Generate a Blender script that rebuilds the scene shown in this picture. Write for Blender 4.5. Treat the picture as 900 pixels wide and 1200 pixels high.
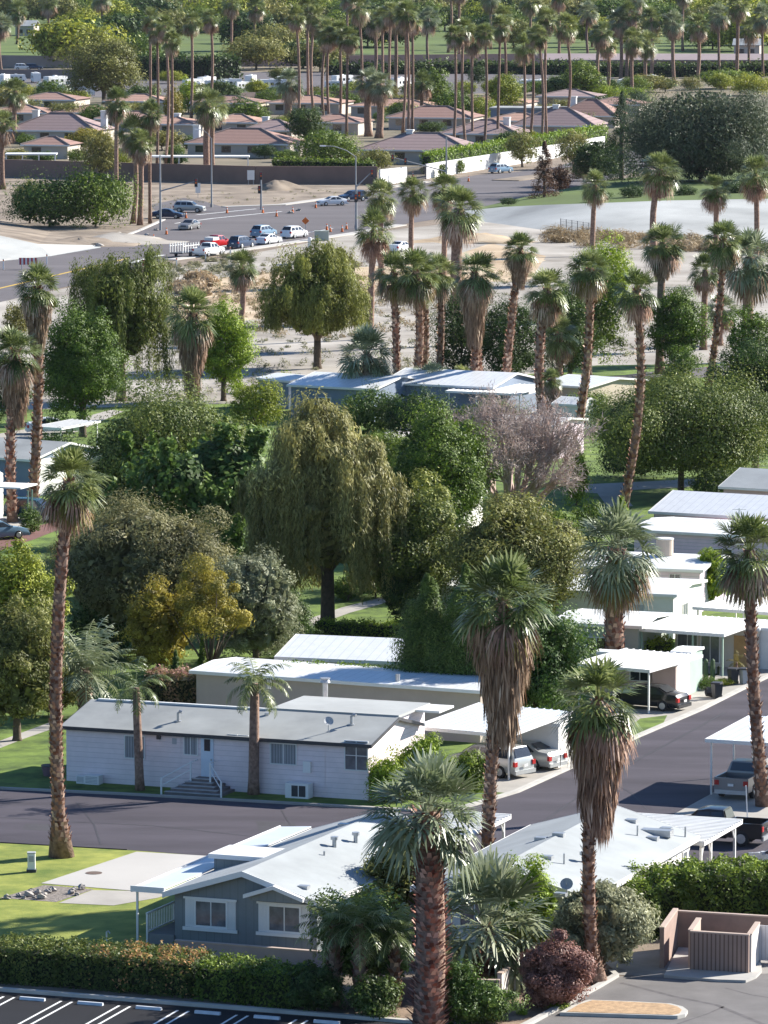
import bpy, math, random
import numpy as np
from mathutils import Vector, Matrix
R = math.radians
for _o in list(bpy.data.objects):
    bpy.data.objects.remove(_o)
scene = bpy.context.scene
COL = scene.collection

# ------------------------------------------------------------------ camera, sky, sun, exposure
FPX = 6300.0                    # focal length in pixels of the 900 x 1200 photograph
CAM_H = 48.8
PITCH = math.atan(727.0 / FPX)
cam_d = bpy.data.cameras.new('camera')
cam = bpy.data.objects.new('camera', cam_d)
COL.objects.link(cam)
cam.location = (0, 0, CAM_H)
cam.rotation_euler = (math.pi / 2 - PITCH, 0, 0)
cam_d.sensor_fit = 'VERTICAL'
cam_d.sensor_height = 36
cam_d.lens = FPX / 1200 * 36
cam_d.clip_start = 1
cam_d.clip_end = 60000
scene.camera = cam

HAZE = 0.000012
SUN_EL, SUN_AZ = 29.0, 28.0     # degrees above the horizon; degrees from +x (right) towards +y (away)
world = bpy.data.worlds.new('World')
scene.world = world
world.use_nodes = True
wn = world.node_tree
wn.nodes.clear()
sky = wn.nodes.new('ShaderNodeTexSky')
sky.sky_type = 'NISHITA'
sky.sun_disc = False
sky.sun_elevation = R(SUN_EL)
sky.sun_rotation = R(90 - SUN_AZ)
sky.air_density = 1.0
sky.dust_density = 0.3
sky.ozone_density = 7.0
bg = wn.nodes.new('ShaderNodeBackground')
bg.inputs['Strength'].default_value = 0.075
wo = wn.nodes.new('ShaderNodeOutputWorld')
wn.links.new(sky.outputs[0], bg.inputs[0])
wn.links.new(bg.outputs[0], wo.inputs[0])

sun_d = bpy.data.lights.new('sun', 'SUN')
sun_d.energy = 5.0
sun_d.angle = R(0.5)
sun_d.color = (1.0, 0.95, 0.86)
sun = bpy.data.objects.new('sun', sun_d)
COL.objects.link(sun)
SV = Vector((math.cos(R(SUN_AZ)) * math.cos(R(SUN_EL)), math.sin(R(SUN_AZ)) * math.cos(R(SUN_EL)), math.sin(R(SUN_EL))))
sun.rotation_euler = SV.to_track_quat('Z', 'Y').to_euler()
sun.location = (60, 300, 120)

scene.view_settings.view_transform = 'Standard'
scene.view_settings.look = 'None'
scene.view_settings.gamma = 1
scene.view_settings.use_curve_mapping = False
scene.view_settings.exposure = 1.2
scene.render.engine = 'CYCLES'
cy = scene.cycles
cy.max_bounces = 6
cy.diffuse_bounces = 3
cy.glossy_bounces = 2
cy.transmission_bounces = 3
cy.transparent_max_bounces = 6
cy.volume_bounces = 0
cy.use_denoising = True
cy.caustics_reflective = False
cy.caustics_refractive = False

# ------------------------------------------------------------------ pixel of the photograph -> point of the place
_F = Vector((0, math.cos(PITCH), -math.sin(PITCH)))
_U = Vector((0, math.sin(PITCH), math.cos(PITCH)))
_C = Vector((0, 0, CAM_H))
def ray(px, py):
    return _F + Vector((1, 0, 0)) * ((px - 450) / FPX) + _U * ((600 - py) / FPX)
def G(px, py, z=0.0):
    d = ray(px, py)
    return _C + d * ((z - CAM_H) / d.z)
def ZT(P, py):
    d = ray(450, py)
    return CAM_H + d.z * (P.y / d.y)
def SC(P):
    return FPX / ((P - _C).dot(_F))
def g2(px, py, z=0.0):
    p = G(px, py, z)
    return (p.x, p.y)

# ------------------------------------------------------------------ objects
def link(o, parent=None):
    COL.objects.link(o)
    if parent is not None:
        o.parent = parent
    return o
def tag(o, label, cat, group=None):
    o['label'] = label
    o['category'] = cat
    if group:
        o['group'] = group
    return o
def thing(name, label, cat, loc=(0, 0, 0), rz=0.0, group=None):
    o = bpy.data.objects.new(name, None)
    o.empty_display_size = 0.3
    COL.objects.link(o)
    o.location = loc
    o.rotation_euler = (0, 0, rz)
    return tag(o, label, cat, group)
def copy_tree(o, parent=None):
    c = o.copy()
    COL.objects.link(c)
    c.parent = parent
    for ch in list(o.children):
        copy_tree(ch, c)
    return c

class MB:
    def __init__(self):
        self.v, self.f = [], []
    def face(self, pts):
        n = len(self.v)
        self.v += [tuple(p) for p in pts]
        self.f.append(tuple(range(n, n + len(pts))))
        return self
    def bx(self, x0, x1, y0, y1, z0, z1):
        n = len(self.v)
        self.v += [(x0, y0, z0), (x1, y0, z0), (x1, y1, z0), (x0, y1, z0), (x0, y0, z1), (x1, y0, z1), (x1, y1, z1), (x0, y1, z1)]
        self.f += [(n, n + 3, n + 2, n + 1), (n + 4, n + 5, n + 6, n + 7), (n, n + 1, n + 5, n + 4), (n + 1, n + 2, n + 6, n + 5), (n + 2, n + 3, n + 7, n + 6), (n + 3, n, n + 4, n + 7)]
        return self
    def prism(self, poly, z0, z1):
        n, k = len(self.v), len(poly)
        z0s = z0 if isinstance(z0, (list, tuple)) else [z0] * k
        z1s = z1 if isinstance(z1, (list, tuple)) else [z1] * k
        self.v += [(p[0], p[1], z) for p, z in zip(poly, z0s)] + [(p[0], p[1], z) for p, z in zip(poly, z1s)]
        self.f.append(tuple(range(n + k - 1, n - 1, -1)))
        self.f.append(tuple(range(n + k, n + 2 * k)))
        for i in range(k):
            j = (i + 1) % k
            self.f.append((n + i, n + j, n + k + j, n + k + i))
        return self
    def extr_x(self, prof, x0, x1):          # prof: (y, z) points, pushed along x
        n, k = len(self.v), len(prof)
        self.v += [(x0, p[0], p[1]) for p in prof] + [(x1, p[0], p[1]) for p in prof]
        self.f.append(tuple(range(n, n + k)))
        self.f.append(tuple(range(n + 2 * k - 1, n + k - 1, -1)))
        for i in range(k):
            j = (i + 1) % k
            self.f.append((n + j, n + i, n + k + i, n + k + j))
        return self
    def extr_y(self, prof, y0, y1):          # prof: (x, z) points, pushed along y
        n, k = len(self.v), len(prof)
        self.v += [(p[0], y0, p[1]) for p in prof] + [(p[0], y1, p[1]) for p in prof]
        self.f.append(tuple(range(n + k - 1, n - 1, -1)))
        self.f.append(tuple(range(n + k, n + 2 * k)))
        for i in range(k):
            j = (i + 1) % k
            self.f.append((n + i, n + j, n + k + j, n + k + i))
        return self
    def tube(self, pts, rad, n=8, cap=True):
        pts = [Vector(p) for p in pts]
        if not isinstance(rad, (list, tuple)):
            rad = [rad] * len(pts)
        b = len(self.v)
        for i, p in enumerate(pts):
            t = (pts[min(i + 1, len(pts) - 1)] - pts[max(i - 1, 0)]).normalized()
            a = Vector((1, 0, 0)) if abs(t.x) < 0.8 else Vector((0, 1, 0))
            s = t.cross(a).normalized()
            w = t.cross(s)
            for k in range(n):
                an = 2 * math.pi * k / n
                self.v.append(tuple(p + (s * math.cos(an) + w * math.sin(an)) * rad[i]))
        for i in range(len(pts) - 1):
            for k in range(n):
                k2 = (k + 1) % n
                self.f.append((b + i * n + k, b + i * n + k2, b + (i + 1) * n + k2, b + (i + 1) * n + k))
        if cap:
            self.f.append(tuple(b + k for k in range(n - 1, -1, -1)))
            self.f.append(tuple(b + (len(pts) - 1) * n + k for k in range(n)))
        return self
    def bar(self, p, q, r, n=6):
        return self.tube([p, q], r, n)
    def cyl(self, x, y, z0, z1, r, n=12, r2=None):
        return self.tube([(x, y, z0), (x, y, z1)], [r, r if r2 is None else r2], n)
    def build(self, name, mat, parent=None, smooth=False, loc=None):
        me = bpy.data.meshes.new(name)
        me.from_pydata(self.v, [], self.f)
        me.materials.append(mat)
        if smooth:
            me.polygons.foreach_set('use_smooth', [True] * len(me.polygons))
        me.update()
        o = bpy.data.objects.new(name, me)
        link(o, parent)
        if loc is not None:
            o.location = loc
        return o
def part(name, me, parent=None):
    return link(bpy.data.objects.new(name, me), parent)
def fastmesh(name, V, Q, mat, rnd=None, smooth=False):
    V = np.asarray(V, np.float32)
    Q = np.asarray(Q, np.int32)
    me = bpy.data.meshes.new(name)
    me.vertices.add(len(V))
    me.vertices.foreach_set('co', V.ravel())
    me.loops.add(Q.size)
    me.loops.foreach_set('vertex_index', Q.ravel())
    me.polygons.add(len(Q))
    me.polygons.foreach_set('loop_start', np.arange(0, Q.size, Q.shape[1], dtype=np.int32))
    me.update(calc_edges=True)
    if rnd is not None:
        a = me.attributes.new('rnd', 'FLOAT', 'FACE')
        a.data.foreach_set('value', np.asarray(rnd, np.float32))
    if smooth:
        me.polygons.foreach_set('use_smooth', [True] * len(Q))
    me.materials.append(mat)
    me.update()
    return me

# ------------------------------------------------------------------ materials
def _rgb(c):
    return (c[0], c[1], c[2], 1.0)
def mat(name, col, rough=0.7, var=0.12, scale=3.0, detail=4.0, bump=0.0, bscale=None, metal=0.0, spec=0.4, col2=None, objrand=0.0, stretch=None):
    """principled surface; its colour wanders between two tones with a noise of its own"""
    m = bpy.data.materials.new(name)
    m.use_nodes = True
    nt = m.node_tree
    p = nt.nodes['Principled BSDF']
    p.inputs['Roughness'].default_value = rough
    p.inputs['Metallic'].default_value = metal
    p.inputs['Specular IOR Level'].default_value = spec
    tc = nt.nodes.new('ShaderNodeTexCoord')
    src = tc.outputs['Object']
    if stretch:
        mp = nt.nodes.new('ShaderNodeMapping')
        mp.inputs['Scale'].default_value = stretch
        nt.links.new(src, mp.inputs[0])
        src = mp.outputs[0]
    nz = nt.nodes.new('ShaderNodeTexNoise')
    nz.inputs['Scale'].default_value = scale
    nz.inputs['Detail'].default_value = detail
    nz.inputs['Roughness'].default_value = 0.6
    nt.links.new(src, nz.inputs['Vector'])
    rp = nt.nodes.new('ShaderNodeValToRGB')
    a = [max(0, c * (1 - var)) for c in col]
    b = [min(1, c * (1 + var)) for c in (col2 or col)]
    rp.color_ramp.elements[0].position = 0.32
    rp.color_ramp.elements[1].position = 0.68
    rp.color_ramp.elements[0].color = _rgb(a)
    rp.color_ramp.elements[1].color = _rgb(b)
    nt.links.new(nz.outputs[0], rp.inputs[0])
    out = rp.outputs[0]
    if objrand:
        oi = nt.nodes.new('ShaderNodeObjectInfo')
        hs = nt.nodes.new('ShaderNodeHueSaturation')
        mr = nt.nodes.new('ShaderNodeMapRange')
        mr.inputs['To Min'].default_value = 1 - objrand
        mr.inputs['To Max'].default_value = 1 + objrand
        nt.links.new(oi.outputs['Random'], mr.inputs[0])
        nt.links.new(mr.outputs[0], hs.inputs['Value'])
        nt.links.new(out, hs.inputs['Color'])
        out = hs.outputs[0]
    nt.links.new(out, p.inputs['Base Color'])
    if bump:
        n2 = nt.nodes.new('ShaderNodeTexNoise')
        n2.inputs['Scale'].default_value = bscale or scale * 4
        n2.inputs['Detail'].default_value = 3
        nt.links.new(src, n2.inputs['Vector'])
        bp = nt.nodes.new('ShaderNodeBump')
        bp.inputs['Strength'].default_value = bump
        bp.inputs['Distance'].default_value = 0.05
        nt.links.new(n2.outputs[0], bp.inputs['Height'])
        nt.links.new(bp.outputs[0], p.inputs['Normal'])
    return m
def striped(name, col, groove, period, width, axis, rough=0.6, var=0.06):
    """boards, ribs or siding: narrow grooves every `period` metres along an axis of the object"""
    m = mat(name, col, rough, var, 1.5)
    nt = m.node_tree
    p = nt.nodes['Principled BSDF']
    base = p.inputs['Base Color'].links[0].from_socket
    tc = nt.nodes.new('ShaderNodeTexCoord')
    sx = nt.nodes.new('ShaderNodeSeparateXYZ')
    nt.links.new(tc.outputs['Object'], sx.inputs[0])
    md = nt.nodes.new('ShaderNodeMath')
    md.operation = 'PINGPONG'
    md.inputs[1].default_value = period / 2
    if axis == 'xy':
        ad = nt.nodes.new('ShaderNodeMath')
        ad.operation = 'ADD'
        nt.links.new(sx.outputs[0], ad.inputs[0])
        nt.links.new(sx.outputs[1], ad.inputs[1])
        nt.links.new(ad.outputs[0], md.inputs[0])
    else:
        nt.links.new(sx.outputs['xyz'.index(axis)], md.inputs[0])
    lt = nt.nodes.new('ShaderNodeMath')
    lt.operation = 'LESS_THAN'
    lt.inputs[1].default_value = width / 2
    nt.links.new(md.outputs[0], lt.inputs[0])
    mx = nt.nodes.new('ShaderNodeMixRGB')
    mx.inputs[2].default_value = _rgb(groove)
    nt.links.new(lt.outputs[0], mx.inputs[0])
    nt.links.new(base, mx.inputs[1])
    nt.links.new(mx.outputs[0], p.inputs['Base Color'])
    return m
def leafmat(name, cols, trans=0.27, rough=0.55, objrand=0.15, spec=0.25, huer=0.012):
    """leaves: each face takes its own tone from the ramp, each plant its own brightness"""
    m = bpy.data.materials.new(name)
    m.use_nodes = True
    nt = m.node_tree
    p = nt.nodes['Principled BSDF']
    p.inputs['Roughness'].default_value = rough
    p.inputs['Specular IOR Level'].default_value = spec
    at = nt.nodes.new('ShaderNodeAttribute')
    at.attribute_name = 'rnd'
    rp = nt.nodes.new('ShaderNodeValToRGB')
    el = rp.color_ramp.elements
    while len(el) < len(cols):
        el.new(0.5)
    for i, c in enumerate(cols):
        el[i].position = i / (len(cols) - 1)
        el[i].color = _rgb(c)
    nt.links.new(at.outputs['Fac'], rp.inputs[0])
    oi = nt.nodes.new('ShaderNodeObjectInfo')
    hs = nt.nodes.new('ShaderNodeHueSaturation')
    mr = nt.nodes.new('ShaderNodeMapRange')
    mr.inputs['To Min'].default_value = 1 - objrand
    mr.inputs['To Max'].default_value = 1 + objrand
    m2 = nt.nodes.new('ShaderNodeMapRange')
    m2.inputs['To Min'].default_value = 0.5 + huer
    m2.inputs['To Max'].default_value = 0.5 - huer
    nt.links.new(oi.outputs['Random'], mr.inputs[0])
    nt.links.new(oi.outputs['Random'], m2.inputs[0])
    nt.links.new(mr.outputs[0], hs.inputs['Value'])
    nt.links.new(m2.outputs[0], hs.inputs['Hue'])
    nt.links.new(rp.outputs[0], hs.inputs['Color'])
    nt.links.new(hs.outputs[0], p.inputs['Base Color'])
    if trans:
        tr = nt.nodes.new('ShaderNodeBsdfTranslucent')
        nt.links.new(hs.outputs[0], tr.inputs[0])
        mx = nt.nodes.new('ShaderNodeMixShader')
        mx.inputs[0].default_value = trans
        o = nt.nodes['Material Output']
        nt.links.new(p.outputs[0], mx.inputs[1])
        nt.links.new(tr.outputs[0], mx.inputs[2])
        nt.links.new(mx.outputs[0], o.inputs[0])
    return m

M = {}
M['soil'] = mat('soil', (0.20, 0.155, 0.115), 0.95, 0.25, 0.35, 6, 0.3, 4)
M['sand'] = mat('desert sand', (0.27, 0.235, 0.195), 0.95, 0.22, 0.08, 8, 0.3, 1.5, col2=(0.37, 0.34, 0.30))
M['drysand'] = mat('dry tan earth', (0.40, 0.27, 0.15), 0.95, 0.25, 0.1, 8, 0.3, 2, col2=(0.46, 0.37, 0.26))
M['dirt'] = mat('brown dirt', (0.17, 0.13, 0.095), 0.95, 0.25, 0.15, 8, 0.4, 2, col2=(0.26, 0.21, 0.16))
M['lawn'] = mat('lawn', (0.06, 0.11, 0.014), 0.9, 0.35, 0.5, 8, 0.5, 18, col2=(0.13, 0.19, 0.028))
M['lawn_dry'] = mat('yellow lawn', (0.125, 0.19, 0.02), 0.9, 0.25, 0.45, 8, 0.5, 18, col2=(0.26, 0.27, 0.05))
M['golf'] = mat('golf green', (0.085, 0.125, 0.018), 0.9, 0.2, 0.03, 5)
M['asphalt'] = mat('asphalt', (0.066, 0.058, 0.070), 0.85, 0.27, 0.35, 8, 0.25, 30, spec=0.25, stretch=(0.25, 1, 1))
M['asphalt_old'] = mat('weathered asphalt', (0.13, 0.118, 0.122), 0.9, 0.16, 0.2, 8, 0.2, 8, spec=0.2, stretch=(0.2, 0.6, 1))
M['asphalt_lot'] = mat('worn lot asphalt', (0.17, 0.16, 0.155), 0.9, 0.14, 0.5, 8, 0.25, 30, spec=0.2)
M['asphalt_new'] = mat('fresh black asphalt in shade', (0.009, 0.009, 0.012), 0.8, 0.2, 0.6, 8, 0.25, 30, spec=0.3)  # fresh asphalt, with the shade over the lot added to its black
M['concrete'] = mat('concrete', (0.36, 0.335, 0.30), 0.9, 0.12, 0.5, 8, 0.15, 20)
M['concrete_pale'] = mat('pale concrete', (0.44, 0.42, 0.39), 0.9, 0.10, 0.08, 8, 0.15, 6)
M['kerb'] = mat('kerb concrete', (0.46, 0.44, 0.40), 0.85, 0.14, 0.8, 6)
M['paint'] = mat('white road paint', (0.78, 0.78, 0.76), 0.7, 0.08, 2)
M['yellow_paint'] = mat('yellow road paint', (0.55, 0.36, 0.06), 0.7, 0.1, 1)
M['white'] = mat('white painted metal', (0.80, 0.79, 0.76), 0.45, 0.05, 0.8)
M['cream'] = mat('cream wall', (0.62, 0.56, 0.47), 0.7, 0.06, 0.8)
M['beige'] = mat('beige wall', (0.50, 0.42, 0.33), 0.75, 0.07, 0.8)
M['trim'] = mat('white trim', (0.76, 0.75, 0.73), 0.5, 0.04, 1)
M['glass'] = mat('dark window glass', (0.025, 0.03, 0.038), 0.08, 0.3, 1.2, spec=0.8)
M['blind'] = striped('window with pale blinds', (0.32, 0.34, 0.36), (0.16, 0.18, 0.2), 0.16, 0.05, 'x', 0.15)
M['curtain'] = mat('window with curtains', (0.13, 0.14, 0.16), 0.12, 0.4, 1.5, spec=0.8)
M['black'] = mat('black rubber', (0.018, 0.018, 0.02), 0.7, 0.2, 5)
M['dark'] = mat('dark metal', (0.05, 0.05, 0.055), 0.5, 0.15, 3)
M['steel'] = mat('galvanised steel', (0.45, 0.46, 0.47), 0.4, 0.1, 3, metal=0.6)
M['bluecast'] = mat('white metal with blue sky cast', (0.58, 0.63, 0.67), 0.45, 0.05, 0.8)  # bluish light of roofs sloping from the sun, put into white metal
M['grey'] = mat('grey painted metal', (0.42, 0.43, 0.44), 0.5, 0.08, 2)
M['lampgrey'] = mat('lamp post grey', (0.30, 0.31, 0.32), 0.5, 0.1, 2)
M['red'] = mat('red', (0.42, 0.02, 0.018), 0.3, 0.1, 3)
M['orange'] = mat('orange plastic', (0.75, 0.16, 0.02), 0.5, 0.1, 3)
M['rock'] = mat('pale rock', (0.36, 0.33, 0.30), 0.9, 0.25, 2, bump=0.4)
M['bark'] = mat('grey brown bark', (0.115, 0.085, 0.06), 0.95, 0.35, 3, 6, 0.6, 10)
M['bark_pale'] = mat('pale bark', (0.30, 0.26, 0.22), 0.9, 0.3, 3, 6, 0.5, 10)
M['bark_dead'] = mat('bare pinkish bark', (0.42, 0.32, 0.28), 0.9, 0.25, 2, 6, 0.3, 10)
M['palm_trunk'] = mat('palm trunk', (0.20, 0.12, 0.085), 0.95, 0.35, 4, 6, 0.8, 14, objrand=0.2, col2=(0.27, 0.175, 0.13))
M['palm_boot'] = leafmat('palm leaf bases', [(0.10, 0.042, 0.03), (0.22, 0.10, 0.062), (0.36, 0.20, 0.14), (0.60, 0.44, 0.35)], 0, 0.9, 0.15)
M['palm_green'] = leafmat('fan palm leaf', [(0.05, 0.072, 0.018), (0.115, 0.15, 0.036), (0.20, 0.24, 0.07), (0.36, 0.39, 0.17)], 0.25, 0.36, 0.18, 0.5)
M['palm_blue'] = leafmat('grey green fan palm leaf', [(0.085, 0.115, 0.05), (0.16, 0.195, 0.09), (0.25, 0.29, 0.155), (0.41, 0.44, 0.29)], 0.25, 0.4, 0.1, 0.5)
M['palm_yellow'] = leafmat('yellowing palm leaf', [(0.13, 0.12, 0.025), (0.21, 0.17, 0.04), (0.30, 0.22, 0.07)], 0.2, 0.6, 0.15)
M['palm_dead'] = leafmat('dead palm leaf', [(0.15, 0.085, 0.055), (0.28, 0.175, 0.115), (0.42, 0.28, 0.195), (0.58, 0.45, 0.34)], 0.1, 0.85, 0.15)
LEAF = {
    'green': [(0.043, 0.074, 0.012), (0.078, 0.125, 0.018), (0.128, 0.185, 0.024), (0.206, 0.268, 0.036)],
    'bright': [(0.099, 0.157, 0.014), (0.167, 0.240, 0.021), (0.245, 0.324, 0.030), (0.353, 0.407, 0.048)],
    'dark': [(0.028, 0.048, 0.014), (0.043, 0.074, 0.019), (0.067, 0.108, 0.024), (0.108, 0.157, 0.033)],
    'deep': [(0.034, 0.067, 0.014), (0.062, 0.106, 0.020), (0.101, 0.157, 0.031), (0.168, 0.224, 0.051)],
    'olive': [(0.099, 0.102, 0.029), (0.157, 0.157, 0.041), (0.225, 0.222, 0.060), (0.334, 0.305, 0.095)],
    'lime': [(0.118, 0.139, 0.018), (0.196, 0.222, 0.024), (0.295, 0.315, 0.036), (0.431, 0.407, 0.065)],
    'brown': [(0.095, 0.095, 0.042), (0.15, 0.145, 0.06), (0.21, 0.20, 0.085), (0.29, 0.27, 0.13)],
    'yellow': [(0.10, 0.10, 0.02), (0.16, 0.15, 0.025), (0.25, 0.22, 0.03), (0.36, 0.31, 0.05)],
    'mustard': [(0.157, 0.130, 0.021), (0.255, 0.203, 0.030), (0.353, 0.277, 0.042), (0.470, 0.370, 0.071)],
    'silver': [(0.123, 0.132, 0.077), (0.184, 0.198, 0.112), (0.263, 0.272, 0.161), (0.367, 0.380, 0.238)],
    'mesquite': [(0.052, 0.068, 0.036), (0.085, 0.105, 0.056), (0.12, 0.142, 0.08), (0.165, 0.19, 0.11)],
    'mixed': [(0.045, 0.068, 0.016), (0.085, 0.118, 0.026), (0.15, 0.18, 0.038), (0.27, 0.275, 0.065)],
    'pepper': [(0.067, 0.078, 0.015), (0.123, 0.140, 0.025), (0.190, 0.207, 0.043), (0.280, 0.291, 0.068)],
    'weep': [(0.112, 0.112, 0.038), (0.185, 0.179, 0.060), (0.269, 0.252, 0.085), (0.381, 0.347, 0.128)],
    'maroon': [(0.10, 0.042, 0.036), (0.18, 0.08, 0.068), (0.27, 0.13, 0.11), (0.37, 0.20, 0.17)],
    'rust': [(0.05, 0.022, 0.016), (0.085, 0.04, 0.026), (0.13, 0.06, 0.035), (0.17, 0.09, 0.05)],
    'dry': [(0.17, 0.12, 0.06), (0.25, 0.18, 0.10), (0.33, 0.25, 0.15), (0.40, 0.33, 0.22)],
    'dead': [(0.22, 0.18, 0.16), (0.29, 0.24, 0.215), (0.35, 0.29, 0.265), (0.36, 0.22, 0.16)],
    'scrub': [(0.11, 0.115, 0.06), (0.17, 0.165, 0.09), (0.24, 0.225, 0.13), (0.30, 0.28, 0.17)],
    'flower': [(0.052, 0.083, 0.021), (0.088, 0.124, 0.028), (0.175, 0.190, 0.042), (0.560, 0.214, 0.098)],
    'bed': [(0.06, 0.08, 0.03), (0.16, 0.13, 0.05), (0.34, 0.20, 0.12), (0.45, 0.22, 0.2)],
}
LM = {}
def lm(k):
    if k not in LM:
        LM[k] = leafmat(k + ' leaves', [tuple(min(.6, v * q) for v in c) for c, q in zip(LEAF[k], (1.0, 1.12, 1.3, 1.45))])
    return LM[k]
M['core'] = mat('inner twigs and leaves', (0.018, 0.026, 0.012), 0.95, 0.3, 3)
# ------------------------------------------------------------------ the setting: ground, roads, kerbs, lawns
def structure(o):
    o['kind'] = 'structure'
    return o
def sheet(name, pxs, z, m, zs=None):
    b = MB()
    pts = [G(x, y, z) for x, y in pxs]
    if zs:
        pts = [G(x, y, zz) for (x, y), zz in zip(pxs, zs)]
    b.face(pts)
    return structure(b.build(name, m))
def strip(name, pxs, width, z0, z1, m, closed=False):
    """a kerb or wall footing following a line on the ground"""
    P = [Vector((*g2(x, y), 0)) for x, y in pxs]
    n = len(P)
    L, Rr = [], []
    for i, p in enumerate(P):
        a = P[i - 1] if (i > 0 or closed) else p
        c = P[(i + 1) % n] if (i < n - 1 or closed) else p
        t = (c - a).normalized()
        s = Vector((-t.y, t.x, 0)) * width / 2
        L.append(p + s)
        Rr.append(p - s)
    b = MB()
    for i in range(n if closed else n - 1):
        j = (i + 1) % n
        b.prism([L[i], Rr[i], Rr[j], L[j]], z0, z1)
    return structure(b.build(name, m))
b = MB()
b.face([(-4000, -250, 0), (4000, -250, 0), (4000, 9000, 0), (-4000, 9000, 0)])
structure(b.build('ground', M['soil']))

# mobile home park: turf between the homes, streets, drives
sheet('park_lawn', [(-400, 480), (300, 470), (560, 445), (700, 425), (1300, 395), (1300, 1050), (-400, 1000)], 0.008, M['lawn'])
sheet('front_lawn', [(-300, 975), (-20, 986), (60, 989), (152, 996), (240, 1003), (230, 1110), (350, 1122), (350, 1150), (-300, 1110)], 0.012, M['lawn_dry'])
sheet('back_lawn', [(-20, 890), (-20, 880), (60, 856), (80, 860), (80, 935), (-20, 925)], 0.012, M['lawn'])
R1 = [(-300, 911), (0, 925), (140, 931.5), (435, 948), (500, 952), (530, 951), (555, 944), (605, 929), (667, 901), (747, 864), (822, 832),
      (878, 804), (1100, 700), (1100, 790), (905, 885), (830, 932), (777, 961), (900, 966), (1300, 990), (1300, 1060), (760, 1034), (500, 1018), (240, 1003),
      (150, 996), (0, 987.5), (-300, 972)]
sheet('park_street', R1, 0.016, M['asphalt'])
sheet('pickup_driveway', [(777, 961), (830, 932), (905, 885), (1100, 790), (1300, 800), (1300, 985), (900, 966)], 0.020, M['concrete'])
sheet('carport_driveway', [(530, 925), (575, 880), (700, 872), (700, 886), (667, 900.5), (605, 928.5), (585, 934)], 0.024, M['concrete'])
sheet('kerb_lawn', [(505, 938), (548, 925), (592, 929), (600, 931), (555, 943), (530, 949.5)], 0.026, M['lawn'])
sheet('shed_driveway', [(680, 845), (745, 800), (870, 792), (905, 775), (905, 788), (878, 803.5), (822, 831.5), (760, 857), (720, 850)], 0.022, M['concrete'])
sheet('corner_lawn', [(720, 868), (750, 842), (782, 838), (776, 850), (747, 863.5), (726, 873)], 0.028, M['lawn'])
sheet('patio', [(800, 800), (835, 770), (905, 762), (905, 775), (868, 796)], 0.026, M['concrete'])
strip('street_kerb', [(530, 951), (555, 944), (605, 929), (667, 901), (747, 864), (822, 832), (878, 804), (1100, 700)], 0.35, 0.0, 0.14, M['kerb'])
strip('house_kerb', [(-300, 911), (0, 925), (140, 931.5), (435, 948), (500, 952), (530, 951)], 0.3, 0.0, 0.13, M['concrete'])
strip('lawn_kerb', [(-300, 972), (0, 987.5), (150, 996)], 0.25, 0.0, 0.06, M['asphalt'])
# concrete slabs and gravel on the front lawn
sheet('concrete_slab', [(48, 1035), (160, 998), (262, 1004), (262, 1020), (160, 1044)], 0.030, M['concrete_pale'])
sheet('garden_slab', [(69, 1058), (108, 1043), (205, 1045), (185, 1052), (133, 1061)], 0.026, M['concrete'])
sheet('gravel_bed', [(0, 1052), (52, 1037), (110, 1042), (66, 1057)], 0.022, mat('gravel', (0.22, 0.19, 0.165), 0.95, 0.5, 6, 4, 0.8, 20))
# paths between the homes
sheet('garden_path', [(-40, 884), (0, 868), (62, 845), (76, 849), (30, 865), (-40, 892)], 0.02, M['concrete'])
sheet('park_path', [(300, 745), (365, 724), (400, 712), (470, 694), (478, 699), (410, 718), (372, 732), (310, 752)], 0.02, M['concrete'])
sheet('side_path', [(676, 568), (800, 562), (905, 555), (905, 561), (800, 571), (726, 575), (742, 593), (712, 594), (700, 578), (676, 577)], 0.02, M['concrete'])
sheet('back_lane', [(680, 446), (760, 436), (870, 426), (1000, 415), (1000, 424), (880, 436), (770, 448), (700, 458)], 0.02, M['asphalt_old'])
sheet('left_street', [(-100, 640), (0, 626), (36, 618), (70, 610), (80, 616), (40, 632), (0, 645), (-100, 660)], 0.02, mat('red brown paving', (0.16, 0.075, 0.065), 0.9, 0.1, 0.4))
sheet('left_drive', [(-60, 640), (-60, 612), (20, 604), (62, 603), (34, 616.5), (0, 624)], 0.024, M['concrete'])
sheet('upper_street', [(-100, 520), (0, 508), (80, 494), (130, 480), (145, 482), (90, 506), (0, 524), (-100, 540)], 0.02, M['concrete'])
sheet('mid_lane', [(450, 500), (560, 488), (600, 480), (640, 478), (640, 486), (560, 500), (450, 515)], 0.02, M['concrete_pale'])

# foreground parking lots
sheet('parking_lot', [(-300, 1135), (0, 1162.5), (440, 1197), (640, 1213), (640, 1400), (-300, 1400)], 0.006, M['asphalt_new'])
sheet('rear_lot', [(556, 1238), (625, 1199), (702, 1157), (726, 1144), (790, 1143), (1200, 1120), (1200, 1400), (556, 1400)], 0.010, M['asphalt_lot'])
strip('lot_kerb', [(-300, 1134), (0, 1161), (440, 1195.5), (556, 1205)], 0.3, 0.0, 0.15, M['kerb'])
strip('planter_kerb', [(540, 1240), (622, 1200), (700, 1158), (722, 1145), (716, 1140)], 0.28, 0.0, 0.16, M['concrete_pale'])
sheet('planter_bed', [(440, 1180), (600, 1146), (690, 1115), (716, 1140), (720, 1144), (622, 1199), (545, 1236)], 0.02, mat('planter soil', (0.24, 0.17, 0.12), 0.95, 0.3, 1.5, 6, 0.5, 12))
sheet('hedge_bed', [(-300, 1100), (0, 1120), (440, 1150), (470, 1198), (440, 1194), (0, 1160), (-300, 1132)], 0.014, M['soil'])
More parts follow.
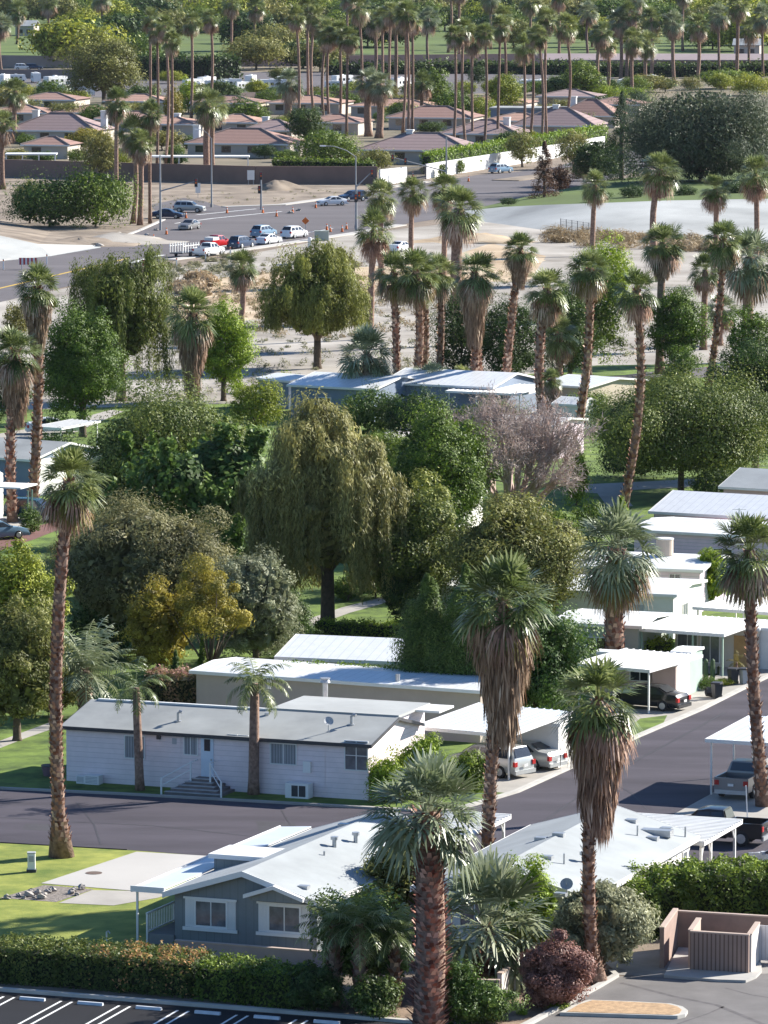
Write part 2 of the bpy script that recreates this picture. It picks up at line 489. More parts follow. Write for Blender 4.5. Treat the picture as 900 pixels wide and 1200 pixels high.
sheet('enclosure_walk', [(700, 1120), (780, 1112), (1000, 1108), (1000, 1136), (880, 1142), (790, 1146), (726, 1142.5)], 0.02, mat('grey apron', (0.24, 0.225, 0.21), 0.9, 0.12, 0.8))
# tar-sealed cracks on the lot
b = MB()
def tarline(pxs, w, z, bb):
    P = [Vector((*g2(x, y), z)) for x, y in pxs]
    for p, q in zip(P[:-1], P[1:]):
        t = (q - p).normalized()
        s = Vector((-t.y, t.x, 0)) * w / 2
        bb.face([p - s, q - s, q + s, p + s])
tarline([(728, 1152), (790, 1168), (840, 1178), (905, 1205)], 0.25, 0.014, b)
tarline([(850, 1158), (880, 1166), (905, 1170)], 0.1, 0.014, b)
tarline([(780, 1205), (830, 1188), (848, 1180)], 0.12, 0.014, b)
structure(b.build('lot_markings', mat('tar seal', (0.11, 0.10, 0.10), 0.9, 0.2, 2)))
b = MB()
tarline([(-40, 955), (60, 962), (180, 968), (300, 981), (420, 992)], 0.14, 0.021, b)
tarline([(90, 940), (110, 966), (118, 990)], 0.10, 0.022, b)
tarline([(600, 990), (655, 950), (720, 905), (790, 868), (850, 835)], 0.14, 0.021, b)
tarline([(690, 900), (740, 930), (760, 950)], 0.10, 0.022, b)
tarline([(330, 950), (345, 975), (340, 996)], 0.08, 0.023, b)
structure(b.build('street_cracks', mat('crack seal', (0.046, 0.042, 0.047), 0.7, 0.2, 2)))
b = MB()
for pxs in ([(300, 962), (345, 964), (352, 978), (304, 976)], [(690, 905), (722, 893), (738, 902), (704, 915)], [(30, 965), (60, 966), (58, 974), (26, 972)]):
    b.face([G(x, y, .0195) for x, y in pxs])
structure(b.build('street_patch', mat('asphalt patch', (0.05, 0.046, 0.052), 0.85, 0.2, 0.8, 8, 0.3, 20)))
# stall lines: pairs running from upper right to lower left, and a wheel stop in each stall
b = MB()
k0 = Vector((*g2(0, 1162.5), 0))
k1 = Vector((*g2(440, 1197), 0))
kd = (k1 - k0).normalized()
sd = Vector((*g2(50, 1195), 0)) - Vector((*g2(92, 1172), 0))
sd = sd.normalized()
nx = Vector((kd.y, -kd.x, 0))
stops = []
pitch = (Vector((*g2(290, 1187), 0)) - Vector((*g2(16, 1166), 0))).length / 4
for i in range(-3, 9):
    p = Vector((*g2(16, 1166), 0)) + kd * pitch * i + nx * 0.5
    for off in (-0.26, 0.26):
        a = p + kd * off
        c = a + sd * 5.6
        w = kd * 0.06
        b.face([a - w + Vector((0, 0, .012)), c - w + Vector((0, 0, .012)), c + w + Vector((0, 0, .012)), a + w + Vector((0, 0, .012))])
    stops.append(p + kd * 0.66 + nx * 0.25)
structure(b.build('stall_markings', M['paint']))
WS = mat('painted wheel stop', (0.55, 0.58, 0.62), 0.7, 0.1, 3)
for i, p in enumerate(stops[2:9]):
    w = MB()
    w.extr_x([(-.1, 0.006), (.1, 0.006), (.06, .13), (-.06, .13)], 0, 1.2)
    o = w.build('wheel_stop', WS)
    o.location = p
    o.rotation_euler = (0, 0, math.atan2(kd.y, kd.x))
    tag(o, 'white concrete wheel stop at the head of a black parking stall below the hedge', 'wheel stop', 'wheel stops of the front parking lot')

# kerbed island in the rear lot
isl = [(656, 1190.5), (672, 1181), (690, 1175.5), (740, 1177.5), (786, 1180), (800, 1183.5), (806, 1188), (803, 1192.5), (794, 1194.5), (740, 1193)]
t = thing('kerb_island', 'low kerbed island filled with tan gravel in the grey parking lot', 'traffic island', (*g2(735, 1186), 0))
c0 = Vector((*g2(735, 1186), 0))
P = [Vector((*g2(x, y), 0)) - c0 for x, y in isl]
MB().prism(P, 0.0, 0.16).build('kerb', M['kerb'], t)
MB().prism([p * 0.9 for p in P], 0.1, 0.175).build('gravel_top', mat('tan gravel', (0.42, 0.28, 0.16), 0.95, 0.25, 4, 4, 0.5, 20), t)

# ------------------------------------------------------------------ the wash and the roads beyond
sheet('desert_lot', [(-500, 430), (-100, 370), (120, 330), (300, 296), (420, 274), (560, 258), (680, 268), (1300, 290), (1300, 420), (700, 428), (560, 446), (300, 472), (-100, 484), (-500, 500)], 0.012, M['sand'])
sheet('dry_earth', [(160, 380), (200, 345), (260, 325), (330, 318), (480, 310), (580, 300), (640, 305), (560, 330), (430, 345), (330, 372), (230, 380)], 0.02, M['drysand'])
sheet('tan_verge', [(530, 300), (575, 285), (640, 300), (620, 330), (560, 330)], 0.028, M['drysand'])
sheet('far_lot', [(-500, 300), (-500, 212), (0, 206), (300, 214), (445, 214), (560, 203), (480, 222), (400, 234), (320, 243), (190, 252), (118, 292), (0, 307)], 0.016, M['dirt'])
sheet('upper_ground', [(-900, 205), (0, 205), (300, 213), (450, 214), (700, 176), (1500, 176), (1500, 70), (-900, 70)], 0.006, mat('garden earth and grass', (0.09, 0.085, 0.045), 0.95, 0.3, 0.05, 6, col2=(0.2, 0.16, 0.11)))
MAIN = [(-400, 440), (0, 354), (120, 326), (200, 304), (300, 290), (420, 272), (470, 263), (545, 252), (575, 243), (645, 231), (720, 208), (800, 186),
        (800, 172), (720, 178), (690, 184), (650, 196), (600, 202), (560, 205), (500, 214), (455, 221), (400, 232), (330, 241), (262, 243), (240, 236), (215, 232), (176, 240), (192, 258), (165, 270), (120, 287), (0, 306), (-400, 350)]
sheet('main_road', MAIN, 0.024, M['asphalt_old'])
strip('far_sidewalk', [(262, 243), (330, 240.5), (400, 231), (455, 220), (500, 213.5)], 1.6, 0.0, 0.15, M['concrete_pale'])
strip('road_kerb', [(-400, 350), (0, 306), (120, 287), (165, 270), (192, 258)], 0.5, 0.0, 0.18, M['concrete_pale'])
strip('near_sidewalk', [(200, 305), (300, 291), (420, 273), (470, 264)], 1.8, 0.0, 0.12, M['concrete_pale'])
strip('road_median', [(592, 212), (640, 206), (690, 196)], 5.0, 0.0, 0.15, M['dirt'])
b = MB()
tarline([(-60, 353), (0, 338), (90, 317), (150, 303)], 0.5, 0.034, b)
structure(b.build('yellow_road_marking', M['yellow_paint']))
b = MB()
tarline([(150, 309), (190, 299)], 0.9, 0.034, b)
tarline([(205, 262), (250, 256), (330, 248)], 0.4, 0.034, b)
tarline([(230, 252), (300, 245)], 0.4, 0.034, b)
tarline([(240, 292), (390, 268)], 0.3, 0.034, b)
structure(b.build('white_road_marking', M['paint']))
# concrete bank of the storm channel with the raised park behind it
SL = mat('smooth channel concrete', (0.34, 0.345, 0.33), 0.9, 0.16, 0.06, 9, col2=(0.43, 0.435, 0.415))
bot = [(545, 257), (590, 263), (640, 270), (700, 276), (780, 283), (1000, 292), (1300, 310)]
top = [(545, 247), (590, 242.5), (640, 240), (700, 238), (780, 235), (1000, 231), (1300, 226)]
tz = [0.7, 1.6, 2.4, 3.0, 3.4, 3.4, 3.4]
b = MB()
PB = [G(x, y, 0.01) for x, y in bot]
PT = [G(x, y, z) for (x, y), z in zip(top, tz)]
b.v = [tuple(p) for p in PB + PT]
b.f = [(i, i + 1, len(bot) + i + 1, len(bot) + i) for i in range(len(bot) - 1)]
structure(b.build('channel_slope', SL, smooth=True))
b = MB()
back = [(575, 243, .1), (610, 232, .8), (650, 224, 1.2), (705, 212, 1.5), (790, 203, 1.5), (1000, 190, 1.5), (1300, 190, 1.5)]
PK = [G(x, y, z) for x, y, z in back]
for i in range(len(bot) - 1):
    b.face([PT[i], PT[i + 1], PK[i + 1], PK[i]])
structure(b.build('park_terrace', M['golf']))
b = MB()
LB = [G(x, y, 0.03) for x, y in [(-400, 345), (0, 306), (60, 300), (118, 290)]]
LT = [G(x, y, z) for x, y, z in [(-400, 290, 2.2), (0, 276, 2.2), (45, 286, 1.2), (118, 287.5, 0.1)]]
for i in range(3):
    b.face([LB[i], LB[i + 1], LT[i + 1], LT[i]])
structure(b.build('channel_apron', SL))
LK = [G(x, y, 0.03) for x, y in [(-400, 262), (0, 256), (60, 272), (118, 284)]]
b = MB()
for i in range(3):
    b.face([LT[i], LT[i + 1], LK[i + 1], LK[i]])
structure(b.build('bank', M['dirt']))
# golf course and everything far beyond
sheet('golf_lawn', [(-1500, 68), (0, 66), (900, 64), (2500, 62), (2500, -30), (-1500, -30)], 0.03, M['golf'])
sheet('far_road', [(-1500, 79), (0, 77), (900, 75), (2500, 74), (2500, 69), (900, 69.5), (0, 71), (-1500, 73)], 0.03, M['asphalt_old'])
sheet('storage_lot', [(-300, 112), (20, 112), (240, 116), (420, 112), (640, 108), (720, 104), (720, 86), (400, 84), (100, 86), (-300, 86)], 0.02, M['asphalt_old'])

# thin desert air between here and the golf course
hb = MB().bx(-4100, 4100, -260, 9100, -1.0, 54)
hz = hb.build('haze', bpy.data.materials.new('haze'))
hz['kind'] = 'stuff'
hm = hz.data.materials[0]
hm.use_nodes = True
hm.node_tree.nodes.clear()
pv = hm.node_tree.nodes.new('ShaderNodeVolumePrincipled')
pv.inputs['Color'].default_value = (0.75, 0.82, 0.95, 1)
pv.inputs['Density'].default_value = HAZE
pv.inputs['Anisotropy'].default_value = 0.2
ho = hm.node_tree.nodes.new('ShaderNodeOutputMaterial')
hm.node_tree.links.new(pv.outputs[0], ho.inputs['Volume'])
# ------------------------------------------------------------------ homes of the park
A0 = 20.0
def frame_at(px, py, z, lx, ly, ang):
    u = Vector((math.cos(R(ang)), -math.sin(R(ang)), 0))
    v = Vector((math.sin(R(ang)), math.cos(R(ang)), 0))
    p = G(px, py, z) - u * lx - v * ly
    return Vector((p.x, p.y, 0))
def loc_of(t, p):
    m = Matrix.Rotation(-t.rotation_euler.z, 3, 'Z')
    return m @ (Vector(p) - t.location)
def onface(t, px, py, face='front', L=0):
    m = Matrix.Rotation(-t.rotation_euler.z, 3, 'Z')
    o = m @ (_C - t.location)
    d = m @ ray(px, py)
    if face == 'front':
        p = o + d * (-o.y / d.y)
        return p.x, p.z
    p = o + d * ((L - o.x) / d.x)
    return p.y, p.z
def fbox(b, face, L, a0, a1, z0, z1, o0, o1):
    if face == 'front':
        b.bx(a0, a1, -o1, -o0, z0, z1)
    elif face == 'right':
        b.bx(L + o0, L + o1, a0, a1, z0, z1)
    else:
        b.bx(-o1, -o0, a0, a1, z0, z1)
def window(t, face, L, a0, a1, z0, z1, pane='glass', frame='trim', mull=1, fw=0.06, rails=0):
    b = MB()
    fbox(b, face, L, a0 - fw, a1 + fw, z0 - fw, z0, .003, .06)
    fbox(b, face, L, a0 - fw, a1 + fw, z1, z1 + fw, .003, .06)
    fbox(b, face, L, a0 - fw, a0, z0, z1, .003, .06)
    fbox(b, face, L, a1, a1 + fw, z0, z1, .003, .06)
    for i in range(mull):
        c = a0 + (a1 - a0) * (i + 1) / (mull + 1)
        fbox(b, face, L, c - .025, c + .025, z0, z1, .021, .052)
    for i in range(rails):
        c = z0 + (z1 - z0) * (i + 1) / (rails + 1)
        fbox(b, face, L, a0, a1, c - .02, c + .02, .021, .05)
    f = b.build('window', M[frame], t)
    p = MB()
    fbox(p, face, L, a0, a1, z0, z1, .004, .02)
    p.build('pane', M[pane], f)
    return f
def win_px(t, face, L, x0, x1, y0, y1, **k):
    xm, ym = (x0 + x1) / 2, (y0 + y1) / 2
    a0, _ = onface(t, x0, ym, face, L)
    a1, _ = onface(t, x1, ym, face, L)
    _, z1 = onface(t, xm, y0, face, L)
    _, z0 = onface(t, xm, y1, face, L)
    return window(t, face, L, min(a0, a1), max(a0, a1), z0, z1, **k)
def home(name, label, cat, org, ang, L, W, h, rise, wall, roof, ridge='x', over=0.3, fascia='trim', peak=0.5, group=None, th=0.14, hb=None):
    """walls pushed up to the underside of a gable (or nearly flat) roof; x runs along the front, y away from it"""
    t = thing(name, label, cat, org, -R(ang), group)
    w = MB()
    e = .004
    if ridge == 'x':
        hb = h if hb is None else hb
        w.extr_x([(0, 0), (W, 0), (W, hb), (W * peak, h + rise), (0, h)], 0, L)
        s1, s2 = rise / (W * peak), (h + rise - hb) / (W * (1 - peak))
        r = MB()
        prof = [(-over, h - s1 * over + e), (W * peak, h + rise + e), (W + over, hb - s2 * over + e), (W + over, hb - s2 * over + th), (W * peak, h + rise + th), (-over, h - s1 * over + th)]
        r.extr_x(prof, -over, L + over)
        f = MB()
        for x0, x1 in ((-over - .03, -over - .002), (L + over + .002, L + over + .03)):
            f.extr_x([(p[0], p[1] - .03) for p in prof[:3]] + [(p[0], p[1] + .012) for p in prof[3:]], x0, x1)
        f.bx(-over - .03, L + over + .03, -over - .035, -over - .003, h - s1 * over - .05, h - s1 * over + th + .01)
    else:
        w.extr_y([(0, 0), (L, 0), (L, h), (L * peak, h + rise), (0, h)], 0, W)
        s1, s2 = rise / (L * peak), rise / (L * (1 - peak))
        r = MB()
        prof = [(-over, h - s1 * over + e), (L * peak, h + rise + e), (L + over, h - s2 * over + e), (L + over, h - s2 * over + th), (L * peak, h + rise + th), (-over, h - s1 * over + th)]
        r.extr_y(prof, -over, W + over)
        f = MB()
        for y0, y1 in ((-over - .03, -over - .002), (W + over + .002, W + over + .03)):
            f.extr_y([(p[0], p[1] - .06) for p in prof[:3]] + [(p[0], p[1] + .012) for p in prof[3:]], y0, y1)
        f.bx(L + over + .003, L + over + .035, -over, W + over, h - s2 * over - .08, h - s2 * over + th + .01)
        f.bx(-over - .035, -over - .003, -over, W + over, h - s1 * over - .08, h - s1 * over + th + .01)
    w.build('wall', wall, t)
    ro = r.build('roof', roof, t)
    f.build('fascia', M[fascia], ro)
    return t
def home_px(name, label, a, b_, h, W, rise, wall, roof, over=0.3, cat='mobile home', ang=None, **k):
    """a, b: pixels of the two front corners of the roof edge, at height h"""
    pa, pb = G(*a, h), G(*b_, h)
    d = pb - pa
    an = math.degrees(math.atan2(-d.y, d.x)) if ang is None else ang
    L = Vector((d.x, d.y)).length - 2 * over
    u = Vector((math.cos(R(an)), -math.sin(R(an)), 0))
    v = Vector((math.sin(R(an)), math.cos(R(an)), 0))
    o = pa + (u + v) * over
    return home(name, label, cat, Vector((o.x, o.y, 0)), an, L, W, h, rise, wall, roof, over=over, **k), L
def awning(name, label, a, b_, z, W, posts, mat_='white', ang=None, slope=0.15, rib=0.45, brace=False, postmat='white', group=None, th=0.06):
    pa, pb = G(*a, z), G(*b_, z)
    d = pb - pa
    an = math.degrees(math.atan2(-d.y, d.x)) if ang is None else ang
    L = Vector((d.x, d.y)).length
    t = thing(name, label, 'carport' if 'carport' in name else 'patio cover', Vector((pa.x, pa.y, 0)), -R(an), group)
    r = MB()
    r.extr_x([(0, z), (W, z + slope), (W, z + slope + th), (0, z + th)], 0, L)
    n = max(2, int(L / rib))
    for i in range(n + 1):
        x = min(L * i / n, L - .06)
        r.extr_x([(-.01, z + th), (W + .01, z + slope + th), (W + .01, z + slope + th + .05), (-.01, z + th + .05)], x, x + .06)
    r.build('roof', M[mat_], t)
    f = MB()
    f.bx(-.05, L + .05, -.10, -.012, z - .08, z + th + .06)
    f.extr_x([(-.09, z - .07), (W, z + slope - .07), (W, z + slope + th + .06), (-.09, z + th + .06)], L + .006, L + .07)
    f.extr_x([(-.09, z - .07), (W, z + slope - .07), (W, z + slope + th + .06), (-.09, z + th + .06)], -.07, -.006)
    f.build('gutter', M['trim'], t)
    for x, y in posts:
        x = L + x if x < 0 else x
        p = MB()
        p.bx(x - .045, x + .045, y - .045, y + .045, 0, z + slope * y / W - .002)
        if brace:
            p.bar((x, y, z - .7), (x - .55, y, z - .03), .03)
        p.build('post', M[postmat], t)
    return t, L

ROOFW = mat('white membrane roof', (0.66, 0.67, 0.66), 0.6, 0.07, 0.5, 6)
ROOFM = striped('white standing metal roof', (0.72, 0.73, 0.73), (0.56, 0.57, 0.58), 0.6, 0.05, 'x', 0.35)
ROOFG = mat('grey roof coating', (0.275, 0.285, 0.28), 0.8, 0.12, 0.3, 9, col2=(0.33, 0.34, 0.33))
ROOFP = mat('pale shingle roof', (0.335, 0.355, 0.36), 0.85, 0.15, 0.3, 9, 0.15, 25)
LILAC = striped('pale lilac lap siding', (0.82, 0.71, 0.71), (0.63, 0.54, 0.54), 0.28, 0.028, 'z')
GREYW = striped('slate grey board siding', (0.19, 0.213, 0.222), (0.14, 0.16, 0.168), 0.4, 0.03, 'xy')
LAV = striped('pale lavender siding', (0.73, 0.60, 0.67), (0.50, 0.47, 0.5), 0.25, 0.03, 'z')
WHITEW = mat('white wall', (0.76, 0.74, 0.70), 0.7, 0.05, 0.8)
PINKW = mat('pinkish wall', (0.55, 0.43, 0.40), 0.75, 0.06, 0.8)
GREENW = mat('pale green wall', (0.33, 0.45, 0.36), 0.7, 0.06, 0.8)
SAGE = mat('sage wall', (0.36, 0.40, 0.35), 0.7, 0.06, 0.8)
BLUEW = mat('blue grey wall with shade', (0.19, 0.235, 0.31), 0.7, 0.06, 0.8)  # blue of the shaded fronts put into the wall colour

# the lilac home with the grey roof, its steps, vents and boxes
pa, pb = G(78, 915), G(432, 938)
an = math.degrees(math.atan2(-(pb - pa).y, (pb - pa).x))
LP = Vector(((pb - pa).x, (pb - pa).y)).length
lilac = home('mobile_home', 'long pale lilac mobile home with a grey roof and white door steps facing the street', 'mobile home', Vector((pa.x, pa.y, 0)), an, LP, 7.6, 3.0, 0.85, LILAC, ROOFG, over=0.25, fascia='dark', peak=0.52)
win_px(lilac, 'front', LP, 147, 169, 863, 888, pane='blind')
win_px(lilac, 'front', LP, 216.5, 231, 862, 884, pane='blind')
win_px(lilac, 'front', LP, 267.5, 278, 861, 867, frame='trim', mull=0, fw=.03)
win_px(lilac, 'front', LP, 280, 291, 862, 868, frame='trim', mull=0, fw=.03)
win_px(lilac, 'front', LP, 317.5, 347, 872, 895, pane='blind')
win_px(lilac, 'front', LP, 405, 430.5, 869, 902, pane='curtain', rails=1)
x0, _ = onface(lilac, 237, 886)
x1, _ = onface(lilac, 249.5, 886)
_, zt = onface(lilac, 243, 864)
_, zb = onface(lilac, 243, 910)
d = MB().bx(x0 - .05, x1 + .05, -.05, -.003, zb, zt + .05).build('door', mat('pale blue door', (0.62, 0.70, 0.78), 0.5, 0.05, 2), lilac)
MB().bx(x0 + .14, x1 - .14, -.065, -.052, zt - .75, zt - .1).build('door_window', M['glass'], d)
MB().bx(x1 - .1, x1 - .04, -.12, -.052, zb + .9, zb + 1.0).build('handle', M['steel'], d)
xs0, _ = onface(lilac, 201, 920)
xs1, _ = onface(lilac, 272, 920)
st = MB()
ns = 5
for i in range(ns):
    g = .34 * (ns - 1 - i)
    st.bx((x0 - .2) - g * .8, (x1 + .2) + g * .8, -1.0 - g * 0.9, -.004 - .001 * i, zb * i / ns + .001 * i, zb * (i + 1) / ns)
steps = st.build('steps', mat('brown grey step', (0.20, 0.17, 0.16), 0.9, 0.15, 2), lilac)
tr = MB()
for i in range(ns):
    g = .34 * (ns - 1 - i)
    tr.bx((x0 - .23) - g * .8, (x1 + .23) + g * .8, -1.04 - g * 0.9, -.75 - g * 0.9, zb * (i + 1) / ns + .002, zb * (i + 1) / ns + .03)
tr.build('tread', mat('pale worn tread', (0.42, 0.40, 0.39), 0.9, 0.15, 3), steps)
for sgn, xa, xb in ((-1, x0 - .26, x0 - 1.45), (1, x1 + .26, x1 + 1.45)):
    rl = MB()
    for f in (0, 1):
        xx = xa + (xb - xa) * f
        yy = -1.0 - 1.3 * f
        zz = zb * (1 - f)
        rl.bx(xx - .04, xx + .04, yy - .04, yy + .04, 0.0, zz + .95)
    for hgt in (.9, .5):
        rl.bar((xa, -1.0, zb + hgt), (xb, -2.3, hgt), .03)
    rl.bar((xa, -1.0, zb + .9), (xa, -.05, zb + .9), .03)
    rl.build('railing', M['white'], lilac)
def front_box(t, name, x0, x1, y0, y1, out, m, lab=None):
    xm, ym = (x0 + x1) / 2, (y0 + y1) / 2
    a0, _ = onface(t, x0, ym)
    a1, _ = onface(t, x1, ym)
    _, zt = onface(t, xm, y0)
    _, zb = onface(t, xm, y1)
    o = MB().bx(a0, a1, -out - .003, -.003, max(zb, 0.03), zt).build(name, m, t)
    if lab:
        o['label'] = lab
    return o, a0, a1, max(zb, 0.03), zt
front_box(lilac, 'meter_box', 356.5, 365, 892, 905, .18, M['white'])
front_box(lilac, 'access_panel', 368, 381, 871, 928, .02, LILAC)
front_box(lilac, 'access_panel', 198, 212, 862, 905, .02, LILAC)
front_box(lilac, 'wall_vent', 202, 207, 865, 872, .04, M['grey'])
front_box(lilac, 'porch_light', 184.5, 188.5, 861, 866, .15, M['dark'])
# units standing on the grass against the front wall
def ac_unit(label, x0, x1, yb, w, h, dp, dark):
    a0, _ = onface(lilac, x0, yb - 8)
    a1, _ = onface(lilac, x1, yb - 8)
    o = lilac.matrix_basis @ Vector(((a0 + a1) / 2, -.15 - dp / 2, 0.01))
    t = thing('air_conditioner', label, 'air conditioner', o, lilac.rotation_euler.z)
    w = abs(a1 - a0)
    MB().bx(-w / 2, w / 2, -dp / 2, dp / 2, 0, h).build('case', M['white'], t)
    g = MB()
    if dark:
        g.bx(-w * .22, w * .05, -dp / 2 - .02, -dp / 2 - .002, .1, h - .1)
        g.bx(w * .1, w * .38, -dp / 2 - .02, -dp / 2 - .002, .1, h - .1)
    else:
        for i in range(5):
            g.bx(-w * .42, w * .42, -dp / 2 - .02, -dp / 2 - .002, .08 + i * h * .16, .12 + i * h * .16)
    g.build('grille', M['dark' if dark else 'grey'], t)
ac_unit('white air conditioner with two dark grilles below the windows of the lilac home', 341, 368, 934, 1.2, .8, .7, True)
ac_unit('small grey air conditioner left of a larger one at the lilac wall', 95, 104.5, 919, .5, .42, .5, False)
ac_unit('low wide white air conditioner box near the left corner of the lilac home', 105.5, 122, 920, .8, .5, .6, False)
def roof_z(t, x, y, W, h, rise, peak=.52):
    return h + (rise * y / (W * peak) if y < W * peak else rise * .9) + .14
def roof_pt(t, px, py, W, h, rise, peak=.52):
    lo, hi = h - .8, h + rise + 1.2
    for _ in range(30):
        z = (lo + hi) / 2
        l = loc_of(t, G(px, py, z))
        if roof_z(t, l.x, l.y, W, h, rise, peak) > z:
            lo = z
        else:
            hi = z
    return l.x, l.y, z
for px, py, kind in ((209, 845, 'pipe'), (412, 849, 'pipe'), (381, 815, 'stack'), (313, 838, 'cap')):
    x, y, z = roof_pt(lilac, px, py, 7.6, 3.0, .85)
    b = MB()
    if kind == 'pipe':
        b.tube([(x, y, z - .05), (x, y, z + .45), (x + .12, y - .04, z + .55), (x + .3, y - .1, z + .52)], .09, 10)
        b.cyl(x, y, z - .03, z + .03, .2)
    elif kind == 'stack':
        b.cyl(x, y, z - .1, z + .75, .16, 12)
        b.cyl(x, y, z + .75, z + .95, .3, 12, .22)
        b.cyl(x, y, z + .95, z + 1.0, .3, 12)
    else:
        b.cyl(x, y, z - .05, z + .12, .14)
    b.build('roof_vent' if kind != 'stack' else 'flue', M['steel'], lilac, smooth=False)
def dish(t, x, y, z, s=.38, rz=.6):
    b = MB()
    b.bar((0, 0, 0), (0, 0, .6), .03)
    n0 = len(b.v)
    ax = Vector((math.sin(rz), -math.cos(rz), .7)).normalized()
    q = ax.to_track_quat('Z', 'Y')
    for ring, (rr, dz) in enumerate(((0.001, 0), (.5, .04), (1, .14))):
        for k in range(14):
            a = 2 * math.pi * k / 14
            b.v.append(tuple(q @ Vector((rr * s * math.cos(a), rr * s * math.sin(a), dz * s * 1.6)) + Vector((0, 0, .62))))
    for ring in range(2):
        for k in range(14):
            k2 = (k + 1) % 14
            b.f.append((n0 + ring * 14 + k, n0 + ring * 14 + k2, n0 + ring * 14 + 14 + k2, n0 + ring * 14 + 14 + k))
    e = q @ Vector((0, 0, s * .9)) + Vector((0, 0, .55))
    b.bar((0, 0, .55), tuple(e), .018)
    o = b.build('satellite_dish', M['grey'], t)
    o.location = (x, y, z)
    return o
x, y, z = roof_pt(lilac, 385, 858, 7.6, 3.0, .85)
dish(lilac, x, y, z - .03, .27)
ad = MB().bx(LP * .6, LP - .02, 4.3, 8.6, 0, 3.86).build('rear_addition', LILAC, lilac)
MB().prism([(LP * .6 - .2, 4.02), (LP + .2, 4.02), (LP + .2, 8.9), (LP * .6 - .2, 8.9)], 3.93, 4.08).build('roof', mat('lighter roof coating', (0.38, 0.39, 0.38), 0.8, 0.12, 0.3, 9), ad)
MB().bx(LP + .204, LP + 1.6, 6.6, 8.9, 3.9, 4.02).build('eave', M['trim'], ad)
MB().bx(.2, LP * .6 - .25, 3.82, 4.08, 3.97, 4.06).build('ridge_cap', ROOFW, lilac)

# the blue grey gabled home
GW, GD = 7.15, 17.5
grey = home('mobile_home', 'slate grey mobile home with white window shutters and a pale gabled roof', 'mobile home', Vector((*g2(205, 1108), 0)), 21.5, GW, GD, 2.5, 1.12, GREYW, ROOFP, ridge='y', over=0.42, th=.2)
def shutter_win(t, x0, x1, y0, y1):
    f = win_px(t, 'front', 0, x0, x1, y0, y1, pane='curtain', fw=.1)
    xm, ym = (x0 + x1) / 2, (y0 + y1) / 2
    a0, _ = onface(t, x0, ym)
    a1, _ = onface(t, x1, ym)
    _, zt = onface(t, xm, y0)
    _, zb = onface(t, xm, y1)
    for c0, c1 in ((a0 - .55, a0 - .105), (a1 + .105, a1 + .5)):
        b = MB()
        b.bx(c0, c1, -.035, -.003, zb - .1, zt + .1)
        for i in range(6):
            xx = c0 + (c1 - c0) * (i + .5) / 6
            b.bx(xx - .012, xx + .012, -.05, -.037, zb - .05, zt + .05)
        b.build('shutter', M['trim'], t)
    MB().bx(a0 - .65, a1 + .6, -.12, -.062, zb - .26, zb - .10).build('window_sill', M['trim'], t)
    MB().bx(a0 - .62, a1 + .57, -.1, -.062, zt + .1, zt + .2).build('window_head', M['trim'], t)
shutter_win(grey, 230, 265, 1057, 1085)
shutter_win(grey, 316, 351, 1063, 1091)
sg = MB()
xa, za = onface(grey, 292, 1047)
xb, zb_ = onface(grey, 362, 1056)
xm = xa + .5 * (xb - xa)
zz = 2.5
prof = [(xa, zz + .12), (xm, zz + .62), (xb, zz + .12), (xb, zz + .3), (xm, zz + .80), (xa, zz + .3)]
sg.extr_y(prof, -.75, -.46)
sg.build('porch_gable', M['trim'], grey)
MB().extr_y([(xa + .2, zz), (xb - .2, zz), (xb - .2, zz + .18), (xm, zz + .58), (xa + .2, zz + .18)], -.455, -.004).build('gable_panel', GREYW, grey)
for px, py, k in ((392, 991, 1), (417, 985, 1), (403, 968, 0), (356, 1040, 0), (432, 1020, 0), (380, 1000, 2)):
    z = 3.0
    for _ in range(6):
        l = loc_of(grey, G(px, py, z))
        z = 2.5 + 1.12 * (1 - abs(l.x - GW / 2) / (GW / 2)) + .2
    b = MB()
    if k == 1:
        b.cyl(l.x, l.y, z - .06, z + .42, .11)
        b.cyl(l.x, l.y, z + .36, z + .5, .19)
    elif k == 0:
        b.bx(l.x - .25, l.x + .25, l.y - .2, l.y + .2, z - .08, z + .1)
    else:
        b.cyl(l.x, l.y, z - .05, z + .2, .05)
    b.build('roof_vent', M['steel'], grey)
l = loc_of(grey, G(244, 1002, 3.35))
d = MB().bx(l.x, l.x + 2.9, l.y, l.y + 2.6, 3.2, 3.42).build('raised_roof', M['trim'], grey)
MB().bx(l.x + .25, l.x + 2.0, l.y + .12, l.y + 2.4, 2.5, 3.195).build('raised_wall', GREYW, d)
# side deck with rail
dk = MB().bx(-1.35, -.01, -.1, 6.0, .0, .5).build('porch_deck', mat('grey deck', (0.22, 0.22, 0.22), 0.8, 0.1, 2), grey)
rl = MB()
rl.bx(-1.4, -1.32, -.15, -.07, 0, 1.45)
rl.bx(-1.4, -1.32, 2.95, 3.03, 0, 1.45)
rl.bx(-1.41, -1.31, -.15, 3.03, 1.40, 1.48)
rl.bx(-1.39, -1.33, -.1, 3.0, .55, .61)
for i in range(16):
    rl.bx(-1.375, -1.345, i * .19, i * .19 + .03, .6, 1.4)
rl.build('railing', M['white'], dk)
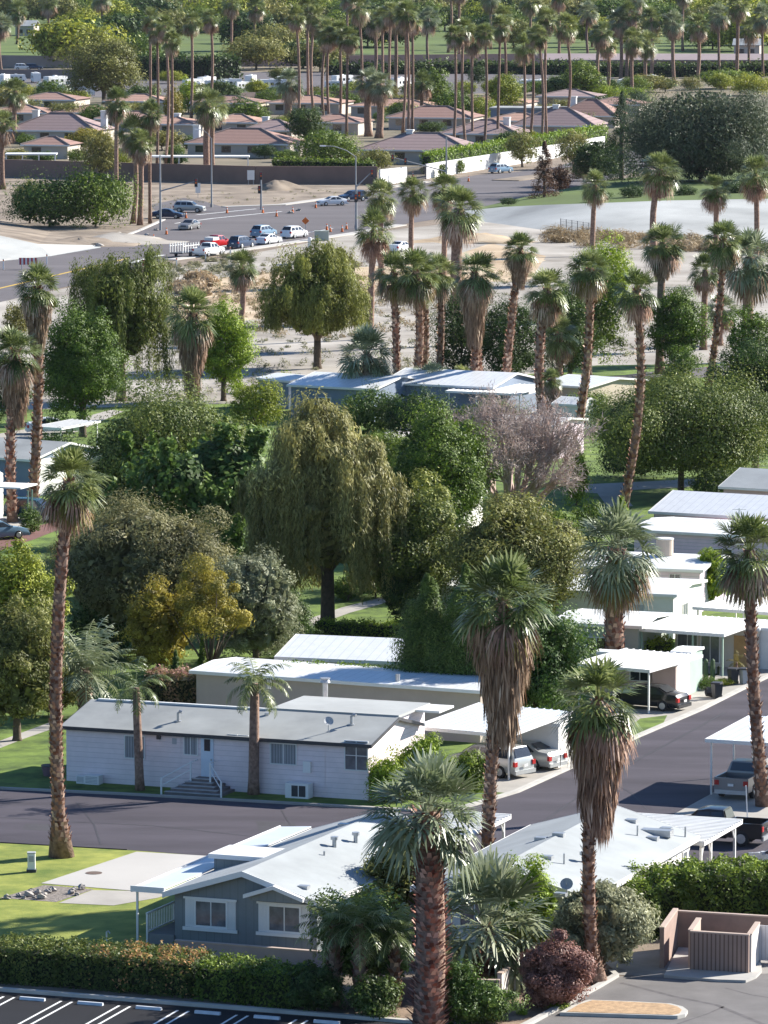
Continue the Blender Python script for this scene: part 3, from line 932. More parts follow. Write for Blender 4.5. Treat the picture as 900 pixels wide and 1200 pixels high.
# awning along its left side and carport on its far right
def side_awning(t, name, label, cat, x0, x1, y0, y1, z0, z1, posts, m='white', ribs=True):
    """cover beside a home: local box of the home's frame, slope along x"""
    a = thing(name, label, cat, t.location, t.rotation_euler.z)
    r = MB()
    r.extr_y([(x0, z0), (x1, z1), (x1, z1 + .07), (x0, z0 + .07)], y0, y1)
    n = int(abs(y1 - y0) / .5)
    if ribs:
        for i in range(n + 1):
            yy = y0 + (y1 - y0 - .06) * i / n
            r.extr_y([(x0 - .01, z0 + .07), (x1, z1 + .07), (x1, z1 + .11), (x0 - .01, z0 + .11)], yy, yy + .06)
    r.build('roof', M[m], a)
    xe = x0 if abs(x0) > abs(x1) or x0 < 0 else x0
    f = MB()
    f.bx(x0 - .08, x0 - .012, y0 - .03, y1 + .03, z0 - .09, z0 + .12)
    f.bx(x0 - .08, x1, y0 - .08, y0 - .012, min(z0, z1) - .06, max(z0, z1) + .10)
    f.build('gutter', M['trim'], a)
    for x, y in posts:
        MB().bx(x - .045, x + .045, y - .045, y + .045, 0, z0 + (z1 - z0) * (x - x0) / (x1 - x0) - .002).build('post', M['white'], a)
    return a
side_awning(grey, 'patio_cover', 'long pale flat awning on posts along the left side of the slate grey home', 'patio cover', -2.1, -.46, -.1, GD + .4, 2.5, 2.62, [(-1.95, .1), (-1.95, 6), (-1.95, 12), (-1.95, 17.4)], m='bluecast', ribs=False)

# the white gabled home right of it
WL, WW = 17.0, 8.0
org = frame_at(819, 981, 2.65, WW + .35, WL + .35, A0)
wh = home('mobile_home', 'white mobile home with a broad pale gabled roof and vents behind the maroon bush', 'mobile home', org, A0, WW, WL, 2.65, 1.15, WHITEW, ROOFP, ridge='y', over=0.35, th=.2)
for px, py, k in ((740, 962, 0), (765, 983, 0), (781, 972, 0), (747, 979, 2), (803, 981, 2), (641, 1005, 0), (655, 979, 0), (661, 1012, 2), (684, 1010, 1), (657, 1049, 0), (634, 984, 0), (610, 1020, 0)):
    z = 3.0
    for _ in range(6):
        l = loc_of(wh, G(px, py, z))
        z = 2.65 + 1.15 * (1 - abs(l.x - WW / 2) / (WW / 2)) + .2
    b = MB()
    if k == 0:
        b.bx(l.x - .28, l.x + .28, l.y - .2, l.y + .2, z - .08, z + .12)
    elif k == 1:
        b.cyl(l.x, l.y, z - .06, z + .4, .1)
        b.cyl(l.x, l.y, z + .35, z + .5, .2)
    else:
        b.cyl(l.x, l.y, z - .05, z + .5, .045)
    b.build('roof_vent', M['steel'], wh)
z = 3.1
for _ in range(6):
    l = loc_of(wh, G(762, 974, z))
    z = 2.65 + 1.15 * (1 - abs(l.x - WW / 2) / (WW / 2)) + .2
MB().bx(l.x - 1.1, l.x + 1.1, l.y - .3, l.y + .3, z - .2, z + .12).build('skylight', M['steel'], wh)
z = 3.0
l = loc_of(wh, G(664, 1052, 2.9))
dish(wh, min(max(l.x, .5), WW), l.y, 2.9, .30, .2)
window(wh, 'right', WW, WL - 1.3, WL - .7, .9, 2.1, pane='blind', mull=0)
window(wh, 'right', WW, 6, 7.2, 1.0, 2.1, pane='blind')
window(wh, 'front', WW, 2.0, 3.4, 1.0, 2.1, pane='curtain')
window(wh, 'front', WW, 5.2, 6.4, 1.0, 2.1, pane='curtain')
def rear_cover():
    t = thing('patio_cover', 'white ribbed patio cover with braced posts beside the black pickup', 'patio cover', wh.location, wh.rotation_euler.z)
    b = MB()
    x0, x1, y0, y1, z = 2.6, WW + .55, WL + .42, WL + 7.2, 2.32
    b.bx(x0, x1, y0, y1, z, z + .06)
    n = 18
    for i in range(n):
        yy = y0 + (y1 - y0 - .12) * i / (n - 1)
        b.bx(x0, x1 + .06, yy, yy + .12, z + .06, z + .13)
    b.build('roof', M['white'], t)
    g = MB().bx(x1 + .005, x1 + .05, y0, y1, z - .12, z + .055)
    g.bx(x0, x1, y0 - .06, y0 - .005, z - .1, z + .06)
    g.build('gutter', M['trim'], t)
    for x, y in ((x1 - .2, y0 + .3), (x1 - .2, y1 - .6), (x1 - .2, y0 + 2.0), (x0 + .3, y1 - .3)):
        p = MB().bx(x - .06, x + .06, y - .06, y + .06, 0, z - .003)
        p.bar((x, y, z - .85), (x, y - .6 if y > y0 + 1 else y + .6, z - .05), .04)
        p.build('post', M['white'], t)
rear_cover()
cp = G(534, 989, 2.4)
def lone_cover():
    t = thing('patio_cover', 'small white ribbed cover on a braced post between the grey and white roofs', 'patio cover', Vector((cp.x, cp.y, 0)), -R(A0))
    b = MB()
    Lc = (G(615, 958, 2.4) - cp).length
    b.bx(-3.2, 0, 0, Lc, 2.4, 2.46)
    for i in range(20):
        yy = (Lc - .1) * i / 19
        b.bx(-3.2, .05, yy, yy + .1, 2.46, 2.53)
    b.build('roof', M['white'], t)
    MB().bx(.004, .05, 0, Lc, 2.28, 2.455).build('gutter', M['trim'], t)
    for y in (.4, Lc - .5):
        for x in (-.2, -3.0):
            p = MB().bx(x - .06, x + .06, y - .06, y + .06, 0, 2.397)
            p.bar((x, y, 1.6), (x, y - .6 if y > 1 else y + .6, 2.36), .04)
            p.build('post', M['white'], t)
lone_cover()

# carport of the lilac home, with the storage shed at its far side
awning('carport', 'white metal carport roof joined to the right end of the lilac home', (486, 853), (597, 863), 2.5, 7.4, [(.3, .3), (-.2, .3), (-.2, 6.8), (3.0, 6.8)], slope=.35, mat_='bluecast')
s, L = home_px('shed', 'white windowless storage shed at the back of the carport with two cars', (598, 848), (656, 851), 2.4, 2.4, .15, WHITEW, ROOFW, over=.1, cat='shed')

# further homes: corners of the front roof edge
h1, L = home_px('mobile_home', 'low beige mobile home with a blue shaded roof, behind the lilac home', (222, 788), (566, 812), 3.0, 5.6, .2, mat('tan siding', (0.48, 0.40, 0.34), 0.75, 0.06, 1), ROOFM)
for px, py in ((466, 796), (315, 803)):
    l = loc_of(h1, G(px, py, 3.3))
    MB().cyl(l.x, l.y, 3.1, 3.6, .14).build('roof_vent', M['steel'], h1)
h2, L = home_px('mobile_home', 'white roofed mobile home dappled by the shade of the weeping tree', (322, 771), (486, 778), 2.9, 8.0, .75, WHITEW, ROOFM)
home_px('mobile_home', 'half hidden white mobile home roof between the dark hedge trees and the leafy tree', (497, 686), (570, 691), 2.8, 6.5, .5, WHITEW, ROOFW)
h3, L = home_px('mobile_home', 'pinkish mobile home with a pale shingle roof, farthest back at the right edge', (842, 571), (990, 579), 2.8, 8.0, 1.0, PINKW, ROOFP)
window(h3, 'front', 0, 2.6, 4.4, 1.2, 1.9, mull=0)
h4, L = home_px('mobile_home', 'mobile home with a brilliant white ribbed roof next to the lawn and big shade tree', (760, 600), (990, 613), 2.9, 8.5, 1.05, LAV, ROOFM)
h5, L = home_px('mobile_home', 'lavender mobile home with a bush climbing its front under a flat white roof', (737, 622), (990, 636), 2.9, 8.0, .35, LAV, ROOFW)
window(h5, 'front', 0, 6.2, 7.6, .9, 1.9)
h6, L = home_px('mobile_home', 'flat roofed mobile home carrying a big round tan cooler', (660, 664), (824, 670), 2.9, 8.0, .35, LAV, ROOFW)
win_px(h6, 'front', 0, 785, 797, 673, 678, mull=1, fw=.03)
t = thing('roof_cooler', 'round tan evaporative cooler drum on a flat white roof', 'cooler', (*g2(779, 652, 3.3), 3.25))
q = SC(G(779, 652, 3.3))
MB().cyl(0, 0, .15, 1.25, 10 / q, 24).build('drum', mat('tan drum', (0.55, 0.45, 0.36), 0.6, 0.06, 1), t, smooth=False)
MB().cyl(0, 0, 1.25, 1.32, 10.6 / q, 24).cyl(0, 0, 0.02, .15, 9 / q, 24).build('rim', M['trim'], t)
h7, L = home_px('mobile_home', 'white mobile home with a bright sunlit end wall behind the ribbed patio cover', (645, 693), (793, 699), 2.9, 7.6, .3, WHITEW, ROOFW)
MB().bx(L - 2.6, L - 2.0, -.03, -.003, .9, 2.2).build('vent_panel', M['grey'], h7)
window(h7, 'right', L, 2.5, 3.6, 1.0, 2.0, pane='blind')
h8, L = home_px('mobile_home', 'sage fronted mobile home half hidden by the round green hedge', (646, 731), (752, 736), 2.8, 6.2, .25, SAGE, ROOFW)
window(h8, 'front', 0, 2.0, 3.2, 1.0, 2.0)
a2, L2 = awning('patio_cover', 'wide white ribbed patio cover on green posts over a sliding door', (747, 738), (848, 745), 2.6, 6.4, [(.2, .2), (-.15, .2), (-2.2, .2), (-.15, 6.2)], postmat='grey')
for p in a2.children:
    if p.name.startswith('post'):
        p.data.materials[0] = GREENW
# wall behind that cover
s2, L = home_px('mobile_home', 'cream home wall with dark sliding windows under the wide patio cover', (790, 733), (890, 739), 2.5, 4.0, .1, M['cream'], ROOFW, over=.05)
window(s2, 'front', 0, .2, 1.5, .3, 2.0, pane='curtain')
window(s2, 'front', 0, 1.8, 3.0, .3, 2.0, pane='curtain')
MB().bx(4.0, 5.2, -.04, -.003, .05, 2.1).build('door', mat('ochre door', (0.50, 0.30, 0.12), 0.6, 0.1, 2), s2)
a3, L3 = awning('carport', 'white ribbed carport over a dark car beside the pink storage shed', (672, 779), (761, 787), 2.6, 6.4, [(-.15, .2), (.3, .2), (-3.0, 6.2)])
ps, L = home_px('shed', 'pinkish storage shed with a sunlit white end under the ribbed carport', (763, 779), (794, 779.5), 2.2, 3.0, .25, PINKW, ROOFW, over=.06, cat='shed', ang=A0, peak=.8)
MB().bx(L * .35, L * .85, -.03, -.003, .05, 1.9).build('door', PINKW, ps)
MB().bx(L + .003, L + .02, .15, 2.85, .1, 2.1).build('sunlit_end', WHITEW, ps)  # white sheet paints the sunlight on the shed's end
home_px('shed', 'pale green storage shed behind the pink one', (786, 766), (809, 767.5), 2.5, 2.6, .1, GREENW, ROOFW, over=.08, cat='shed', ang=A0)
sw, L = home_px('mobile_home', 'shadowed front of the home at the back of the ribbed carport, with barred windows', (668, 779), (765, 786), 2.4, 1.2, .05, PINKW, ROOFW, over=.02, ang=A0)
sw.location += Vector((math.sin(R(A0)), math.cos(R(A0)), 0)) * 5.0
window(sw, 'front', 0, L - 3.2, L - 2.0, .9, 1.9)
awning('patio_cover', 'grey white ribbed patio roof at the right edge behind a palm', (813, 713), (990, 726), 2.6, 6.0, [(.2, .2), (3.5, .2), (.2, 5.8)])
wb, L = home_px('shed', 'tall white shed end at the right edge beyond the wide patio cover', (886, 738), (930, 741), 2.5, 3.5, .1, WHITEW, ROOFW, over=.05, cat='shed')
a5, L5 = awning('carport', 'white metal carport on tall posts sheltering the grey pickup', (828, 868), (985, 878), 3.0, 7.6, [(.2, .25), (.2, 4.0), (.2, 7.3), (5.8, .25)], slope=.25, mat_='bluecast')
# homes beyond the weeping tree
g1, L = home_px('mobile_home', 'home blue grey in shade with a white roof left of the small fan palm', (336, 452), (440, 457), 3.0, 10.5, .75, BLUEW, ROOFM)
window(g1, 'front', 0, 3.0, 4.2, 1, 2)
home_px('shed', 'low blue roofed lean-to on the left of the blue grey home', (300, 444), (338, 448), 2.6, 5.0, .3, BLUEW, ROOFM, over=.15, cat='shed')
g2_, L = home_px('mobile_home', 'white roofed home behind the clump of palm trunks', (446, 449), (578, 455), 3.0, 10.0, .9, BLUEW, ROOFM)
window(g2_, 'front', 0, 2.5, 4.0, .9, 2)
awning('carport', 'pale carport roof above deep shade right of the palm trunks', (523, 459), (610, 463), 2.7, 8.0, [(.2, .2), (3, .2), (-.2, .2), (-.2, 7.8)])
hh, L = home_px('mobile_home', 'beige home with a blue shaded white roof between two palm trunks', (630, 451), (690, 455), 3.0, 9.5, .5, M['beige'], ROOFM)
window(hh, 'front', 0, L - 2.4, L - 1.0, .9, 2.2)
window(hh, 'right', L, 1.5, 2.4, .3, 2.2)
home_px('shed', 'small white rounded shed roof in front of the beige home', (646, 474), (680, 476), 2.2, 3.5, .5, WHITEW, ROOFW, over=.1, cat='shed')
home_px('mobile_home', 'sliver of a white roof glimpsed right of the weeping tree', (440, 585), (520, 589), 2.9, 8.0, .6, WHITEW, ROOFW)
home_px('mobile_home', 'pale roofed home low behind the bare tree', (560, 497), (650, 501), 2.9, 7.0, .4, LAV, ROOFW)
li, L = home_px('mobile_home', 'home blue grey in shade with a sunlit white gable end at the left edge', (-60, 533), (39, 540), 3.0, 9.5, .95, BLUEW, ROOFG)
MB().bx(L + .003, L + .03, .02, 9.48, .1, 3.0).build('sunlit_end', WHITEW, li)  # gable end painted white as sunlit, against the shade-blue front
window(li, 'right', L, 5.8, 6.8, 1.1, 2.3, pane='blind')
awning('carport', 'small brown edged carport beyond the blue grey home at left', (40, 501), (72, 503), 2.3, 6.0, [(.2, .2), (-.2, .2), (-.2, 5.8)], mat_='grey')
# travel trailer at the left edge
p = G(-70, 620)
t = thing('travel_trailer', 'white travel trailer cut by the left edge with two thin green posts before it', 'trailer', (p.x, p.y, 0), -R(20))
MB().extr_y([(0, .5), (3.1, .5), (3.1, 3.9), (2.9, 4.1), (.2, 4.1), (0, 3.9)], 0, 5).build('body', M['white'], t)
MB().bx(3.103, 3.12, 1.2, 2.6, 1.6, 2.5).build('window', M['glass'], t)
MB().bx(3.103, 3.125, 0.1, 4.9, 1.1, 1.2).build('stripe', M['grey'], t)
for y in (2.4, 3.3):
    MB().tube([(2.8, y, .38), (3.05, y, .38)], .36, 14).build('wheel', M['black'], t)
pp = [G(33, 625), G(38, 624)]
for q in pp:
    o = MB().bx(-.05, .05, -.05, .05, 0, 3.3).build('canopy_post', GREENW)
    o.location = q
    tag(o, 'thin pale green canopy post standing in front of the white travel trailer', 'post', 'pair of green canopy posts')
pc = G(-30, 571, 3.3)
o = MB().bx(0, 4.6, 0, 3.2, 0, .12).build('entry_canopy', M['trim'])
o.location = (*g2(-40, 570, 3.35), 3.302)
o.rotation_euler = (0, 0, -R(20))
tag(o, 'flat white entry canopy resting on two green posts by the trailer', 'canopy')
# ------------------------------------------------------------------ how plants are grown
def unit(a):
    return a / np.maximum(np.linalg.norm(a, axis=1, keepdims=True), 1e-9)
def quads(P, N, T, l, w):
    T = unit(T - N * np.sum(T * N, 1, keepdims=True))
    S = np.cross(N, T)
    l = np.asarray(l).reshape(-1, 1)
    w = np.asarray(w).reshape(-1, 1)
    V = np.stack([P - T * l * .5, P + S * w * .5 - T * l * .05, P + T * l * .5, P - S * w * .5 - T * l * .05], 1).reshape(-1, 3)
    return V, np.arange(len(P) * 4).reshape(-1, 4)
def rdir(rs, n):
    return unit(rs.normal(size=(n, 3)))
def leafball(rs, C, Rd, per, leaf, up=0.35, jit=0.7, fill=0.55, out=1.25, aspect=0.5, droop=0.0):
    """leaves through the volume of clumps C (k,3) with radii Rd (k,3)"""
    k = len(C)
    n = k * per
    idx = np.repeat(np.arange(k), per)
    d = rdir(rs, n)
    r = fill + (1 - fill) * rs.random((n, 1)) ** 0.7
    r = np.where(rs.random((n, 1)) < 0.08, r * out, r)
    P = C[idx] + d * Rd[idx] * r
    ctr = C.mean(0)
    N = unit(d * 0.95 + unit(P - ctr) * .4 + np.array([0, 0, up]) + rs.normal(size=(n, 3)) * jit * 0.5)
    T = rs.normal(size=(n, 3)) + np.array([0, 0, -droop]) + d * .3
    s = leaf * (0.6 + 0.8 * rs.random(n))
    V, Q = quads(P, N, T, s, s * aspect)
    rnd = np.clip(rs.random(k)[idx] * .45 + rs.random(n) * .55, 0, 1)
    return V, Q, rnd
def join(parts):
    Vs, Qs, Rs, o = [], [], [], 0
    for V, Q, r in parts:
        Vs.append(V)
        Qs.append(Q + o)
        Rs.append(r)
        o += len(V)
    return np.concatenate(Vs), np.concatenate(Qs), np.concatenate(Rs)
def clump_shell(rs, k, rx, rz, zc, cr, low=-0.5, inner=0.55, lumps=0):
    d = rdir(rs, k * 3)
    d = d[d[:, 2] > low][:k]
    r = inner + (1 - inner) * rs.random((len(d), 1)) ** .5
    # uneven outline: a few broad lobes push the shell in and out
    lob = 1.0 + 0.20 * np.sin(d[:, :1] * 3.1 + rs.random() * 6) * np.cos(d[:, 1:2] * 2.7 + rs.random() * 6) + 0.14 * np.sin(d[:, 2:3] * 5 + d[:, :1] * 4 + rs.random() * 6) + 0.13 * rs.normal(size=(len(d), 1))
    lob = np.clip(lob, .55, 1.32)
    C = d * r * lob * np.array([rx - cr * .7, rx - cr * .7, rz - cr * .7]) + np.array([0, 0, zc])
    Rd = cr * (0.5 + 1.0 * rs.random((len(C), 1))) * np.array([1, 1, .8])
    return C, Rd
def limbs(rs, H, W, zc, C, r0, n=7, split=.3, lean=0.0, name='trunk', m=None):
    b = MB()
    base = Vector((0, 0, -.05))
    fork = Vector((lean * .3, rs.normal() * .1, max(.4, H * split)))
    b.tube([base, (0, 0, .12 * H * split), fork * .6, fork], [r0 * 1.35, r0 * 1.02, r0 * .92, r0 * .85], 9)
    sel = rs.permutation(len(C))[:n]
    for i in sel:
        e = Vector(C[i])
        q = fork.lerp(e, .5) + Vector((rs.normal() * W * .03, rs.normal() * W * .03, H * .03))
        f = fork.lerp(base, rs.random() * .2)
        b.tube([f, f.lerp(q, .5) + Vector((0, 0, H * .01)), q, e], [r0 * .55, r0 * .45, r0 * .3, r0 * .1], 6)
    me = bpy.data.meshes.new(name)
    me.from_pydata(b.v, [], b.f)
    me.materials.append(m or M['bark'])
    me.polygons.foreach_set('use_smooth', [True] * len(me.polygons))
    me.update()
    return me
def grow(kind, leafkey, seed, H, W, n, cb=.07):
    """meshes (crown, trunk) of a tree or shrub of height H and width W with about n leaves"""
    rs = np.random.RandomState(seed)
    L = lm(leafkey)
    n = int(n * (2.3 if n > 8000 else 1.5))
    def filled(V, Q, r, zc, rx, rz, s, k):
        # larger leaves in the darker tones, deep inside the crown
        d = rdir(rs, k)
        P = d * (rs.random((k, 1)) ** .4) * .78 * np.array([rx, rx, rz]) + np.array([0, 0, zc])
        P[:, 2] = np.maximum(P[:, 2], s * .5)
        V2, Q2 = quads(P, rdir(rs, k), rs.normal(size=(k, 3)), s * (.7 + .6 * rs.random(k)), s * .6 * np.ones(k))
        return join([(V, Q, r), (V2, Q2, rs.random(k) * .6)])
    if kind == 'broad':
        zc, rz, cr = H * (1 + cb) / 2, H * (1 - cb) / 2, W * .13
        C, Rd = clump_shell(rs, 120, W / 2 * 1.04, rz * 1.03, zc, cr, -.9)
        s = max(.18, (W * W * 4.4 / n) ** .5 * 1.5)
        V, Q, r = leafball(rs, C, Rd, max(20, n // len(C)), s, aspect=.55)
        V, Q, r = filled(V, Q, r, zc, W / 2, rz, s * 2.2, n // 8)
        return fastmesh('crown', V, Q, L, r), limbs(rs, H, W, zc, C, .035 * H ** .9, 8, .22)
    if kind == 'bush':       # leafy down to the ground
        zc, rz, cr = H * .46, H * .54, W * .14
        C, Rd = clump_shell(rs, 75, W / 2 * 1.04, rz * 1.03, zc, min(cr, H * .25), -.8)
        C[:, 2] = np.maximum(C[:, 2], H * .06)
        s = max(.13, (W * H * 4.0 / n) ** .5 * 1.4)
        V, Q, r = leafball(rs, C, Rd, max(16, n // len(C)), s, aspect=.5)
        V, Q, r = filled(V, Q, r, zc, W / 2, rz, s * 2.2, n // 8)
        V[:, 2] = np.maximum(V[:, 2], .01)
        return fastmesh('foliage', V, Q, L, r), limbs(rs, H, W, zc, C, .02 * H, 6, .15, name='stem')
    if kind == 'upright':    # many leafy shoots standing up
        zc, rz, cr = H * .5, H * .46, W * .13
        C, Rd = clump_shell(rs, 80, W / 2, rz, zc, cr, -.7)
        V1 = leafball(rs, C, Rd, max(10, n // len(C) // 2), .42, aspect=.7)
        k = 240
        sel = rs.randint(0, len(C), k)
        d = unit(C[sel] - np.array([0, 0, zc]) + rs.normal(size=(k, 3)) * W * .08)
        S = C[sel] + d * Rd[sel] * .6
        m = max(6, n // k // 2)
        t = np.tile(np.linspace(0, 1, m), k).reshape(-1, 1)
        ax = unit(d * .35 + np.array([0, 0, 1.0]) + rs.normal(size=(k, 3)) * .12)
        ln = (W * .14 * (0.6 + .8 * rs.random((k, 1))))
        P = np.repeat(S, m, 0) + np.repeat(ax * ln, m, 0) * t + rs.normal(size=(k * m, 3)) * .13
        N = unit(rs.normal(size=(k * m, 3)) * .8 + np.repeat(d, m, 0) + np.array([0, 0, .5]))
        V, Q = quads(P, N, rs.normal(size=(k * m, 3)), .36 * (0.7 + .6 * rs.random(k * m)), .28 * np.ones(k * m))
        V, Q, r = join([V1, (V, Q, np.clip(.35 + t[:, 0] * .5 + rs.normal(size=k * m) * .15, 0, 1))])
        return fastmesh('crown', V, Q, L, r), limbs(rs, H, W, zc, C, .03 * H, 8, .2)
    if kind == 'weep':       # curtains of hanging twigs
        zc, rz, cr = H * .6, H * .4, W * .13
        C, Rd = clump_shell(rs, 90, W / 2 * .98, rz * 1.02, zc, cr, -.45, .55)
        A = leafball(rs, C, Rd, max(10, n // 4 // len(C)), .34, aspect=.28, droop=2.0, up=.2)
        kb = 150                                   # bunches of twigs
        sel = rs.randint(0, len(C), kb)
        d = rdir(rs, kb)
        d[:, 2] = np.abs(d[:, 2]) * .6
        B = C[sel] + unit(d) * Rd[sel] * (.7 + .5 * rs.random((kb, 1)))
        m = 22
        k = max(kb, n // m // kb * kb)
        S = np.tile(B, (k // kb, 1)) + rs.normal(size=(k, 3)) * W * np.array([.022, .022, .02])
        blen = np.tile(rs.random((kb, 1)) ** 1.1, (k // kb, 1))
        rad = unit(np.concatenate([S[:, :2], np.zeros((k, 1))], 1))
        ln = H * (.10 + .48 * blen * (.6 + .5 * rs.random((k, 1)))) * (0.35 + np.clip(np.linalg.norm(S[:, :2], axis=1, keepdims=True) / (W * .4), 0, 1) * .9)
        ln = np.minimum(ln, np.maximum(S[:, 2:3] - H * cb - H * .08 * rs.random((k, 1)), .3))
        t = rs.random((k * m, 1))
        P = np.repeat(S, m, 0) + np.repeat(rad * W * .035, m, 0) * np.sqrt(t) + np.array([0, 0, -1.0]) * np.repeat(ln, m, 0) * t + rs.normal(size=(k * m, 3)) * .09
        bc = np.tile(B, (k // kb, 1))
        N = unit(np.repeat(rad * .6 + unit((S - bc) * np.array([1, 1, .2]) + 1e-6) * .7, m, 0) + rs.normal(size=(k * m, 3)) * .5 + np.array([0, 0, .3]))
        T = np.array([0, 0, -1.0]) + rs.normal(size=(k * m, 3)) * .28
        V, Q = quads(P, N, T, .34 * (0.6 + .8 * rs.random(k * m)), .075 * np.ones(k * m))
        rr = np.clip(np.repeat(np.tile(rs.random(kb), k // kb), m) * .5 + rs.random(k * m) * .5, 0, 1)
        V, Q, r = join([A, (V, Q, rr)])
        V, Q, r = filled(V, Q, r, H * .55, W / 2 * .85, H * .36, .7, n // 12)
        return fastmesh('crown', V, Q, L, r), limbs(rs, H, W, zc, C, .032 * H, 9, .25)
    if kind == 'fine':       # small grey leaves in loose sprays
        zc, rz, cr = H * (1 + cb) / 2, H * (1 - cb) / 2, W * .12
        C, Rd = clump_shell(rs, 120, W / 2, rz, zc, cr, -.9)
        V, Q, r = leafball(rs, C, Rd, max(20, n // len(C)), max(.2, (W * W * 5.4 / n) ** .5 * 1.6), aspect=.3, out=1.5, jit=1.0, up=.25, droop=.4)
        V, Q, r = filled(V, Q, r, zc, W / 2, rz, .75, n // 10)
        return fastmesh('crown', V, Q, L, r), limbs(rs, H, W, zc, C, .03 * H, 9, .2)
    if kind == 'airy':       # open crown on several dark stems
        zc, rz, cr = H * .64, H * .37, W * .11
        C, Rd = clump_shell(rs, 40, W / 2, rz, zc, cr, -.8, .25)
        V, Q, r = leafball(rs, C, Rd, max(20, n // len(C)), .2, aspect=.3, out=1.5, jit=1.0)
        return fastmesh('crown', V, Q, L, r), limbs(rs, H, W, zc, C, .022 * H, 14, .12)
    if kind == 'cypress':
        k = 90
        z = rs.random(k) ** .85
        rad = W / 2 * np.clip(np.minimum(1.0, (1.02 - z) * 1.9) * np.minimum(1, .55 + z * 3), .06, 1)
        a = rs.random(k) * 6.283
        q = np.sqrt(rs.random(k)) * .75
        C = np.stack([np.cos(a) * rad * q, np.sin(a) * rad * q, z * H * .95 + .05], 1)
        Rd = np.stack([rad * .42 + .06, rad * .42 + .06, rad * .5 + H * .03], 1)
        V, Q, r = leafball(rs, C, Rd, max(20, n // k), max(.16, (W * H * 5.0 / n) ** .5 * 1.5), aspect=.4, up=.6, droop=-1.0)
        V[:, 2] = np.maximum(V[:, 2], .01)
        V, Q, r = filled(V, Q, r, H * .42, W * .36, H * .42, .5, n // 8)
        V[:, 2] = np.maximum(V[:, 2], .01)
        return fastmesh('crown', V, Q, L, r), limbs(rs, H, W, H * .5, C, .02 * H, 3, .2)
    if kind == 'conifer':    # dark tiers with ragged tips
        C, Rd = [], []
        for i in range(26):
            z = .12 + .86 * i / 25
            R0 = W / 2 * (1 - z) ** .75 * (0.75 + .5 * rs.random())
            for j in range(5):
                a = rs.random() * 6.283
                C.append((math.cos(a) * R0 * .7, math.sin(a) * R0 * .7, z * H - R0 * .12))
                Rd.append((R0 * .45 + .12, R0 * .45 + .12, H * .035))
        C, Rd = np.array(C), np.array(Rd)
        V, Q, r = leafball(rs, C, Rd, max(12, n // len(C)), max(.2, (W * H * 4.0 / n) ** .5 * 1.5), aspect=.35, up=.4, droop=.6)
        return fastmesh('crown', V, Q, L, r), limbs(rs, H, W, H * .6, C, .025 * H, 4, .6)
    if kind == 'bare':
        b = MB()
        tw = []
        def br(p, d, ln, r, depth):
            q = p + d * ln
            m_ = p.lerp(q, .5) + Vector(rs.normal(size=3)) * ln * .05
            b.tube([p, m_, q], [r, r * .85, r * .7], 5 if depth > 1 else 7, cap=depth == 0)
            if depth >= 3:
                for _ in range(7):
                    tw.append((p.lerp(q, rs.random()), (d + Vector(rs.normal(size=3)) * .5).normalized()))
                return
            for _ in range(4):
                nd = (d + Vector(rs.normal(size=3)) * .36 + Vector((0, 0, .10))).normalized()
                br(p.lerp(q, .45 + .55 * rs.random()), nd, ln * (.5 + .2 * rs.random()), r * .5, depth + 1)
        b.tube([(0, 0, -.05), (0, 0, H * .12)], [H * .035, H * .03], 9)
        for k_ in range(11):
            a_ = k_ * 2.4 + rs.normal() * .3
            e_ = R(38 + 48 * rs.random())
            br(Vector((0, 0, H * (.08 + .05 * rs.random()))), Vector((math.cos(a_) * math.cos(e_), math.sin(a_) * math.cos(e_), math.sin(e_))), H * .5, H * .023, 0)
        vv = np.array(b.v)
        sx = W * .97 / max(np.ptp(vv[:, 0]), .1)
        sz = H * .96 / vv[:, 2].max()
        b.v = [(x * sx, y * sx, z * sz) for x, y, z in b.v]
        tr = bpy.data.meshes.new('trunk')
        tr.from_pydata(b.v, [], b.f)
        tr.materials.append(M['bark_dead'])
        tr.update()
        S = np.array([(q.x * sx, q.y * sx, q.z * sz) for q, _ in tw])
        D = np.array([tuple(d) for _, d in tw])
        k, m = len(S), max(4, n // len(S))
        t = rs.random((k * m, 1))
        P = np.repeat(S, m, 0) + np.repeat(D, m, 0) * t * H * .09 + rs.normal(size=(k * m, 3)) * H * .012
        V, Q = quads(P, rdir(rs, k * m), np.repeat(D, m, 0) + rs.normal(size=(k * m, 3)) * .5, np.full(k * m, .5), np.full(k * m, .045))
        r = np.clip(rs.random(k * m) * .75 + (np.repeat(rs.random(k), m) > .93) * .4, 0, 1)
        return fastmesh('twigs', V, Q, L, r), tr
_cache = {}
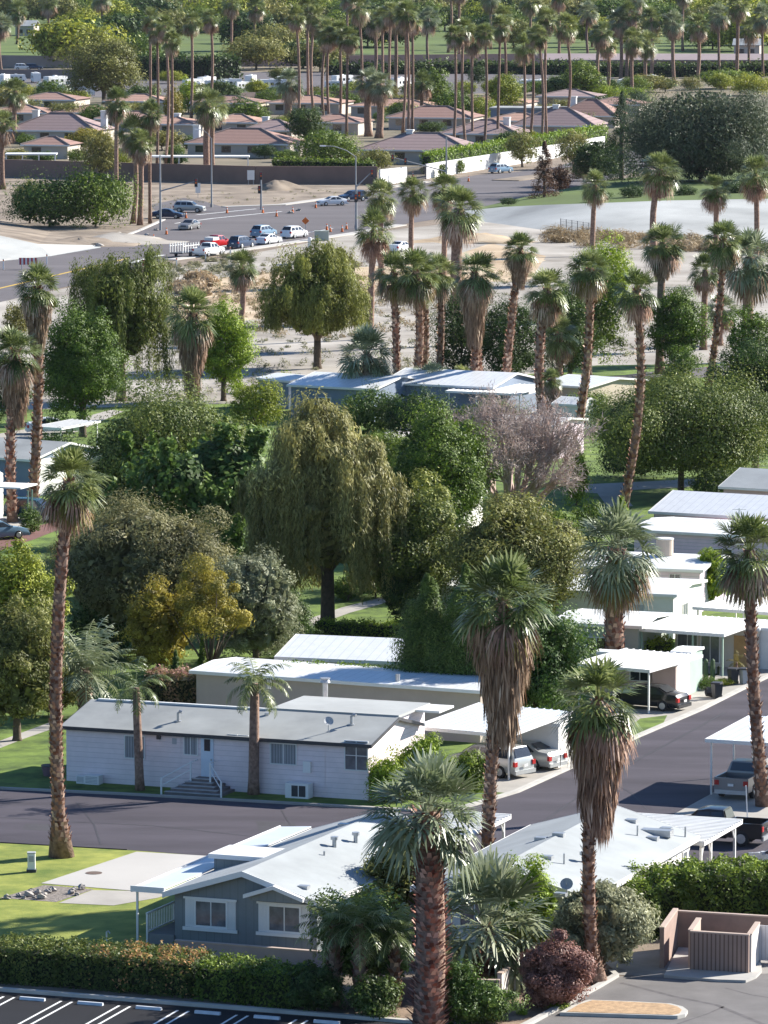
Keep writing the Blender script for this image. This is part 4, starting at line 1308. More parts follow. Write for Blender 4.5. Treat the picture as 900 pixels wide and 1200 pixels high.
def tree(kind, leafkey, label, xc, yb, yt, wpx, n=9000, seed=None, cat='tree', group=None, z=0.0, name=None, cb=.07, share=True):
    """a plant standing with its foot at pixel (xc, yb), its top at row yt, wpx pixels wide"""
    P = G(xc, yb, z)
    s = SC(P)
    H = ZT(P, yt) - z
    W = wpx / s * 1.14
    if share:
        sd = (seed or 0) % 4
        bH, bW = (10.0, 10.0)
        asp = H / W
        if asp > 1.35:
            bH, bW = 12.0, 7.5
        elif asp < .7:
            bH, bW = 7.0, 12.0
        key = (kind, leafkey, sd, bH, n, cb)
        if key not in _cache:
            _cache[key] = grow(kind, leafkey, 100 + sd * 17 + len(_cache), bH, bW, n, cb)
        cr, tr = _cache[key]
    else:
        bH, bW = H, W
        cr, tr = grow(kind, leafkey, seed or 1, H, W, n, cb)
    t = thing(name or ('shrub' if cat in ('shrub', 'bush') else 'tree'), label, cat, P, 0.0, group)
    rr = random.Random((seed or 1) * 7 + int(xc * 3 + yb))
    t.rotation_euler = (0, 0, rr.random() * 6.28 if share else 0)
    t.scale = (W / bW, W / bW, H / bH)
    part('trunk' if not tr.name.startswith('stem') else 'stem', tr, t)
    nm = cr.name.split('.')[0]
    part(nm, cr, t)
    return t

# fan palms: crown, skirt of dead leaves and trunk
def fan_leaf(rs, out, rnd, az, el, lp, lb, spread=105, nseg=15, tone=.5, droop=.35, hub=(0, 0, 0), r0=.12, fold=.05):
    d = np.array([math.cos(az) * math.cos(el), math.sin(az) * math.cos(el), math.sin(el)])
    side = np.array([-math.sin(az), math.cos(az), 0.0])
    up = np.cross(d, side)
    hub = np.array(hub) + np.array([math.cos(az) * r0, math.sin(az) * r0, 0])
    dn = np.array([0, 0, -1.0])
    p1 = hub + d * lp * .5 + dn * droop * lp * .06
    p2 = hub + d * lp + dn * droop * lp * .28
    w = lb * .035
    for a, c in ((hub, p1), (p1, p2)):
        out += [a - side * w, a + side * w, c + side * w * .8, c - side * w * .8]
        rnd.append(min(1, tone + .25))
    ax = unit((p2 - p1)[None])[0]
    nrm = unit(np.cross(ax, side)[None])[0]
    roll = rs.normal() * .25
    sd2 = side * math.cos(roll) + nrm * math.sin(roll)
    nr2 = np.cross(ax, sd2)
    da = 2 * math.radians(spread) / (nseg - 1)
    for i in range(nseg):
        th = -math.radians(spread) + da * i + rs.normal() * .03
        v = ax * math.cos(th) + sd2 * math.sin(th) + nr2 * (fold * (1 if i % 2 else -1) + .25 * (abs(th) / 1.8))
        v /= np.linalg.norm(v)
        ln = lb * (1 - .28 * (abs(th) / 1.83) ** 1.5) * (.92 + .16 * rs.random())
        pr = np.cross(v, nr2)
        pr /= np.linalg.norm(pr) + 1e-9
        hw = ln * .55 * math.sin(da / 2) * .95
        m = p2 + v * ln * .55 + dn * droop * ln * .10
        e = p2 + v * ln * .93 + dn * droop * ln * (.55 + .3 * rs.random())
        out += [p2 - pr * hw * .15, p2 + pr * hw * .15, m + pr * hw, m - pr * hw]
        out += [m - pr * hw, m + pr * hw, e + pr * hw * .18, e - pr * hw * .18]
        t_ = min(1, max(0, tone + rs.normal() * .16))
        rnd += [t_, min(1, t_ + .12)]
def palm_crown(seed, kind, ng=60, lo=-62):
    rs = np.random.RandomState(seed)
    out, rnd = [], []
    ga = 2.39996
    for i in range(ng):
        f = i / (ng - 1)
        el = math.radians(86 - (86 - lo) * f ** .9 + rs.normal() * 11)
        fan_leaf(rs, out, rnd, i * ga + rs.normal() * .2, el, .84 * (.75 + .45 * rs.random()), .92 * (.85 + .3 * rs.random()), nseg=19, tone=.6 - .2 * f + rs.normal() * .16, droop=.08 + .4 * f * f + .22 * rs.random(), spread=92, fold=.09)
    m = M[kind]
    V = np.array(out)
    return fastmesh('crown', V, np.arange(len(V)).reshape(-1, 4), m, rnd)
def palm_fringe(seed, n=16, key='palm_dead', lo=-82, hi=-28):
    rs = np.random.RandomState(seed)
    out, rnd = [], []
    for i in range(n):
        el = math.radians(hi + (lo - hi) * rs.random())
        fan_leaf(rs, out, rnd, rs.random() * 6.283, el, .72, .85, spread=60, nseg=13, tone=rs.random() * .8, droop=.9)
    V = np.array(out)
    return fastmesh('dead_fronds', V, np.arange(len(V)).reshape(-1, 4), M[key], rnd)
def palm_skirt(seed, n, flare=1.0):
    """unit skirt: hangs from z=0 to z=-1, radius about .3 wide at the top; scaled on each palm"""
    rs = np.random.RandomState(seed)
    P, N, T, l, w, r = [], [], [], [], [], []
    for i in range(n):
        f = rs.random()
        a = rs.random() * 6.283
        rad = (.62 - .40 * f ** .8) * (.75 + .35 * rs.random()) * flare
        ca, sa = math.cos(a), math.sin(a)
        for j in range(5):
            b = a + rs.normal() * .12
            rr = rad * (1 + rs.normal() * .10) * (1.25 if rs.random() < .06 else 1)
            P.append((math.cos(b) * rr, math.sin(b) * rr, -f * .86 - .05 - rs.random() * .08))
            N.append((ca + rs.normal() * .5, sa + rs.normal() * .5, .25))
            T.append((-ca * .10 + rs.normal() * .17, -sa * .10 + rs.normal() * .17, -1))
            l.append(.16 + .14 * rs.random())
            w.append(.026 + .03 * rs.random())
            r.append(min(1, max(0, rs.normal() * .25 + .4)))
    V, Q = quads(np.array(P), unit(np.array(N)), np.array(T), l, w)
    return fastmesh('skirt', V, Q, M['palm_dead'], r)
_pc = {}
def pc(kind, i):
    k = (kind, i)
    if k not in _pc:
        _pc[k] = {'g': lambda: palm_crown(50 + i, 'palm_green'), 'b': lambda: palm_crown(70 + i, 'palm_blue', 56, -45),
                  'f': lambda: palm_crown(90 + i, 'palm_green', 42, -35),
                  'd': lambda: palm_fringe(10 + i, 18), 'y': lambda: palm_fringe(30 + i, 9, 'palm_yellow', -65, -35), 's': lambda: palm_skirt(20 + i, 480, 1.0)}[kind]()
    return _pc[k]
def palm_trunk(pts, rad, boots, rs, rough=1.0):
    b = MB()
    b.tube(pts, rad, 12)
    me = bpy.data.meshes.new('trunk')
    me.from_pydata(b.v, [], b.f)
    me.materials.append(M['palm_trunk'])
    me.polygons.foreach_set('use_smooth', [True] * len(me.polygons))
    me.update()
    if not boots:
        return me, None
    zs = np.array([p[2] for p in pts])
    xs = np.array([p[0] for p in pts])
    ys = np.array([p[1] for p in pts])
    rr = np.array(rad)
    step = boots
    Z, A = [], []
    z = zs[0] + (zs[-1] - zs[0]) * .05
    row = 0
    while z < zs[-1]:
        r = np.interp(z, zs, rr)
        m = max(6, int(2 * math.pi * r / (step * 1.5)))
        for j in range(m):
            if rs.random() < .88:
                Z.append(z + rs.normal() * step * .25)
                A.append((j + .5 * (row % 2) + rs.normal() * .15) / m * 6.283)
        z += step * (1 + .2 * rs.normal())
        row += 1
    Z, A = np.array(Z), np.array(A)
    r = np.interp(Z, zs, rr)
    cx, cy_ = np.interp(Z, zs, xs), np.interp(Z, zs, ys)
    da = step * .62 / r
    o = step * (.35 + .6 * rs.random(len(Z))) * rough
    def pt(a, rad, z):
        return np.stack([cx + np.cos(a) * rad, cy_ + np.sin(a) * rad, z], 1)
    h = step * (1.0 + .5 * rs.random(len(Z)))
    V = np.stack([pt(A - da, r * .98, Z), pt(A + da, r * .98, Z), pt(A + da * .45, r + o, Z + h), pt(A - da * .45, r + o, Z + h)], 1).reshape(-1, 3)
    return me, fastmesh('leaf_bases', V, np.arange(len(V)).reshape(-1, 4), M['palm_boot'], rs.random(len(Z)))
_pn = [0]
near_variety = True
def palm(label, xb, yb, yt, xt=None, R_=None, rpx=None, skirt=0, kind='g', boots=0.0, dead=1, yel=0, z=0.0, group=None, flare=1.0, sw=1.0, name='fan_palm', cat='palm tree', base=1.3, rough=1.0, top_taper=.85):
    """foot at pixel (xb, yb), leaf tips up to row yt, crown centre above column xt; R_ crown radius in px, skirt length in px"""
    _pn[0] += 1
    i = _pn[0]
    rs = np.random.RandomState(1000 + i)
    P = G(xb, yb, z)
    s = SC(P)
    Rm = (R_ or 1.75 * s) / s
    top = ZT(P, yt) - z
    hub = top - .80 * Rm
    dx = ((xt if xt is not None else xb) - xb) / s
    t = thing(name, label, cat, P, 0.0, group)
    r0 = (rpx / s) if rpx else .30
    npts = 9
    pts, rad = [], []
    wob = rs.normal() * .02 * hub
    for k in range(npts):
        f = k / (npts - 1)
        pts.append((dx * f ** 1.25 + wob * math.sin(f * 3.14), wob * .5 * math.sin(f * 5), -.05 + (hub + .05) * f))
        fl = 1 + (base - 1) * max(0, 1 - f * hub / 1.2)
        rad.append(r0 * fl * (1 - (1 - top_taper) * f))
    tr, bo = palm_trunk(pts, rad, boots, rs, rough)
    tp = part('trunk', tr, t)
    if bo is not None:
        part('leaf_bases', bo, tp)
    sc_ = Rm / 1.75
    tilt = (rs.normal() * .06, rs.normal() * .06, rs.random() * 6.28)
    def put(nm, me, scale, rot, dz=0):
        o = part(nm, me, t)
        o.location = (dx, pts[-1][1], hub + dz)
        o.scale = scale
        o.rotation_euler = rot
        return o
    zq = sc_ * (.86 + .3 * rs.random())
    put('crown', pc('f' if kind == 'g' and i % 5 == 3 and near_variety else kind, i % (6 if kind == 'g' else 3)), (sc_, sc_, zq), tilt)
    if dead:
        put('dead_fronds', pc('d', i % 4), (sc_ * 1.12, sc_ * 1.12, sc_ * 1.15), (0, 0, rs.random() * 6))
    if yel:
        put('yellow_fronds', pc('y', i % 3), (sc_ * 1.1, sc_ * 1.1, sc_ * 1.12), (0, 0, rs.random() * 6))
    if skirt:
        k = max(.5, skirt / s - .34 * Rm)
        q = sw * Rm * .70
        o = put('skirt', pc('s', i % 3), (q, q, k), (0, 0, rs.random() * 6), -.46 * Rm)
        o.location.x = dx * .97
    return t
def feather_crown(seed, key, nf=22, nl=22, lo=-30, arch=.9):
    rs = np.random.RandomState(seed)
    out, rnd = [], []
    for i in range(nf):
        f = i / (nf - 1)
        az = i * 2.39996 + rs.normal() * .2
        el = math.radians(82 - (82 - lo) * f + rs.normal() * 5)
        h = np.array([math.cos(az), math.sin(az), 0])
        side = np.array([-math.sin(az), math.cos(az), 0])
        ln = 2.6 * (.8 + .35 * rs.random())
        pts = []
        p = np.zeros(3)
        e = el
        for k in range(nl + 1):
            pts.append(p.copy())
            p = p + (h * math.cos(e) + np.array([0, 0, math.sin(e)])) * ln / nl
            e -= arch * 2.0 / nl * (.4 + k / nl)
        tone = rs.random()
        for k in range(2, nl):
            a, c = pts[k], pts[k + 1]
            d = c - a
            d /= np.linalg.norm(d)
            L = .62 * math.sin(math.pi * min(1, .12 + .95 * k / nl)) ** .6 * (.85 + .3 * rs.random())
            for sg in (-1, 1):
                v = side * sg + d * .55 + np.array([0, 0, -.35 + rs.normal() * .2])
                v /= np.linalg.norm(v)
                e_ = a + v * L + np.array([0, 0, -.18 * L])
                m_ = a + v * L * .5
                w = d * .035
                out += [a - w * .5, a + w * .5, m_ + w, m_ - w]
                out += [m_ - w, m_ + w, e_ + w * .2, e_ - w * .2]
                rnd += [min(1, max(0, tone * .6 + rs.random() * .4))] * 2
            w = side * .022
            out += [a - w, a + w, c + w, c - w]
            rnd.append(.9)
    V = np.array(out)
    return fastmesh('crown', V, np.arange(len(V)).reshape(-1, 4), M[key], rnd)
_fc = {}
def feather_palm(label, xb, yb, yt, R_, rpx, key='palm_green', nf=22, xt=None, lo=-30, boots=.0, z=0.0, group=None, cat='palm tree', arch=.9, name='feather_palm', thin=1.0):
    _pn[0] += 1
    i = _pn[0]
    rs = np.random.RandomState(3000 + i)
    P = G(xb, yb, z)
    s = SC(P)
    Rm = R_ / s
    top = ZT(P, yt) - z
    hub = max(.25, top - .72 * Rm)
    k = (key, nf, lo, i % 2, arch)
    if k not in _fc:
        _fc[k] = feather_crown(200 + i, key, nf, 22, lo, arch)
    t = thing(name, label, cat, P, 0.0, group)
    dx = ((xt if xt is not None else xb) - xb) / s
    r0 = rpx / s
    pts = [(dx * f, .0, -.05 + (hub + .05) * f) for f in (0, .15, .4, .7, 1)]
    rad = [r0 * 1.25, r0 * 1.05, r0, r0 * .95, r0 * .8]
    tr, bo = palm_trunk(pts, rad, boots, rs)
    tp = part('trunk', tr, t)
    if bo is not None:
        part('leaf_bases', bo, tp)
    o = part('crown', _fc[k], t)
    o.location = (dx, 0, hub)
    q = Rm / 2.2
    o.scale = (q, q, q)
    o.rotation_euler = (0, 0, rs.random() * 6)
    return t
def hedge(label, pxs, width, h, key, leaf=.16, dens=130, z=0.0, seed=5, name='hedge', cat='hedge', bump=.18, group=None, hs=None, top_key=None, taper=1.0, bloom=None):
    """clipped growth along a line on the ground: a dark twiggy core inside a coat of leaves"""
    rs = np.random.RandomState(seed)
    P = [Vector((*g2(x, y, z), z)) for x, y in pxs]
    o0 = P[0].copy()
    P = [p - o0 for p in P]
    t = thing(name, label, cat, o0, 0.0, group)
    hs = hs or [h] * len(P)
    core = MB()
    Cs, Ns = [], []
    for a, c, ha, hc in zip(P[:-1], P[1:], hs[:-1], hs[1:]):
        d = c - a
        ln = d.length
        d.normalize()
        sd = Vector((-d.y, d.x, 0))
        w = width / 2
        q = w * .72
        core.prism([a - sd * q, c - sd * q, c + sd * q, a + sd * q], 0, [ha * .84, hc * .84, hc * .84, ha * .84])
        def add(n, f):
            if n < 1:
                return
            u_ = rs.random(int(n))
            v_ = rs.random(int(n))
            for uu, vv in zip(u_, v_):
                p, nn = f(uu, vv)
                Cs.append(tuple(p))
                Ns.append(tuple(nn))
        for sg in (-1, 1):
            add(ln * (ha + hc) / 2 * dens, lambda uu, vv: (a + d * ln * uu + sd * sg * w * (1 - (1 - taper) * vv) + Vector((0, 0, vv * (ha + (hc - ha) * uu))), sd * sg + Vector((0, 0, .35))))
        add(ln * width * dens * 1.2, lambda uu, vv: (a + d * ln * uu + sd * (vv - .5) * 2 * w * taper + Vector((0, 0, ha + (hc - ha) * uu)), Vector((0, 0, 1))))
        for e, sg in ((a, -1), (c, 1)):
            hh_ = ha if sg < 0 else hc
            add(width * hh_ * dens, lambda uu, vv: (e + sd * (uu - .5) * width + Vector((0, 0, vv * hh_)), d * sg + Vector((0, 0, .3))))
    Cs, Ns = np.array(Cs), unit(np.array(Ns))
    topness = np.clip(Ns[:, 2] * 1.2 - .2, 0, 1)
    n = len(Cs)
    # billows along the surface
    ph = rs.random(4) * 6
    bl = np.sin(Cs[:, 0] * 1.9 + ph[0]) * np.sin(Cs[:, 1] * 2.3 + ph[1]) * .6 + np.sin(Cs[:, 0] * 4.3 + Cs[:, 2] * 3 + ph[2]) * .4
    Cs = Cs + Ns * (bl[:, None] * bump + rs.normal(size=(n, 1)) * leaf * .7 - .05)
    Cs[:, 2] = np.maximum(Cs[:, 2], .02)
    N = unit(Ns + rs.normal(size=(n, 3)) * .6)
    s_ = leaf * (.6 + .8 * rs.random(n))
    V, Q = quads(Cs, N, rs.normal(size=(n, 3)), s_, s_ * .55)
    tone = np.clip(rs.random(n) * (.45 + .45 * topness) + bl * .2 + .1 * topness, 0, 1)  # light put into leaf tone: tops lighter, sides turned from the sun darker
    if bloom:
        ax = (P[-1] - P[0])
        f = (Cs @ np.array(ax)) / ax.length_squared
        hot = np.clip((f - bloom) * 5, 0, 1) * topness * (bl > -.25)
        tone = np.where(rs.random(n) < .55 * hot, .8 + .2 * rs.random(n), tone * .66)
    core.build('stem', M['core'], t)
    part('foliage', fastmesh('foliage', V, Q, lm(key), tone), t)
    return t
# ------------------------------------------------------------------ trees, shrubs and hedges of the park (nearest first)
ORD = ['first', 'second', 'third', 'fourth', 'fifth', 'sixth', 'seventh', 'eighth', 'ninth', 'tenth', 'eleventh', 'twelfth', 'thirteenth', 'fourteenth', 'fifteenth', 'sixteenth', 'seventeenth', 'eighteenth', 'nineteenth', 'twentieth',
       'twenty-first', 'twenty-second', 'twenty-third', 'twenty-fourth', 'twenty-fifth', 'twenty-sixth', 'twenty-seventh', 'twenty-eighth', 'twenty-ninth', 'thirtieth', 'thirty-first', 'thirty-second', 'thirty-third', 'thirty-fourth', 'thirty-fifth', 'thirty-sixth', 'thirty-seventh', 'thirty-eighth', 'thirty-ninth', 'fortieth']
def nth(i):
    tens = ['', '', 'twenty', 'thirty', 'forty', 'fifty', 'sixty', 'seventy', 'eighty', 'ninety']
    if i < 40:
        return ORD[i]
    return tens[(i + 1) // 10] + '-' + ORD[(i + 1) % 10 - 1] if (i + 1) % 10 else {50: 'fiftieth', 60: 'sixtieth', 70: 'seventieth', 80: 'eightieth', 90: 'ninetieth'}.get(i + 1, 'last')
# foreground fan palms
palm('tall slim fan palm with a pale flared foot on the lawn beside the street', 72, 1004, 528, 84, 45, 7.5, boots=.17, dead=1, yel=1, base=2.1, skirt=48, sw=.8, rough=.8)
palm('tall fan palm with a long brown skirt between the two gabled roofs', 570, 1032, 655, 589, 60, 7.5, skirt=165, boots=.17, yel=1, sw=1.35)
palm('fan palm with a shaggy tan skirt rising above the maroon bush', 696, 1152, 772, 700, 60, 7.5, skirt=158, boots=.16, sw=1.3, base=2.3, yel=1)
palm('stout fan palm with a rough dark trunk and grey green fronds at the bottom edge', 502, 1212, 890, 500, 78, 19, kind='b', boots=.19, dead=0, base=1.05, rough=2.0, top_taper=.8)
palm('thick trunked grey green fan palm standing before the white roofs', 721, 790, 598, 722, 56, 11, kind='b', boots=.25, dead=1, yel=1)
palm('fan palm with a curved trunk rising behind the grey pickup', 894, 945, 606, 876, 48, 7, boots=.18, dead=1, yel=1)
# low and clustering palms
palm('bushy low fan palm with fine grey green leaves above the low white wall', 568, 1154, 1012, 570, 92, 8, kind='b', boots=.2, dead=0)
for x, yb, yt, r, rp, lab in ((392, 1178, 1052, 46, 7, 'dark leafy palm in shade nearest the corner of the slate grey home'), (421, 1182, 1046, 52, 7, 'middle dark palm of the shaded clump beside the stout trunk'),
                         (463, 1180, 1062, 44, 6, 'shaded palm of the dark clump touching the stout trunk')):
    feather_palm(lab, x, yb, yt, r, rp, 'palm_green', 30, boots=.2, arch=.8, group='palms of the dark clump')
feather_palm('half grown queen palm with a pale trunk at the left of the lilac home', 164, 926, 776, 42, 5, 'palm_green', 14, xt=160, arch=1.2)
feather_palm('queen palm with a swelling pale trunk in front of the lilac home windows', 297, 931, 768, 46, 6, 'palm_green', 18, xt=299, arch=1.1)
feather_palm('low silvery green palm spreading behind the left end of the lilac home', 100, 842, 742, 62, 8, 'palm_blue', 30, boots=.2, lo=-25, arch=.6)
# shrubs of the foreground
tree('bush', 'maroon', 'clipped maroon leaved bush next to the foot of a palm', 650, 1180, 1098, 80, 15000, 3, 'bush', share=False)
tree('fine', 'silver', 'grey green bush with wispy twigs between the palm trunk and the high hedge', 702, 1140, 1030, 108, 12000, 4, 'bush', share=False)
tree('bush', 'bright', 'bright green leafy shrub against the pale roof, above the low white wall', 620, 1122, 1012, 78, 9000, 5, 'shrub', share=False)
tree('bush', 'deep', 'glossy green shrub at the foot of the low fine leaved palm', 562, 1200, 1142, 74, 5000, 6, 'shrub', share=False)
tree('bush', 'deep', 'green shrub spilling over the planter between palm trunk and parking lot', 536, 1206, 1120, 62, 4000, 8, 'shrub', share=False)
tree('fine', 'olive', 'thin grey twiggy shrub behind the stout palm trunk', 470, 1090, 975, 90, 3500, 9, 'shrub', share=False)
tree('bush', 'dark', 'dark shaded shrub under the palm clump beside the hedge', 370, 1185, 1128, 60, 4000, 10, 'shrub', share=False)
tree('bush', 'dark', 'dark low shrub filling the shade between two palm trunks', 440, 1190, 1140, 60, 4000, 12, 'shrub', share=False)
tree('broad', 'deep', 'dense leafy tree in front of the grey home corner, crowned by sun', 425, 1168, 1035, 108, 8000, 13, share=False)
for x, y, w, h, l in ((737, 1152, 22, 10, 'tuft of bright grass at the foot of the skirted palm, by the kerb end'), (655, 1182, 26, 10, 'tuft of bright grass in the planter below the maroon bush'), (612, 1190, 14, 8, 'small grass tuft near the left end of the planter kerb')):
    tree('bush', 'bright', l, x - 40 if x > 700 else x, y, y - h, w, 900, 21, 'plant', name='grass_tuft')
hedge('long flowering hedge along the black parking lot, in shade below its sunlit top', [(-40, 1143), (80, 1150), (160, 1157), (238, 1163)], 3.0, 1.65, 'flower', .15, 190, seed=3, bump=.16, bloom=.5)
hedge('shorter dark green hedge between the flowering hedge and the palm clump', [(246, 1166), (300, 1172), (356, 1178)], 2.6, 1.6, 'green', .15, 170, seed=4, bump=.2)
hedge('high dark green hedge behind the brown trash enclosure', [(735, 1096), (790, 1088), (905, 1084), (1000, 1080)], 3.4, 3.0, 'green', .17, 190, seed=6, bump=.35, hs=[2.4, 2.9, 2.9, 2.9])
tree('bush', 'bright', 'round dark hedge ball at the right end of the lilac home', 458, 938, 882, 58, 5000, 14, 'bush', share=False)
tree('bush', 'bright', 'tall bright green shrub beside the sunlit end wall of the lilac home', 495, 932, 858, 62, 6000, 15, 'shrub', share=False)
tree('bush', 'green', 'rounded olive green shrub next to the parked silver van', 549, 927, 876, 52, 4000, 16, 'shrub', share=False)
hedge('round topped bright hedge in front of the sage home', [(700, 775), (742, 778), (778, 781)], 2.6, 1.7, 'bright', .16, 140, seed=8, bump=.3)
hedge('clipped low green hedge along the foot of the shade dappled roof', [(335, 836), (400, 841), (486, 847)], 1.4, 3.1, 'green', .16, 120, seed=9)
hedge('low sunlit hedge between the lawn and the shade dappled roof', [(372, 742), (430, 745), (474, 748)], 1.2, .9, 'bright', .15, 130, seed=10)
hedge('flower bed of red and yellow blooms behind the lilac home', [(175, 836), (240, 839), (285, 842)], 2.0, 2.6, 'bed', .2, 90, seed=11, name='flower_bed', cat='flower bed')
# trees of the park
tree('weep', 'weep', 'huge weeping tree with olive brown hanging foliage in the middle', 384, 736, 466, 150, 60000, 31, share=False, cb=.12)
tree('broad', 'mixed', 'broad leafy tree with yellow green top left of the weeping tree', 205, 660, 450, 232, 36000, 32, share=False)
tree('upright', 'deep', 'deep green tree of upright leafy shoots beside the weeping tree', 236, 704, 512, 172, 26000, 33, share=False)
tree('fine', 'brown', 'broad brownish tree with fine drooping foliage behind the yellow tree', 170, 768, 583, 200, 42000, 34, share=False)
tree('fine', 'silver', 'silvery grey tree beside the yellow flowering tree', 300, 785, 640, 92, 16000, 35, share=False)
tree('airy', 'yellow', 'small yellow blossoming tree on thin dark stems over the lawn', 246, 806, 662, 104, 9000, 36, share=False)
tree('fine', 'mustard', 'olive fine leaved tree at the left, above the low silvery palm', 186, 800, 680, 76, 8000, 37, share=False)
tree('broad', 'lime', 'light green big leaved tree at the left edge', 18, 812, 640, 108, 9000, 38, share=False)
tree('fine', 'olive', 'olive brown tree at the left edge in front of the light green one', 20, 868, 702, 105, 16000, 39, share=False)
tree('cypress', 'deep', 'small dark columnar cypress behind the lilac roof', 206, 826, 760, 14, 2500, 40, share=False)
tree('cypress', 'green', 'thin columnar cypress right of the small dark cypress', 237, 812, 745, 10, 1500, 41, share=False)
tree('broad', 'mixed', 'sunlit yellow green tree right of the weeping tree', 486, 734, 565, 116, 18000, 42, share=False)
tree('bush', 'dark', 'dark leafy shrub tree under the sunlit yellow green tree', 478, 738, 640, 62, 8000, 43, share=False)
tree('broad', 'green', 'dark glossy tree behind the bare pink grey tree', 516, 655, 468, 120, 18000, 44, share=False)
tree('bare', 'dead', 'bare pinkish grey tree with spreading leafless branches', 598, 640, 452, 185, 2200, 45, share=False)
tree('broad', 'olive', 'dull dark green tree below the bare tree', 602, 750, 582, 152, 26000, 46, share=False)
tree('cypress', 'deep', 'dense dark tapering hedge tree, left one of the pair over the white roof', 502, 846, 668, 88, 26000, 47, share=False)
tree('cypress', 'deep', 'dense dark tapering hedge tree, right one of the pair beside the skirted palm', 546, 850, 656, 84, 26000, 48, share=False)
tree('broad', 'deep', 'leafy green tree behind the skirted palm and in front of the pale carport', 628, 852, 706, 112, 14000, 49, share=False)
tree('cypress', 'bright', 'light green upright shrub tree at the right side of the bare tree', 676, 592, 515, 38, 5000, 50, share=False)
tree('cypress', 'bright', 'small pointed bright green conifer below the tall leaning palm trunk', 728, 640, 578, 24, 3000, 51, share=False)
tree('broad', 'mixed', 'big spreading shade tree with a split pale trunk on the right lawn', 798, 580, 438, 214, 46000, 52, share=False, cb=.1)
tree('broad', 'dark', 'dark dense tree at the right edge above the pinkish home', 885, 560, 388, 110, 14000, 53, share=False)
tree('bush', 'dark', 'dark round shrub between the split trunk and the pinkish home', 838, 588, 545, 60, 4000, 54, 'shrub', share=False)
tree('bush', 'deep', 'green shrub climbing the front of a lavender home', 796, 652, 612, 48, 3000, 55, 'shrub', share=False)
tree('fine', 'bright', 'feathery light green tall shrub in front of the white end wall', 834, 712, 640, 38, 4000, 56, 'shrub', share=False)
tree('fine', 'brown', 'brownish twiggy shrub beside the bright conifer', 662, 700, 605, 40, 4000, 57, 'shrub', share=False)
tree('broad', 'green', 'round crowned green tree behind the two left palms', 97, 512, 352, 92, 18000, 58, share=False)
tree('weep', 'pepper', 'tall pepper tree with loose hanging sprays before the far road', 142, 470, 286, 108, 22000, 59, share=False)
tree('broad', 'bright', 'green tree behind the short palm with a full skirt', 262, 470, 352, 66, 9000, 60, share=False)
tree('weep', 'pepper', 'pepper tree with a bare dark trunk alone on the desert lot', 372, 432, 286, 118, 30000, 61, share=False, cb=.3)
tree('fine', 'olive', 'small dull tree behind the lone pepper tree', 395, 380, 280, 52, 5000, 62, share=False)
tree('bush', 'dark', 'mass of dark evergreen shrubs behind the palm trunks, left half', 540, 445, 338, 72, 9000, 63, 'shrub', share=False)
tree('bush', 'dark', 'mass of dark evergreen shrubs behind the palm trunks, right half', 597, 450, 340, 78, 9000, 64, 'shrub', share=False)
tree('broad', 'green', 'leafy green tree between the two skirted palms, middle right', 690, 440, 300, 88, 10000, 65, share=False)
tree('broad', 'bright', 'rounded yellow green tree behind the palm at the sandy wash', 712, 375, 278, 62, 8000, 66, share=False)
tree('broad', 'dark', 'dark tree trunked in shade behind the twin palms', 668, 455, 340, 60, 7000, 67, share=False)
tree('broad', 'green', 'round feathery green tree left of the leaning palm', 792, 442, 332, 66, 9000, 68, share=False)
tree('bush', 'deep', 'spiky green low palmetto like shrub below the round feathery tree', 795, 470, 405, 40, 4000, 69, 'shrub', share=False)
tree('broad', 'green', 'dull green tree standing by the lane at far right', 880, 470, 350, 60, 7000, 70, share=False)
tree('bush', 'lime', 'low leafy shrubs in front of the blue grey home', 300, 505, 442, 66, 5000, 71, 'shrub', share=False)
tree('bush', 'green', 'green shrub under the carport awning by the palm trunks', 530, 520, 475, 66, 5000, 72, 'shrub', share=False)
tree('bush', 'bright', 'yellow green shrub on the sandy lot below the pepper tree', 330, 462, 435, 36, 2000, 73, 'shrub')
tree('bush', 'olive', 'grey green bush left of the two tall left palms', 20, 395, 350, 34, 2500, 74, 'bush')
tree('fine', 'silver', 'pale grey scrub bush below the grey green bush at left', 18, 420, 388, 30, 2000, 75, 'bush')
tree('broad', 'dark', 'dark small tree beside the upper street at the left edge', 14, 505, 415, 48, 5000, 76)
tree('bush', 'deep', 'dark green shrub at the edge of the red brown paving', 36, 626, 592, 28, 2000, 77, 'shrub')
tree('bush', 'dark', 'dark clipped bush beside the side path near the palm foot', 300, 770, 722, 40, 2500, 78, 'bush')
tree('bush', 'green', 'green shrub on the shady lawn right of the weeping trunk', 408, 704, 672, 40, 2000, 79, 'shrub')
tree('bush', 'deep', 'round shrub below the dark dense tree at the right edge', 862, 545, 505, 50, 3000, 80, 'shrub')
tree('bush', 'green', 'low plants along the right side of the long lavender roof', 690, 640, 585, 40, 2500, 81, 'shrub')

